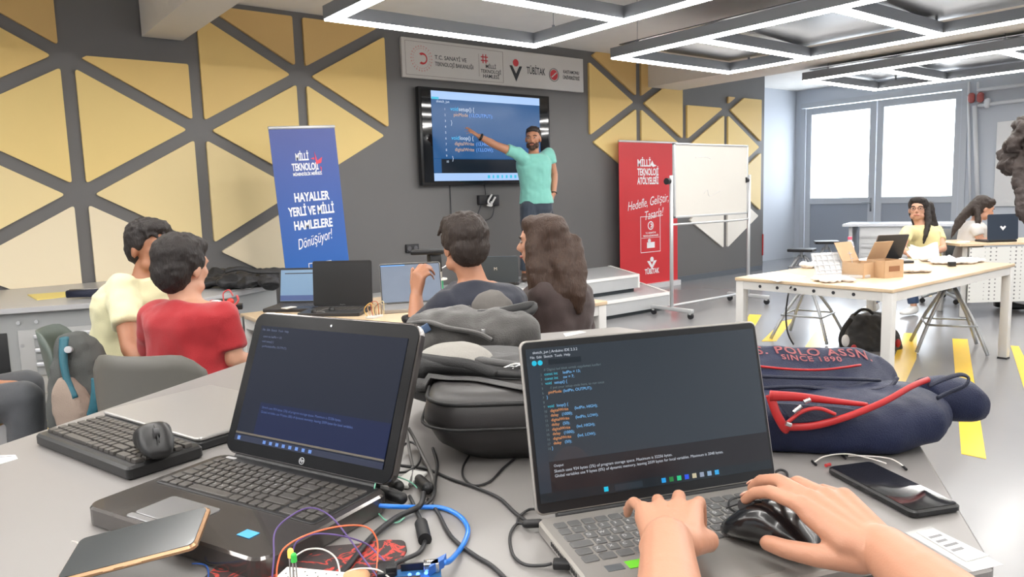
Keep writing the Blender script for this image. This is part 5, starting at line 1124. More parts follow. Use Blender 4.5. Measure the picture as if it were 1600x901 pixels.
def short_hair(root, M, s, m, fringe=True, back=1.0, vox=.006, sides=True):
    mb = MB(); R3 = M.to_3x3(); E = lambda c, r: mb.ell(M @ (V(*c)*s), tuple(q*s for q in r), R3, 20, 14)
    E((0, -.024, .050), (.082, .094, .076)); E((0, -.052, .0), (.074, .062, .075*back)); E((0, .028, .082), (.066, .060, .038))
    for sx in ((-1, 1) if sides else ()): E((sx*.062, -.015, .03), (.02, .05, .045))
    if fringe:
        for i in range(7): x = -.06+.02*i; mb.cap(M @ (V(x*.8, .03, .098)*s), M @ (V(x*1.05+.008*math.sin(i*2), .088-abs(x)*.35, .050+.008*math.sin(i*3))*s), .016*s, .006*s, 10)
    for i in range(26):
        a = i*2.4; rr = .2+.75*((i*37) % 26)/26; x, y = rr*math.cos(a), rr*math.sin(a); z = math.sqrt(max(0, 1-rr*rr)); p = V(x*.076, -.024+y*.088, .052+z*.07)
        mb.cap(M @ (p*s), M @ ((p+V(x*.012, .012+y*.01, .006))*s), .010*s, .004*s, 8)
    return mb.organic('hair', m, root, voxel=vox, smooth=3, disp=.004*s, dscale=45)
def torso(mb, P, W, Cs, N, side, g=0, k=1.0, lo=None, shoulder=.19, depth=1.0):
    side = Vector(side).normalized(); N = Vector(N); sp = (Vector(N)-Vector(P)).normalized(); f = sp.cross(side)*-1
    rr = [(lo if lo is not None else Vector(P)-sp*.08, .155, .115), (P, .165, .12), (W, .142, .105), (Vector(W).lerp(Cs, .5), .152, .112), (Cs, .168, .12), (Vector(Cs).lerp(N, .45), .175, .105), (Vector(Cs).lerp(N, .78), .135, .08), (N, .075, .065)]
    mb.loft([(Vector(c), side*(a*k+g), f*(b*k*depth+g)) for c, a, b in rr], 24, 2.3)
def person(name_label, group=None, *, head, look, neck, chest, waist, pelvis, side, SR, ER, WR, SL, EL, WL, HR=None, KR=None, AR=None, HL=None, KL=None, AL=None, k=1.0, hs=1.0, skinm=sk_a, shirt=None, sleeve=.55, pants=None, shoes=None, hairf=None, face=None, tilt=0, roll=0, handR=None, handL=None, vox=.008, loc=None, shirt_lo=None, toes=None, fold=.008, collar=True):
    J = {n: Vector(v) for n, v in dict(neck=neck, chest=chest, waist=waist, pelvis=pelvis, SR=SR, ER=ER, WR=WR, SL=SL, EL=EL, WL=WL).items()}
    t = thing('person', name_label, 'person', loc or (pelvis[0], pelvis[1], 0), 0, group)
    M = headM(head, look, tilt, roll)
    mb = MB(); torso(mb, J['pelvis'], J['waist'], J['chest'], J['neck'], side, k=k*.95)
    mb.chain([J['neck']-UP*.02, M @ (V(0, -.018, -.06)*hs)], [.056*k, .052*hs]); head_parts(mb, M, hs)
    legs = []
    for S_, E_, W_ in (('SR', 'ER', 'WR'), ('SL', 'EL', 'WL')):
        mb.chain([J['chest'].lerp(J[S_], .6), J[S_], J[S_].lerp(J[E_], .4), J[E_]], [.06*k, .052*k, .047*k, .037*k]); mb.chain([J[E_], J[E_].lerp(J[W_], .3), J[W_]], [.037*k, .039*k, .026*k])
    for h, W_, left in ((handR, 'WR', False), (handL, 'WL', True)):
        if h: hand_parts(mb, h['M'], **{a: b for a, b in h.items() if a != 'M'})
    for H_, K_, A_, sx in ((HR, KR, AR, 1), (HL, KL, AL, -1)):
        if H_ is None: continue
        H_, K_, A_ = Vector(H_), Vector(K_), Vector(A_)
        mb.chain([H_, H_.lerp(K_, .5), K_], [.078*k, .068*k, .052*k]); mb.chain([K_, K_.lerp(A_, .3), A_], [.050*k, .052*k, .034*k])
        tdir = Vector(toes or look); tdir.z = 0; tdir.normalize(); mb.chain([A_-UP*.04, A_-UP*.055+tdir*.13], [.034*k, .028*k]); legs.append((H_, K_, A_, tdir))
    mb.organic('body', skinm, t, voxel=vox, smooth=4)
    if shirt:
        mb = MB(); torso(mb, J['pelvis'], J['waist'], J['chest'], J['neck'], side, g=.014, k=k, lo=shirt_lo)
        for S_, E_ in (('SR', 'ER'), ('SL', 'EL')):
            e = J[S_].lerp(J[E_], sleeve if sleeve < 1 else 1.0); mb.chain([J['chest'].lerp(J[S_], .6), J[S_]], [.075*k, .066*k]); mb.cyl(J[S_], e, .064*k, .060*k if sleeve < 1 else .05*k, 18); mb.ell(J[S_], .065*k)
            if sleeve >= 1:
                W_ = J['W'+S_[1]]; mb.chain([J[E_], J[E_].lerp(W_, sleeve-1)], [.05*k, .04*k])
        mb.organic('shirt', shirt, t, voxel=vox, smooth=5, disp=fold, dscale=9)
    if pants and legs:
        mb = MB(); sd_ = Vector(side); sd_.z = 0; sd_.normalize(); f_ = UP.cross(sd_); mb.loft([(J['pelvis']-UP*.15, sd_*.13*k, f_*.11*k), (J['pelvis']-UP*.07, sd_*.172*k, f_*.132*k), (J['pelvis']+UP*.04, sd_*.17*k, f_*.126*k)], 22, 2.3)
        for H_, K_, A_, td in legs: mb.chain([H_, H_.lerp(K_, .5), K_], [.094*k, .084*k, .068*k]); mb.chain([K_, K_.lerp(A_, .5)], [.068*k, .062*k]); mb.cyl(K_.lerp(A_, .5), A_+(K_-A_)*.06, .062*k, .058*k, 18)
        mb.organic('trousers', pants, t, voxel=max(vox, .008), smooth=5, disp=.006, dscale=9)
    if legs:
        for H_, K_, A_, td in legs:
            mb = MB(); b = A_-UP*(A_.z-.0) if False else A_-UP*.052; mb.loft([(b-td*.045+UP*.012, td.cross(UP)*.028, UP*.03), (b-td*.02+UP*.022, td.cross(UP)*.038, UP*.05), (b+td*.06+UP*.008, td.cross(UP)*.042, UP*.036), (b+td*.14, td.cross(UP)*.044, UP*.026), (b+td*.19, td.cross(UP)*.03, UP*.018)], 18, 2.5); mb.build('shoe', shoes or m_dark, t, True)
    if hairf: hairf(t, M, hs)
    if face: face_parts(t, M, hs, **face)
    return t, M, J
lipm = mat('lips', srgb(176, 104, 94), .5); brow = mat('brow_dark', srgb(44, 34, 30), .7)
# ---------------------------------------------------------------- the man pointing at the screen
TY = 6.35
def Q(u, v, y=TY): return AY(u, v, y)
hd = Q(833, 217); cam_dir = (CC-hd); cam_dir.z = 0; cam_dir.normalize()
pelv = Q(838, 318); feetR, feetL = Q(826, 340), Q(858, 340)
side_ = Vector((CR.x, CR.y, 0)).normalized()*-1
SRp, SLp = Q(809, 240), Q(857, 240)
ERp, WRp = Q(775, 227, 6.42), Q(749, 213, 6.5)
ELp, WLp = Q(866, 272, 6.32), Q(865, 303, 6.25)
FZ = .40
hR = dict(M=hframe(WRp, Q(737, 205, 6.54)-WRp, UP+FF*-.4, False), side=1, curl=[(.0, .1, .1), (.1, .15, .1), (.25, .3, .2), (.35, .4, .2)], s=.95)
hL = dict(M=hframe(WLp, Q(862, 318, 6.22)-WLp, RR*.9-FF*.1, False), side=1, s=.95)
def teacher_hair(t, M, s):
    short_hair(t, M @ T((0, -.012, .006)), s*.98, h_dkb, fringe=False, back=.8, sides=False)
    mb = MB(); R3 = M.to_3x3(); E = lambda c, r: mb.ell(M @ (V(*c)*s), tuple(q*s for q in r), R3)
    E((0, .062, -.088), (.036, .034, .03)); E((0, .09, -.046), (.028, .012, .008))
    for sx in (-1, 1): E((sx*.042, .045, -.066), (.024, .036, .032)); E((sx*.026, .086, -.062), (.009, .012, .016))
    mb.organic('beard', hairm('beard_brown', (70, 48, 38)), t, voxel=.005, smooth=3, disp=.003, dscale=60)
jeans = cloth('dark_jeans', (44, 54, 68)); mint = cloth('mint_shirt', (122, 190, 178))
tt, TMh, TJ = person('man in mint green t-shirt and dark jeans pointing at the wall screen', head=hd, look=cam_dir+Vector((-.25, 0, -.02)), neck=Q(834, 240), chest=Q(834, 262), waist=Q(837, 295), pelvis=pelv, side=side_*-1, SR=SRp, ER=ERp, WR=WRp, SL=SLp, EL=ELp, WL=WLp,
    HR=Q(826, 326), KR=Vector((Q(822, 345).x, TY-.03, FZ+.5)), AR=Vector((Q(818, 345).x, TY, FZ+.085)), HL=Q(850, 326), KL=Vector((Q(856, 345).x, TY-.03, FZ+.5)), AL=Vector((Q(862, 345).x, TY, FZ+.085)), k=1.08, hs=1.08, skinm=sk_a, shirt=mint, sleeve=.5, pants=jeans, shoes=mat('shoe_brown', srgb(70, 56, 48), .5), hairf=teacher_hair, face=dict(browm=brow, lipm=lipm), handR=hR, handL=hL, shirt_lo=Q(838, 318), toes=cam_dir)
wd = (WRp-ERp).normalized(); p = ERp.lerp(WRp, .9); MB().tube([p+(wd.orthogonal().normalized()*math.cos(a)+wd.cross(wd.orthogonal().normalized())*math.sin(a))*.034 for a in [2*PI*k/12 for k in range(12)]], lambda t: (.007, .014), 8, 1, closed=True).build('watch', m_blk, tt, True)
wd = (WLp-ELp).normalized(); p = ELp.lerp(WLp, .95); MB().tube([p+(wd.orthogonal().normalized()*math.cos(a)+wd.cross(wd.orthogonal().normalized())*math.sin(a))*.034 for a in [2*PI*k/12 for k in range(12)]], lambda t: (.005, .006), 8, 1, closed=True).build('bracelet', m_blk, tt, True)
# ---------------------------------------------------------------- seated helper
def seated(label, hd, look, nk, sd, pel, knee_dir, **k):
    pass
def A_(u, v, d): return AD(u, v, d)
away = (FF*.75+RR*.66).normalized()
# boy in pale yellow t-shirt
D = 3.1
SRp, SLp = A_(247, 440, 3.2), A_(192, 452, 2.98)
pel = A_(212, 600, D)
person('boy in pale yellow t-shirt leaning towards the boy in red', head=A_(236, 388, 3.08), look=(RR*.85-FF*.42), neck=A_(225, 432, 3.08), chest=A_(212, 475, 3.09), waist=A_(205, 540, D), pelvis=pel, side=(FF*.45+RR*.6),
    SR=SRp, ER=A_(262, 520, 3.15), WR=A_(300, 560, 3.12), SL=SLp, EL=A_(204, 545, 2.85), WL=A_(252, 600, 2.8), HR=pel+FF*.08-UP*.0, KR=pel+RR*.14+FF*.44+UP*.02, AR=pel+RR*.14+FF*.44-UP*(pel.z-.09), HL=pel-FF*.04, KL=pel-RR*.06+FF*.44+UP*.02, AL=pel-RR*.06+FF*.44-UP*(pel.z-.09),
    k=.95, hs=.98, skinm=sk_c, shirt=cloth('pale_yellow_shirt', (212, 207, 168)), sleeve=.62, pants=cloth('black_trousers', (32, 32, 36)), hairf=lambda t, M, s: short_hair(t, M, s*1.03, h_blk), face=dict(browm=brow, lipm=lipm), handR=dict(M=hframe(A_(300, 560, 3.12), RR*.7+FF*.3, UP, True), s=.9), handL=dict(M=hframe(A_(252, 600, 2.8), RR*.8+FF*.2, UP, True), s=.9), fold=.014, vox=.008)
# boy in red t-shirt, back to the camera
D = 2.68; pel = A_(300, 612, D)
rb, RM, RJ = person('boy in dark red t-shirt on a grey chair with his back turned', head=A_(286, 420, D), look=(FF*.9+RR*.35), tilt=-.1, neck=A_(296, 470, D), chest=A_(297, 510, D), waist=A_(300, 565, D), pelvis=pel, side=(RR*.95-FF*.2),
    SR=A_(347, 497, D-.03), ER=A_(366, 560, D-.02), WR=A_(412, 575, D+.15), SL=A_(244, 495, D+.05), EL=A_(240, 560, D+.2), WL=A_(300, 560, D+.42), HR=pel+RR*.08, KR=pel+FF*.30+RR*.36, AR=pel+FF*.30+RR*.36-UP*(pel.z-.09), HL=pel-RR*.08, KL=pel+FF*.36+RR*.2, AL=pel+FF*.36+RR*.2-UP*(pel.z-.09),
    k=.93, hs=.98, skinm=sk_b, shirt=cloth('dark_red_shirt', (158, 24, 32)), sleeve=.78, pants=cloth('black_trousers', (0, 0, 0)), hairf=lambda t, M, s: short_hair(t, M, s*1.06, h_blk, fringe=False, back=1.15), handR=dict(M=hframe(A_(412, 575, D+.15), RR+FF*.4, UP, True), s=.9), handL=dict(M=hframe(A_(300, 560, D+.42), RR+FF*.5, UP, False), s=.9), fold=.012, vox=.008)
# boy in navy sweatshirt
D = 2.85; pel = A_(760, 620, D)
nb, NM, NJ = person('boy in navy sweatshirt resting his raised hand beside the open laptop', head=A_(724, 386, D), look=(FF*.9-RR*.5), tilt=-.05, neck=A_(742, 440, D), chest=A_(752, 490, D), waist=A_(758, 560, D), pelvis=pel, side=(RR*.9+FF*.3),
    SR=A_(800, 475, D+.05), ER=A_(815, 540, D+.1), WR=A_(790, 540, D+.4), SL=A_(700, 478, D-.08), EL=A_(652, 520, D+.02), WL=A_(650, 462, D+.12), HR=pel+RR*.08, KR=pel+FF*.42+RR*.12, AR=pel+FF*.42+RR*.12-UP*(pel.z-.09), HL=pel-RR*.08, KL=pel+FF*.42-RR*.12, AL=pel+FF*.42-RR*.12-UP*(pel.z-.09),
    k=.98, hs=.98, skinm=sk_a, shirt=cloth('navy_sweatshirt', (34, 38, 52)), sleeve=.9, pants=cloth('black_trousers', (0, 0, 0)), hairf=lambda t, M, s: short_hair(t, M, s*1.10, h_dkb, fringe=True, back=.95),
    handR=dict(M=hframe(A_(790, 540, D+.4), FF, UP, True), s=.9), handL=dict(M=hframe(A_(650, 462, D+.12), UP*.9+RR*.15, -FF*.7-RR*.7, True), s=1.0, curl=[(.7, .9, .5), (.8, 1.0, .5), (.9, 1.0, .5), (1.0, 1.0, .5)]), fold=.012, vox=.007)
MB().tube([A_(650, 498, D+.03)+(RR*math.cos(a)+FF*math.sin(a))*.045 for a in [2*PI*k/12 for k in range(12)]], lambda t: (.016, .012), 8, 1, closed=True).build('cuff', m_blk, nb, True)
# girl with long brown hair
D = 3.15; pel = A_(870, 615, D)
def long_hair(t, M, s, m, strands, front=(), cap=1.04, vox=.008):
    mb = MB(); R3 = M.to_3x3(); E = lambda c, r: mb.ell(M @ (V(*c)*s*cap), tuple(q*s*cap for q in r), R3, 20, 14)
    E((0, -.024, .046), (.084, .096, .080)); E((0, -.05, -.01), (.080, .068, .09)); E((0, .03, .082), (.066, .056, .036))
    for st in strands: mb.chain([Vector(p) for p in st[0]], st[1])
    mb.organic('hair', m, t, voxel=vox, smooth=9, disp=.006, dscale=26)
def brown_girl_hair(t, M, s):
    st = [([A_(835+i*12, 380, D-.05+.02*(i % 2)), A_(834+i*14, 420, D-.10+.015*(i % 3)), A_(838+i*13.5, 455+6*(i % 2), D-.10), A_(842+i*12.5, 478+7*((i*3) % 4)/2, D-.09)], [.042, .036, .031, .012]) for i in range(0, 6)]
    st += [([A_(838, 365, D-.06), A_(832, 395, D-.10), A_(834, 425, D-.08), A_(826, 452, D-.05)], [.03, .02, .012, .005])]
    long_hair(t, M, s, h_brn, st, cap=1.06)
person('girl with long wavy brown hair in a dark brown shirt, seen from behind', head=A_(846, 380, D), look=(FF*.35-RR*.9), neck=A_(866, 436, D), chest=A_(872, 478, D), waist=A_(872, 545, D), pelvis=pel, side=(RR*.8+FF*.55),
    SR=A_(902, 462, D+.08), ER=A_(912, 530, D+.1), WR=A_(870, 540, D+.35), SL=A_(846, 462, D-.10), EL=A_(830, 530, D-.05), WL=A_(815, 530, D+.25), HR=pel+RR*.08, KR=pel+FF*.42+RR*.05, AR=pel+FF*.42+RR*.05-UP*(pel.z-.09), HL=pel-RR*.08, KL=pel+FF*.42-RR*.12, AL=pel+FF*.42-RR*.12-UP*(pel.z-.09),
    k=.92, hs=.97, skinm=sk_b, shirt=cloth('dark_brown_shirt', (62, 48, 46)), sleeve=.85, pants=cloth('black_trousers', (0, 0, 0)), hairf=brown_girl_hair, face=dict(browm=brow, lipm=lipm), fold=.012, vox=.008,
    handR=dict(M=hframe(A_(870, 540, D+.35), FF, UP, True), s=.88), handL=dict(M=hframe(A_(815, 530, D+.25), FF, UP, False), s=.88))
# girl in yellow t-shirt behind the birch table
ft = AZ(1412, 492, 0); D = (ft-CC).dot(CF); Dh = 7.35
def B(u, v, d=Dh): return AD(u, v, d)
pel = Vector((B(1448, 400).x, B(1448, 400).y, .52))
def yg_hair(t, M, s):
    st = []
    for i in range(6): st.append(([B(1428+i*4.5, 322, Dh+.04), B(1430+i*5.6, 345, Dh+.05), B(1438+i*5.6, 370, Dh+.05), B(1446+i*5, 388+2*(i % 3), Dh+.04)], [.05, .036, .032, .014]))
    st += [([B(1448, 325, Dh-.01), B(1451, 345, Dh-.08), B(1447, 365, Dh-.12), B(1443, 380, Dh-.13)], [.035, .03, .024, .010])]
    long_hair(t, M, s, h_blk, st, cap=1.1)
yg_arm = B(1432, 398, Dh-.35)
person('girl in pale yellow t-shirt, glasses and long dark hair behind the birch table', head=B(1434, 328), look=(-RR*.55-FF*.8), tilt=.12, neck=B(1440, 352), chest=B(1440, 370), waist=B(1444, 392), pelvis=pel, side=(RR*.85-FF*.35),
    SR=B(1464, 361, Dh+.05), ER=B(1474, 388, Dh-.12), WR=B(1450, 396, Dh-.35), SL=B(1418, 361, Dh-.12), EL=B(1408, 388, Dh-.25), WL=B(1425, 399, Dh-.4), HR=pel+RR*.08, KR=ft+RR*.08+UP*.52+FF*.10, AR=ft+RR*.10+FF*.0+UP*.09, HL=pel-RR*.08, KL=ft-RR*.18+UP*.52+FF*.12, AL=ft-RR*.18+UP*.09+FF*.25,
    k=.9, hs=1.0, skinm=sk_b, shirt=cloth('butter_yellow_shirt', (220, 208, 150)), sleeve=.55, pants=cloth('blue_jeans', (52, 72, 104)), shoes=mat('shoe_white', srgb(232, 232, 230), .5), hairf=yg_hair, face=dict(browm=brow, lipm=lipm, glasses=True), toes=-RR*.7-FF*.4,
    handR=dict(M=hframe(B(1450, 396, Dh-.35), -RR*.9-FF*.4, UP, False), s=.88), handL=dict(M=hframe(B(1425, 399, Dh-.4), RR*.9-FF*.3, UP, True), s=.88), vox=.009)
# girl in white shirt working at the dark laptop
Dw = 7.7
def E_(u, v, d=Dw): return AD(u, v, d)
pel = Vector((E_(1510, 398).x, E_(1510, 398).y, .5))
def wg_hair(t, M, s):
    st = []
    for i in range(6): st.append(([E_(1522-i*2, 318+i*2, Dw-.04), E_(1512-i*3, 335+i*1.5, Dw-.04), E_(1500-i*2, 352+i*2, Dw-.05), E_(1488-i*.5, 366+i*1.5, Dw-.06)], [.04, .028, .02, .007]))
    st += [([E_(1527, 325, Dw-.08), E_(1528, 345, Dw-.12), E_(1528, 362, Dw-.13)], [.03, .03, .014])]
    long_hair(t, M, s, h_dkb, st, cap=1.08)
person('girl in white shirt bent over the dark laptop at the far right', head=E_(1536, 326), look=(RR*.9-FF*.15-UP*.35), neck=E_(1524, 346), chest=E_(1520, 362), waist=E_(1514, 385), pelvis=pel, side=(FF*.2-RR*.0-FF*1.2),
    SR=E_(1526, 358, Dw-.16), ER=E_(1533, 378, Dw-.2), WR=E_(1556, 372, Dw-.3), SL=E_(1528, 354, Dw+.14), EL=E_(1535, 374, Dw+.12), WL=E_(1560, 372, Dw-.1), HR=pel-FF*.08, KR=pel+RR*.42-FF*.08, AR=pel+RR*.42-FF*.08-UP*(pel.z-.09), HL=pel+FF*.08, KL=pel+RR*.42+FF*.08, AL=pel+RR*.42+FF*.08-UP*(pel.z-.09),
    k=.88, hs=1.0, skinm=sk_b, shirt=cloth('white_shirt', (206, 204, 202)), sleeve=.5, pants=cloth('blue_jeans', (0, 0, 0)), hairf=wg_hair, face=dict(browm=brow, lipm=lipm), vox=.009,
    handR=dict(M=hframe(E_(1556, 372, Dw-.3), RR, UP, True), s=.88), handL=dict(M=hframe(E_(1560, 372, Dw-.1), RR, UP, False), s=.88))
# person cut off by the right picture edge, curly hair
D = 3.0
def G(u, v, d=D): return AD(u, v, d)
hd = G(1632, 240); pel = Vector((G(1730, 500).x, G(1730, 500).y, .86))
def curly(t, M, s):
    mb = MB(); R3 = M.to_3x3(); c0 = hd; rnd = random.Random(4)
    for i in range(95):
        a = rnd.uniform(0, 2*PI); b = rnd.uniform(-.75, 1.0); r = .115+rnd.uniform(-.01, .02); z = b*.12; q = math.sqrt(max(0, 1-b*b))
        p = V(math.cos(a)*q*r, math.sin(a)*q*r*1.05-.015, z*1.1+.02)
        if p.y > .06 and p.z < .06: continue
        mb.ell(M @ p, (.024, .024, .022))
    mb.ell(M @ V(0, -.02, .04), (.10, .11, .10))
    for i in range(14):
        mb.ell(G(1602+10*math.sin(i*1.7), 250+3.6*i, D-.03), (.028, .03, .02))
    for i in range(5): mb.chain([G(1590+i*4, 300, D-.05), G(1589+i*4, 325, D-.06), G(1592+i*4, 345+4*i, D-.05)], [.012, .006, .003])
    mb.organic('hair', hairm('hair_curly', (66, 57, 54), (3, 3, 3)), t, voxel=.008, smooth=2, disp=.01, dscale=40)
person('person with curly dark hair standing half outside the right picture edge', head=hd, look=(RR*.6-FF*.6), neck=G(1650, 315), chest=G(1680, 370), waist=G(1705, 450), pelvis=pel, side=(RR*.7+FF*.7),
    SR=G(1640, 345, D-.14), ER=G(1618, 425, D-.1), WR=G(1640, 500, D-.16), SL=G(1735, 345, D+.1), EL=G(1765, 430, D+.1), WL=G(1760, 500, D), HR=pel-RR*.09, KR=pel-RR*.1-UP*.40, AR=pel-RR*.1-UP*.77, HL=pel+RR*.09, KL=pel+RR*.1-UP*.40, AL=pel+RR*.1-UP*.77,
    k=.92, hs=1.0, skinm=sk_c, shirt=cloth('white_shirt', (0, 0, 0)), sleeve=.3, pants=cloth('black_trousers', (0, 0, 0)), hairf=curly, handR=dict(M=hframe(G(1640, 500, D-.16), -UP, -RR, True), s=.9), handL=dict(M=hframe(G(1760, 500, D), -UP, RR, False), s=.9), vox=.008, face=dict(browm=brow, lipm=lipm))
# person in dark trousers cut off by the left picture edge
D = 2.95
def H(u, v, d=D): return AD(u, v, d)
kn = H(38, 622); an = kn-UP*(kn.z-.09)-RR*.02; pel = kn-RR*.46+UP*.0; pel.z = .50; kn2 = kn+FF*.22-RR*.14
person('person in dark grey trousers sitting on an orange chair at the left picture edge', head=pel+UP*.78+RR*.05, look=RR, neck=pel+UP*.56, chest=pel+UP*.40, waist=pel+UP*.18, pelvis=pel, side=FF*-1,
    SR=pel+UP*.47-FF*.17, ER=pel+UP*.22-FF*.2+RR*.05, WR=pel+UP*.12-FF*.12+RR*.25, SL=pel+UP*.47+FF*.17, EL=pel+UP*.22+FF*.2+RR*.05, WL=pel+UP*.12+FF*.12+RR*.25, HR=pel-FF*.08, KR=kn, AR=an, HL=pel+FF*.09, KL=kn2, AL=Vector((kn2.x, kn2.y, .09)),
    k=1.05, hs=1.0, skinm=sk_a, shirt=cloth('navy_sweatshirt', (0, 0, 0)), sleeve=.6, pants=cloth('charcoal_trousers', (70, 72, 76)), hairf=lambda t, M, s: short_hair(t, M, s, h_blk), vox=.01,
    handR=dict(M=hframe(pel+UP*.12-FF*.12+RR*.25, RR, UP, False), s=.9), handL=dict(M=hframe(pel+UP*.12+FF*.12+RR*.25, RR, UP, True), s=.9), face=dict(browm=brow, lipm=lipm))
CH_LEFT = pel
# ---------------------------------------------------------------- the person typing (hands and forearms in view)
WLh = Vector((.532, .448, .985)); WRh = AZ(1408, 862, .968); nails = []
WRh = AZ(1385, 862, .962); ELh = Vector((.325, .262, .955)); ERh = WRh+(AZ(1640, 1085, .955)-WRh).normalized()*.25
mid = AZ(1047, 786, .985)
ML = hframe(WLh, mid-WLh, UP-(mid-WLh).normalized()*.0+RR*-.05, False)
tR = AZ(1240, 792, .985); dirR = (AZ(1292, 788, .985)-WRh)
MR = hframe(WRh, dirR, UP*.9-RR*.12+FF*.1, True)
mb = MB()
Ls, Rs = ELh+Vector((-.03, -.13, .09)), ERh+Vector((.03, -.13, .09))
mb.chain([Ls, ELh], [.043, .038]); mb.chain([Rs, ERh], [.043, .038])
mb.chain([ELh, ELh.lerp(WLh, .3), ELh.lerp(WLh, .75), WLh], [.038, .040, .029, .0245]); mb.chain([ERh, ERh.lerp(WRh, .3), ERh.lerp(WRh, .75), WRh], [.038, .042, .032, .0255])
hand_parts(mb, ML, s=.93, curl=[(.25, .95, .6), (.15, .95, .6), (.2, .95, .6), (.1, .45, .4)], spread=(.12, .0, -.12, -.42), thumb=((.5, .35), (.0, .6)), nails=nails)
tp = [AZ(1345, 872, .950), AZ(1278, 868, .946), AZ(1230, 858, .944), AZ(1200, 848, .942)]
hand_parts(mb, MR, s=.97, curl=[(.30, .40, .35), (.22, .45, .4), (.3, .55, .4), (.45, .6, .4)], spread=(.04, -.02, -.08, -.14), nails=nails, thumb_pts=tp)
ty_ = thing('person', 'person typing on the silver laptop, bare forearms reaching in from below', 'person', (WLh.x, WLh.y, TZ))
mb.organic('body', sk_d, ty_, voxel=.0030, smooth=5)
for p, d, u, r in nails:
    MB().ell(p, (r, r*1.25, r*.35), Matrix((tuple(d.cross(u).normalized()), tuple(d.normalized()), tuple(u.normalized()))).transposed(), 12, 8).build('fingernail', mat('nail', srgb(206, 158, 138), .3), ty_, True)
# ================================================================== CHAIRS
shell_chair('grey shell chair behind the back of the boy in red', AD(292, 640, 2.62), (FF*.9+RR*.15), m_shell, h=1.32-(536-322)/1157*2.5, w=.46)
shell_chair('grey shell chair under the girl with long brown hair', AD(890, 600, 3.12), (FF*.9-RR*.45), m_shell, h=.76, w=.46)
shell_chair('tan shell chair between the navy boy and the brown-haired girl', AD(824, 600, 2.9), (FF*.98+RR*.2), m_shell3, h=.78, w=.42)
shell_chair('orange shell chair at the left picture edge', (CH_LEFT.x, CH_LEFT.y), RR, m_shell2, h=.8, w=.44)
lc = shell_chair('grey-green shell chair hung with a teal and grey backpack', AD(190, 640, 3.0), (RR*.85+FF*.3), mat('chair_shell_green', srgb(88, 98, 92), .5), h=.87, w=.44)
# office chair behind the yellow-shirted girl, its grey back and castor base
oc = AZ(1470, 470, 0)
t = thing('office_chair', 'grey office chair with castor base behind the girl in yellow', 'chair', (oc.x, oc.y, 0))
bk = AD(1490, 380, 8.0); MB().loft([(bk-UP*.2, RR*.22, FF*.03), (bk, RR*.25, FF*.03), (bk+UP*.16, RR*.22, FF*.03)], 20, 4).build('backrest', mat('office_grey', srgb(112, 116, 118), .7), t, True)
MB().rbox((0, 0, .46), (.46, .44, .07), .08, .02).build('seat', mat('office_grey', (0, 0, 0)), t); MB().cyl((0, 0, .1), (0, 0, .43), .025).build('column', m_stsil, t)
for k in range(5):
    a = 2*PI*k/5+.3; l = MB().tube([(0, 0, .12), (.28*math.cos(a), .28*math.sin(a), .07)], .018, sub=1).build('leg', m_stsil, t); MB().cyl((.28*math.cos(a)-.012, .28*math.sin(a), .028), (.28*math.cos(a)+.012, .28*math.sin(a), .028), .028).build('castor', m_dark, l)
# teal and grey backpack hanging on the chair at the left
t = thing('backpack', 'grey backpack with teal sides and strap hanging on the green-grey chair', 'backpack', AD(128, 600, 2.72))
mb = MB(); rings = []
for u, v, w_, dd in ((112, 520, .035, .03), (118, 535, .06, .05), (128, 575, .085, .07), (132, 620, .10, .08), (130, 655, .10, .075), (128, 670, .07, .05)): rings.append((AD(u, v, 2.72), RR*w_+FF*w_*.3, FF*dd))
mb.loft(rings, 22, 3); mb.organic('body', mat('pack_grey', srgb(74, 76, 74), .8, bump=.3, bscale=300), t, voxel=.007, smooth=5, disp=.008, dscale=14)
mb = MB(); rings = []
for u, v, w_, dd in ((104, 590, .02, .03), (108, 610, .05, .05), (118, 640, .065, .055), (122, 672, .055, .05)): rings.append((AD(u, v, 2.64), RR*w_, FF*dd))
mb.loft(rings, 22, 3); mb.organic('front_pocket', mat('pack_beige', srgb(140, 124, 112), .8, bump=.3, bscale=300), t, voxel=.007, smooth=5, disp=.005, dscale=14)
m_teal = mat('teal_fabric', srgb(22, 84, 98), .6, bump=.2, bscale=300)
MB().tube([AD(150, 590, 2.6), AD(150, 612, 2.59), AD(147, 635, 2.59), AD(143, 650, 2.6)], lambda t: (.018, .008), sub=5, flat=tuple(RR)).build('teal_strap', m_teal, t, True)
MB().tube([AD(100, 528, 2.68), AD(99, 560, 2.64), AD(104, 590, 2.62), AD(118, 622, 2.6)], lambda t: (.018*(1-.4*t), .010), sub=5, flat=tuple(RR)).build('teal_side', m_teal, t, True)
MB().cyl(AD(106, 546, 2.6), AD(109, 546, 2.66), .012).build('buckle', m_alum, t, True)
# ================================================================== ON THE MIDDLE TABLE
MZ = .72
def lap_at(label, hl, hr, tl, w, d, lh, z, deck, bez, lidm, tilt, name='laptop', **k):
    A, B = AZ(*hl, z), AZ(*hr, z); r = math.atan2(B.y-A.y, B.x-A.x); c = (A+B)/2
    return laptop(label, c.x, c.y, z, r, tilt, w, d, lh, .02, deck, bez, lidm, **k)
m_lapgr = mat('laptop_dark_grey', srgb(48, 48, 50), .4, .2)
def off(A, w): return A
def placed(label, u, v, z, rot, tilt, w, d, lh, deck, bez, lidm):
    p = AZ(u, v, z); return laptop(label, p.x, p.y, z, rot, tilt, w, d, lh, .02, deck, bez, lidm)
rc = math.atan2(RR.y, RR.x)
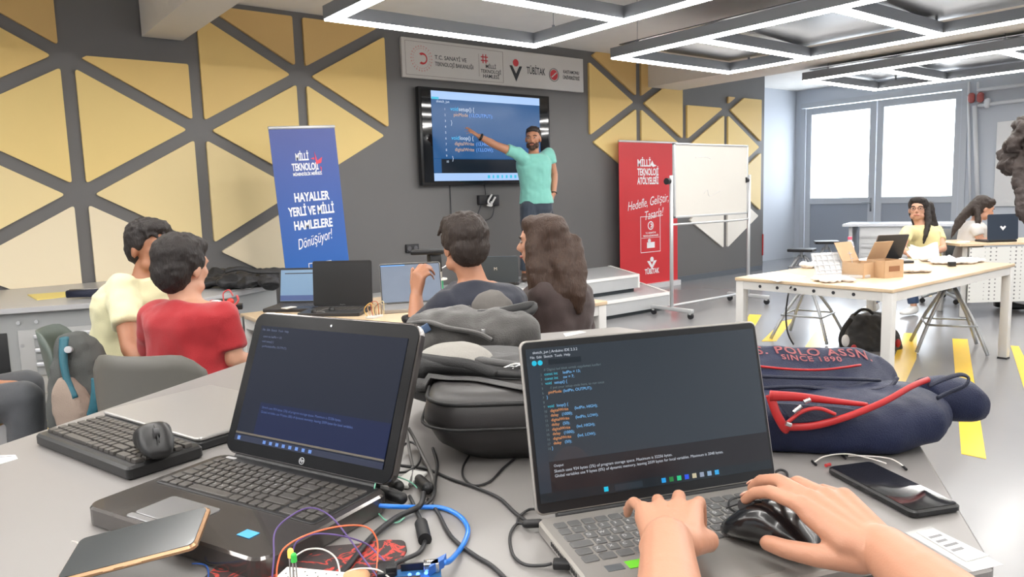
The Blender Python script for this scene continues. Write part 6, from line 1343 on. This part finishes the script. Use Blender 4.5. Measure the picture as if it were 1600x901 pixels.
# A : editor screen, pale blue
a_, _, al, AM = placed('open dark laptop with pale blue editor screen, leftmost on the middle table', 478, 478, MZ, rc-.1, .22, .33, .23, .205, m_lapgr, m_blk, m_lapgr)
on_lid(al, AM, -.155, .155, .012, .196, mat('a_screen', srgb(60, 80, 100), .2, emit=srgb(96, 124, 150), es=.8))
on_lid(al, AM, -.155, .155, .014, .045, mat('a_out', srgb(30, 40, 70), .2, emit=srgb(40, 64, 112), es=.8), 'output_area', .0022)
on_lid(al, AM, -.13, .1, .172, .178, mat('a_line', srgb(20, 24, 30), .4), 'menu_bar', .0022)
keys(a_, -.15, .15, -.13, -.02, .0202, m_keyblk, None, h=.0015, rows=[('', [1]*13)]*4, numpad=False)
# B : black screen
b_, _, blid, BMx = placed('open black laptop with a dark screen, in the middle of the three', 536, 484, MZ, rc-.12, .1, .345, .235, .255, m_lapgr, m_blk, m_lapgr)
on_lid(blid, BMx, -.162, .162, .024, .245, mat('b_screen', srgb(24, 25, 27), .35))
lt([('Aspire', 0, .008, .012)], mat('logo_grey', srgb(120, 120, 120), .5), blid, BMx, 'badge_lettering')
keys(b_, -.15, .15, -.13, -.02, .0202, m_keyblk, None, h=.0015, rows=[('', [1]*13)]*4, numpad=False)
# C : tilted grey reflecting screen
c_, _, clid, CMx_ = placed('open silver laptop with a pale reflecting screen beside the raised hand', 645, 478, MZ, rc+.22, .38, .35, .235, .235, m_sil, m_blk, m_sil)
on_lid(clid, CMx_, -.168, .168, .008, .228, mat('c_screen', srgb(90, 98, 110), .25, emit=srgb(86, 96, 112), es=.7, noise_amt=.2, nscale=8))
on_lid(clid, CMx_, -.168, -.03, .222, .228, mat('c_bar', srgb(70, 110, 160), .3, emit=srgb(80, 130, 190), es=.8), 'title_bar', .0024)
lg = placed('dark laptop seen from behind between the navy boy and the girl', 776, 446, .74, rc+PI-.1, .2, .30, .2, .18, m_lapgr, m_blk, mat('lid_dark_blue', srgb(58, 70, 82), .3, .4))
lt([('M', 0, .0, .03)], m_alum, lg[2], lg[3] @ T((0, .09, -.0125)) @ RY(PI), 'lid_mark', z=0)
kz = AZ(505, 492, MZ); t = thing('headset', 'dark headset coiled in front of the black laptop', 'headset', (kz.x, kz.y, MZ))
MB().tube([(.05*math.cos(a), .035*math.sin(a), .012+.012*math.sin(a*2)) for a in [2*PI*k/10 for k in range(10)]], .008, closed=True, sub=3).build('headband', m_fab_dk, t)
for sx in (-1, 1): MB().ell((.05*sx, 0, .02), (.016, .026, .019)).build('ear_cup', m_dark, t)
sp = AZ(452, 487, MZ); tag(MB().box((sp.x, sp.y, MZ+.024), (.07, .05, .006), RZ(.3), bev=.002).build('paper_slip', mat('slip_white', (0, 0, 0))), 'small white slip on the corner of the leftmost laptop', 'paper')
wz = AZ(585, 496, MZ); t = thing('jumper_wire_bundle', 'bundle of jumper wires on a small board in front of the silver laptop', 'electronics', (wz.x, wz.y, MZ))
MB().box((0, 0, .006), (.08, .05, .012), RZ(.4), bev=.002).build('board', mat('slip_white', (0, 0, 0)), t)
for i, cc in enumerate(((214, 176, 96), (190, 150, 110), (180, 90, 60), (110, 96, 80), (224, 210, 160))):
    MB().tube([(-.04+.016*i, .0, .01), (-.05+.02*i, .01, .05+.012*(i % 3)), (-.02+.018*i, -.01, .08-.01*(i % 2)), (.0+.014*i, .0, .012)], .0022, 6, 5).build('wire', mat('wirec_%d' % i, srgb(*cc), .5), t)
# stand with green filament spool
sz = AZ(681, 462, MZ+.01); t = thing('filament_holder', 'black spool stand with a green spool on the middle table', 'stand', (sz.x, sz.y, MZ))
MB().rbox((0, 0, .01), (.14, .14, .02), .02, .003).build('base', mat('cork_tan', (0, 0, 0)), t); MB().cyl((0, 0, .02), (0, 0, .11), .05, seg=24).build('green_spool', mat('filament_green', srgb(36, 150, 110), .4), t)
MB().cyl((0, 0, .11), (0, 0, .118), .075, seg=28).build('spool_flange', mat('spool_white', srgb(220, 220, 216), .4), t); MB().cyl((0, 0, .118), (0, 0, .16), .045, seg=24).build('clear_cup', mat('cup_grey', srgb(150, 148, 140), .2), t)
MB().box((0, 0, .215), (.08, .05, .11), bev=.006).build('column', m_dark, t); MB().box((-.045, .0, .285), (.2, .07, .03), RZ(rc), bev=.006).build('arm', m_dark, t); MB().tube([(.0, 0, .17), (.06, .0, .18), (.1, .0, .20)], .004).build('rod', m_alum, t)
# ================================================================== ON THE BENCH AT THE LEFT
def flat(name, label, pts, z, th, material, cat): P = [AZ(u, v, z) for u, v in pts]; return tag(MB().slab([(p.x, p.y) for p in P][::-1], z, z+th).build(name, material), label, cat)
flat('folder', 'flat yellow folder lying on the grey workbench along the wall', [(43, 461), (112, 456), (148, 452), (157, 456), (110, 463), (58, 469)], LZ, .006, mat('folder_yellow', srgb(236, 216, 120), .5), 'folder')
p = AZ(131, 466, LZ); t = thing('pencil_case', 'navy pencil case lying on the yellow folder', 'pencil case', (p.x, p.y, LZ+.006), rc+.05)
mb = MB(); mb.loft([((-.10, 0, .03), (0, .02, 0), (0, 0, .014)), ((-.095, 0, .03), (0, .045, 0), (0, 0, .026)), ((.095, 0, .03), (0, .045, 0), (0, 0, .026)), ((.10, 0, .03), (0, .02, 0), (0, 0, .014))], 18, 4); mb.build('case', m_navyd, t)
MB().tube([(-.09, -.0, .057), (.09, 0, .057)], .003, sub=1).build('zip', m_metal, t); MB().box((.104, 0, .03), (.012, .02, .012), bev=.002).build('zip_pull', m_metal, t)
# dark jacket
t = thing('jacket', 'black jacket heaped on the workbench in front of the blue banner', 'jacket', AZ(380, 436, LZ))
mb = MB(); rn = random.Random(3)
for i in range(22):
    u = 332+108*i/21; v = 442-5*math.sin(i)+(-5 if i % 3 else 2); p = AZ(u, v+2, LZ+.02); mb.ell(p+UP*(.022+.02*rn.random()), (.10, .09, .035+.014*rn.random()), Matrix.Rotation(rn.uniform(-.3, .3), 3, 'Y'))
mb.organic('cloth', mat('jacket_black', srgb(38, 38, 40), .6, bump=.3, bscale=60), t, voxel=.009, smooth=2, disp=.03, dscale=9)
MB().tube([AD(352, 424, 5.3), AD(375, 419, 5.3), (AD(400, 424, 5.3)), AD(440, 424, 5.35)], lambda t: (.02, .012), sub=5).build('sleeve', mat('jacket_black', (0, 0, 0)), t, True)
# red-wired electronics at the table corner
p = AZ(345, 482, MZ); t = thing('electronics_kit', 'heap of dark electronics with red wires and white connector beside the boy in red', 'electronics', (p.x, p.y, MZ))
o = AD(348, 474, 4.2)
MB().box(o+UP*.0, (.10, .06, .05), RZ(rc), bev=.006).box(o+RR*.07-UP*.02, (.08, .06, .03), RZ(rc+.3), bev=.004).build('module', m_dark, t, True)
MB().ell(AD(337, 476, 4.1), (.045, .03, .028)).build('white_connector', mat('plug_white', (0, 0, 0)), t, True)
MB().ell(AD(360, 471, 4.1), (.02, .02, .02)).build('red_button', mat('red_button', srgb(214, 54, 44), .4), t, True)
MB().tube([AD(322, 482, 4.1), AD(330, 470, 4.1), AD(345, 474, 4.08), AD(362, 478, 4.08), AD(372, 470, 4.08), AD(370, 461, 4.08)], .006, 8, 6).tube([AD(350, 472, 4.1), AD(349, 458, 4.1), AD(358, 453, 4.1), AD(364, 462, 4.1)], .004, 8, 6).build('red_wire', mat('wire_red', srgb(206, 84, 84), .4), t, True)
tag(MB().tube([AD(364, 490, 4.0), AD(368, 515, 3.95), AD(376, 535, 3.95), AD(381, 520, 3.95), AD(380, 495, 4.0)], .006, 8, 6).tube([AD(374, 490, 4.0), AD(372, 510, 3.95), AD(380, 526, 3.95)], .005, 8, 5).build('cable', m_cblk), 'black cords hanging from the left corner of the middle table', 'cable')
# ================================================================== ON THE WHITE-LEGGED TABLE
def onT(u, v, z=0): return AZ(u, v, WT+z)
m_card = mat('cardboard', srgb(190, 158, 124), .75, noise_amt=.05, nscale=30); m_clear = mat('clear_plastic', srgb(226, 228, 230), .12, alpha=.55); m_paper = mat('paper_white', srgb(236, 234, 232), .7)
p = onT(1304, 407); p.y = min(p.y, 3.03); t = thing('water_bottle', 'clear water bottle with pink cap on the birch table', 'bottle', (p.x, p.y, WT))
MB().lathe([(.001, 0), (.032, .0), (.034, .01), (.034, .06), (.031, .075), (.034, .09), (.034, .13), (.028, .155), (.014, .172), (.0135, .18)], seg=22).build('body', mat('bottle_clear', srgb(214, 222, 232), .08, alpha=.5), t)
MB().cyl((0, 0, .178), (0, 0, .2), .016, seg=18).build('cap', mat('cap_pink', srgb(226, 90, 118), .4), t); MB().cyl((0, 0, .092), (0, 0, .128), .0348, seg=22, caps=False).build('paper_band', mat('label_pale', srgb(226, 206, 214), .5), t)
def openbox(label, c, w, d, h, rot, material, lidang=None, name='cardboard_box'):
    t = thing(name, label, 'box', (c.x, c.y, WT), rot); th = .004; b = MB()
    b.box((0, 0, th/2), (w, d, th)).box((0, -d/2, h/2), (w, th, h)).box((0, d/2, h/2), (w, th, h)).box((-w/2, 0, h/2), (th, d-th, h)).box((w/2, 0, h/2), (th, d-th, h)); b.build('body', material, t)
    if lidang is not None:
        f = MB(); f.box((0, 0, d*.45), (w, th, d*.9)); f.v = [T((0, d/2, h)) @ RX(lidang) @ v for v in f.v]; f.build('flap', material, t)
    return t
p = onT(1328, 436); b1 = openbox('open cardboard box leaning back, next to the transparent tray', onT(1345, 432), .17, .16, .10, rc+.5, m_card, -.5)
b2 = openbox('upright cardboard box with printed label next to the raised laptop', onT(1382, 432), .16, .15, .115, rc+.35, m_card, .5)
MB().box((0, -.0785, .06), (.09, .002, .035)).build('label', mat('label_brown', srgb(140, 96, 66), .6), b2)
t = thing('plastic_tray', 'transparent plastic organiser tray standing open on the birch table', 'tray', (onT(1315, 434).x, onT(1315, 434).y, WT), rc+.2)
g = MB(); g.box((0, 0, .012), (.3, .18, .02), bev=.003); g.build('base', m_clear, t)
g = MB(); g.box((0, 0, .08), (.3, .012, .15))
for i in range(7): g.box((-.13+.043*i, -.012, .08), (.003, .018, .14))
for j in range(4): g.box((0, -.012, .025+.037*j), (.29, .018, .003))
g.v = [T((.01, .07, .02)) @ RX(-.45) @ v for v in g.v]; g.build('lid', m_clear, t)
rn = random.Random(11)
def bundle(label, u, v, w, d, h, n, material, seed, cat='plastic bag', name='plastic_bag'):
    p = onT(u, v); t = thing(name, label, cat, (p.x, p.y, WT), rc); rn = random.Random(seed); mb = MB()
    for i in range(n): mb.ell((rn.uniform(-w, w)*.38, rn.uniform(-d, d)*.38, h*.45), (w*rn.uniform(.2, .34), d*rn.uniform(.24, .36), h*rn.uniform(.3, .5)), Matrix.Rotation(rn.uniform(0, 3), 3, 'Z'))
    mb.v = [Vector((v.x, v.y, max(0.0005, v.z))) for v in mb.v]
    mb.organic('film', material, t, world=False, voxel=.006, smooth=2, disp=.01, dscale=30); return t
m_bag = mat('milky_film', srgb(226, 222, 222), .2, noise_amt=.06, nscale=30, bump=.3, bscale=40)
bundle('small crumpled clear bag at the left end of the birch table', 1268, 418, .16, .14, .05, 9, m_bag, 1)
bundle('crumpled clear bag of parts in front of the plastic tray', 1298, 440, .26, .12, .035, 12, m_bag, 2)
bundle('flat clear bag of parts right of the cardboard boxes', 1418, 424, .30, .20, .05, 12, m_bag, 3)
bundle('heap of clear bags at the far right of the birch table', 1500, 411, .36, .18, .04, 14, m_bag, 5)
bundle('crumpled bag right behind the white paper sheets', 1462, 408, .22, .14, .05, 9, m_bag, 8)
t = thing('paper_pile', 'loose white paper sheets standing crumpled in front of the girl in yellow', 'paper', (onT(1445, 404).x, onT(1445, 404).y, WT), rc)
for i in range(4):
    a = .5+.25*i; MB().sheet(lambda x, y, a=a, i=i: ((x-.5)*.21+.02*i-.02, (y-.5)*.12*math.cos(a)+.02*i, .004+y*.11*math.sin(a)+.02*math.sin(x*5+i)*y), 10, 6, .0008).build('sheet', m_paper, t)
tag(flat('paper_sheet', 'flat white sheet at the left end of the birch table', [(1168, 430), (1215, 424), (1260, 432), (1215, 440)], WT, .001, m_paper, 'paper'), 'flat white sheet at the left end of the birch table', 'paper')
p = onT(1487, 416); tag(MB().box((p.x, p.y, WT+.018), (.05, .03, .034), RZ(rc), bev=.003).build('small_box', m_dark), 'tiny dark box near the right end of the birch table', 'box')
# grey tablet / laptop lid raised behind the boxes
lp = placed('thin grey laptop opened away from the camera behind the cardboard boxes', 1384, 409, WT, rc+.1, -.45, .26, .17, .22, m_lapgr, m_lapgr, mat('lid_grey', srgb(124, 114, 108), .45, .1))
# dark laptop with white heart-shaped mark on the side table
q = AZ(1566, 380, .74); lw = placed('dark blue-black laptop with a white winged mark, used by the girl in white', 1566, 378, .74, rc+PI, -.06, .30, .2, .25, m_lapgr, m_blk, mat('lid_navyblack', srgb(44, 54, 68), .35, .2))
mk = MB(); mk.thick([(0, .095, -.0078), (-.03, .13, -.0078), (-.018, .14, -.0078), (0, .125, -.0078), (.018, .14, -.0078), (.03, .13, -.0078)], (0, 0, -.0008)); mk.v = [lw[3] @ v for v in mk.v]; mk.build('lid_mark', m_paper, lw[2])
tag(MB().rbox((AZ(1512, 380, .74)+FF*.07+UP*.0075)[:], (.12, .08, .014), .01, .003).build('paper_slip', m_paper), 'white slip lying left of the dark laptop on the side table', 'paper')
# black backpack on the floor under the birch table
p = AZ(1358, 548, 0); t = thing('backpack', 'black backpack with red details standing on the floor under the birch table', 'backpack', (p.x, p.y, 0))
db = (p-CC).dot(CF)
mb = MB(); rings = []
for u, v, w_, dd in ((1356, 490, .12, .06), (1356, 498, .15, .10), (1358, 515, .19, .13), (1360, 535, .24, .15), (1360, 545, .24, .14)): rings.append((AD(u, v, db+.1), RR*w_, FF*dd))
mb.loft(rings, 22, 2.8); mb.organic('body', m_fab_blk, t, voxel=.01, smooth=5, disp=.02, dscale=10)
MB().tube([AD(1334, 492, db), AD(1345, 484, db), AD(1356, 484, db), AD(1364, 490, db)], .012, 8, 5).tube([AD(1330, 498, db-.05), AD(1318, 515, db-.08), AD(1314, 532, db-.08), AD(1322, 545, db-.08), AD(1340, 546, db-.1)], lambda t: (.02, .01), 8, 6).build('shoulder_strap', m_strap, t, True)
MB().ell(AD(1321, 532, db-.1), (.03, .03, .05)).build('white_tab', m_paper, t, True); MB().ell(AD(1334, 543, db-.12), (.03, .02, .025)).ell(AD(1403, 536, db-.06), (.02, .02, .035)).build('red_detail', m_redt, t, True)
tag(MB().tube([onT(1236, 448), AD(1232, 458, 5.4), AD(1228, 490, 5.4), AD(1231, 520, 5.4), AD(1240, 538, 5.4)], .006, 8, 6).build('cable', m_cblk), 'dark cable hanging from the left end of the birch table to the floor', 'cable')
# machinery and cables under the perforated panel
p = AZ(1560, 462, 0); t = thing('cable_box', 'dark heap of cables and adaptors on the floor below the perforated panel', 'electronics', (p.x, p.y, 0))
MB().box((0, 0, .05), (.5, .2, .1), RZ(rc), bev=.01).build('case', m_dark, t)
for i in range(5): MB().tube([(-.3+.1*i, -.05, .05), (-.25+.12*i, -.15, .12), (-.2+.1*i, -.1, .16+.02*i), (-.1+.1*i, -.05, .06)], .012, 8, 5).build('cable', m_cgr, t)
# pipes and valves on the right wall
m_pipe = mat('pipe_white', srgb(214, 216, 220), .4); m_vred = mat('valve_red', srgb(176, 96, 92), .5)
pp = thing('heating_pipes', 'white heating pipes with red valves on the wall right of the glazed doors', 'pipe', (XR-.1, 4.8, 2.6))
def W_(u, v): return AX(u, v, XR-.08)
MB().tube([W_(1523, 165), W_(1528, 330)], .035, sub=1).build('pipe', m_pipe, pp, True); MB().tube([W_(1513, 150), W_(1516, 330)], .02, sub=1).build('pipe', m_pipe, pp, True)
MB().tube([W_(1528, 165), W_(1650, 150)], .03, sub=1).build('pipe', m_pipe, pp, True); MB().tube([W_(1528, 141), W_(1650, 126)], .03, sub=1).build('pipe', m_pipe, pp, True)
for u, v in ((1518, 153), (1532, 152), (1543, 161)): MB().cap(W_(u, v)-UP*.03, W_(u, v)+UP*.03, .05).build('valve', m_vred if v < 155 else m_pipe, pp, True)
for u in (1514, 1528): MB().tube([W_(u, 128), W_(u, 148)], .02, sub=1).build('riser', m_pipe, pp, True)
MB().box((XR-.03, 3.4, 1.6), (.05, 2.2, 1.3), bev=.01).build('display_board', mat('board_white', srgb(228, 228, 228), .5), None); o = bpy.data.objects['display_board']; tag(o, 'large plain white board on the wall behind the girl in white', 'board')
tag(MB().box((XW-.012, YW-.004+.0, .42), (.02, .02, .35)).build('extinguisher_sign', m_redt), 'thin red strip at the foot of the grey wall corner', 'marker')
# stitched lettering on the navy backpack
TMX = frame(AD(1262, 553, 1.30), RR*1+UP*-.03, UP*.75+FF*.66)
# dark blue side panel of the wall corner
# stitched lettering draped over the sloping upper panel of the navy backpack
from mathutils.bvhtree import BVHTree
pk = [o for o in bpy.data.objects if o.parent == nv and o.name.startswith('front_pocket')][0]
_M = WM(pk); BV = BVHTree.FromPolygons([_M @ v.co for v in pk.data.vertices], [tuple(p.vertices) for p in pk.data.polygons])
def bag_hit(u, v): return BV.ray_cast(CC, ray(u, v).normalized())[0]
hs_ = [bag_hit(*q) for q in ((1190, 554), (1345, 560), (1268, 566), (1268, 550))]
if all(hs_):
    h0, h1, ha, hb_ = hs_; TMX = frame((h0+h1)/2, h1-h0, hb_-ha) @ Matrix.Diagonal((1, 1.0, 1, 1)); wd_ = (h1-h0).length; nz = TMX.to_3x3() @ V(0, 0, 1)
    for txt, x, y, sz, wx in (('U.S. POLO ASSN.', -.008, .000, .030, .95), ('SINCE 1890', -.004, -.017, .019, 1.0)):
        for o in letters([(txt, x, y, sz, 'CENTER', wx)], m_st, nv, TMX, name='stitched_lettering', extrude=.0002, bold=.02, space=1.15):
            Mo = WM(o)
            for v in o.data.vertices:
                w = Mo @ v.co; r = BV.ray_cast(w+nz*.08, -nz, .4)
                if r[0]: v.co = Mo.inverted() @ (r[0]+nz*.002)
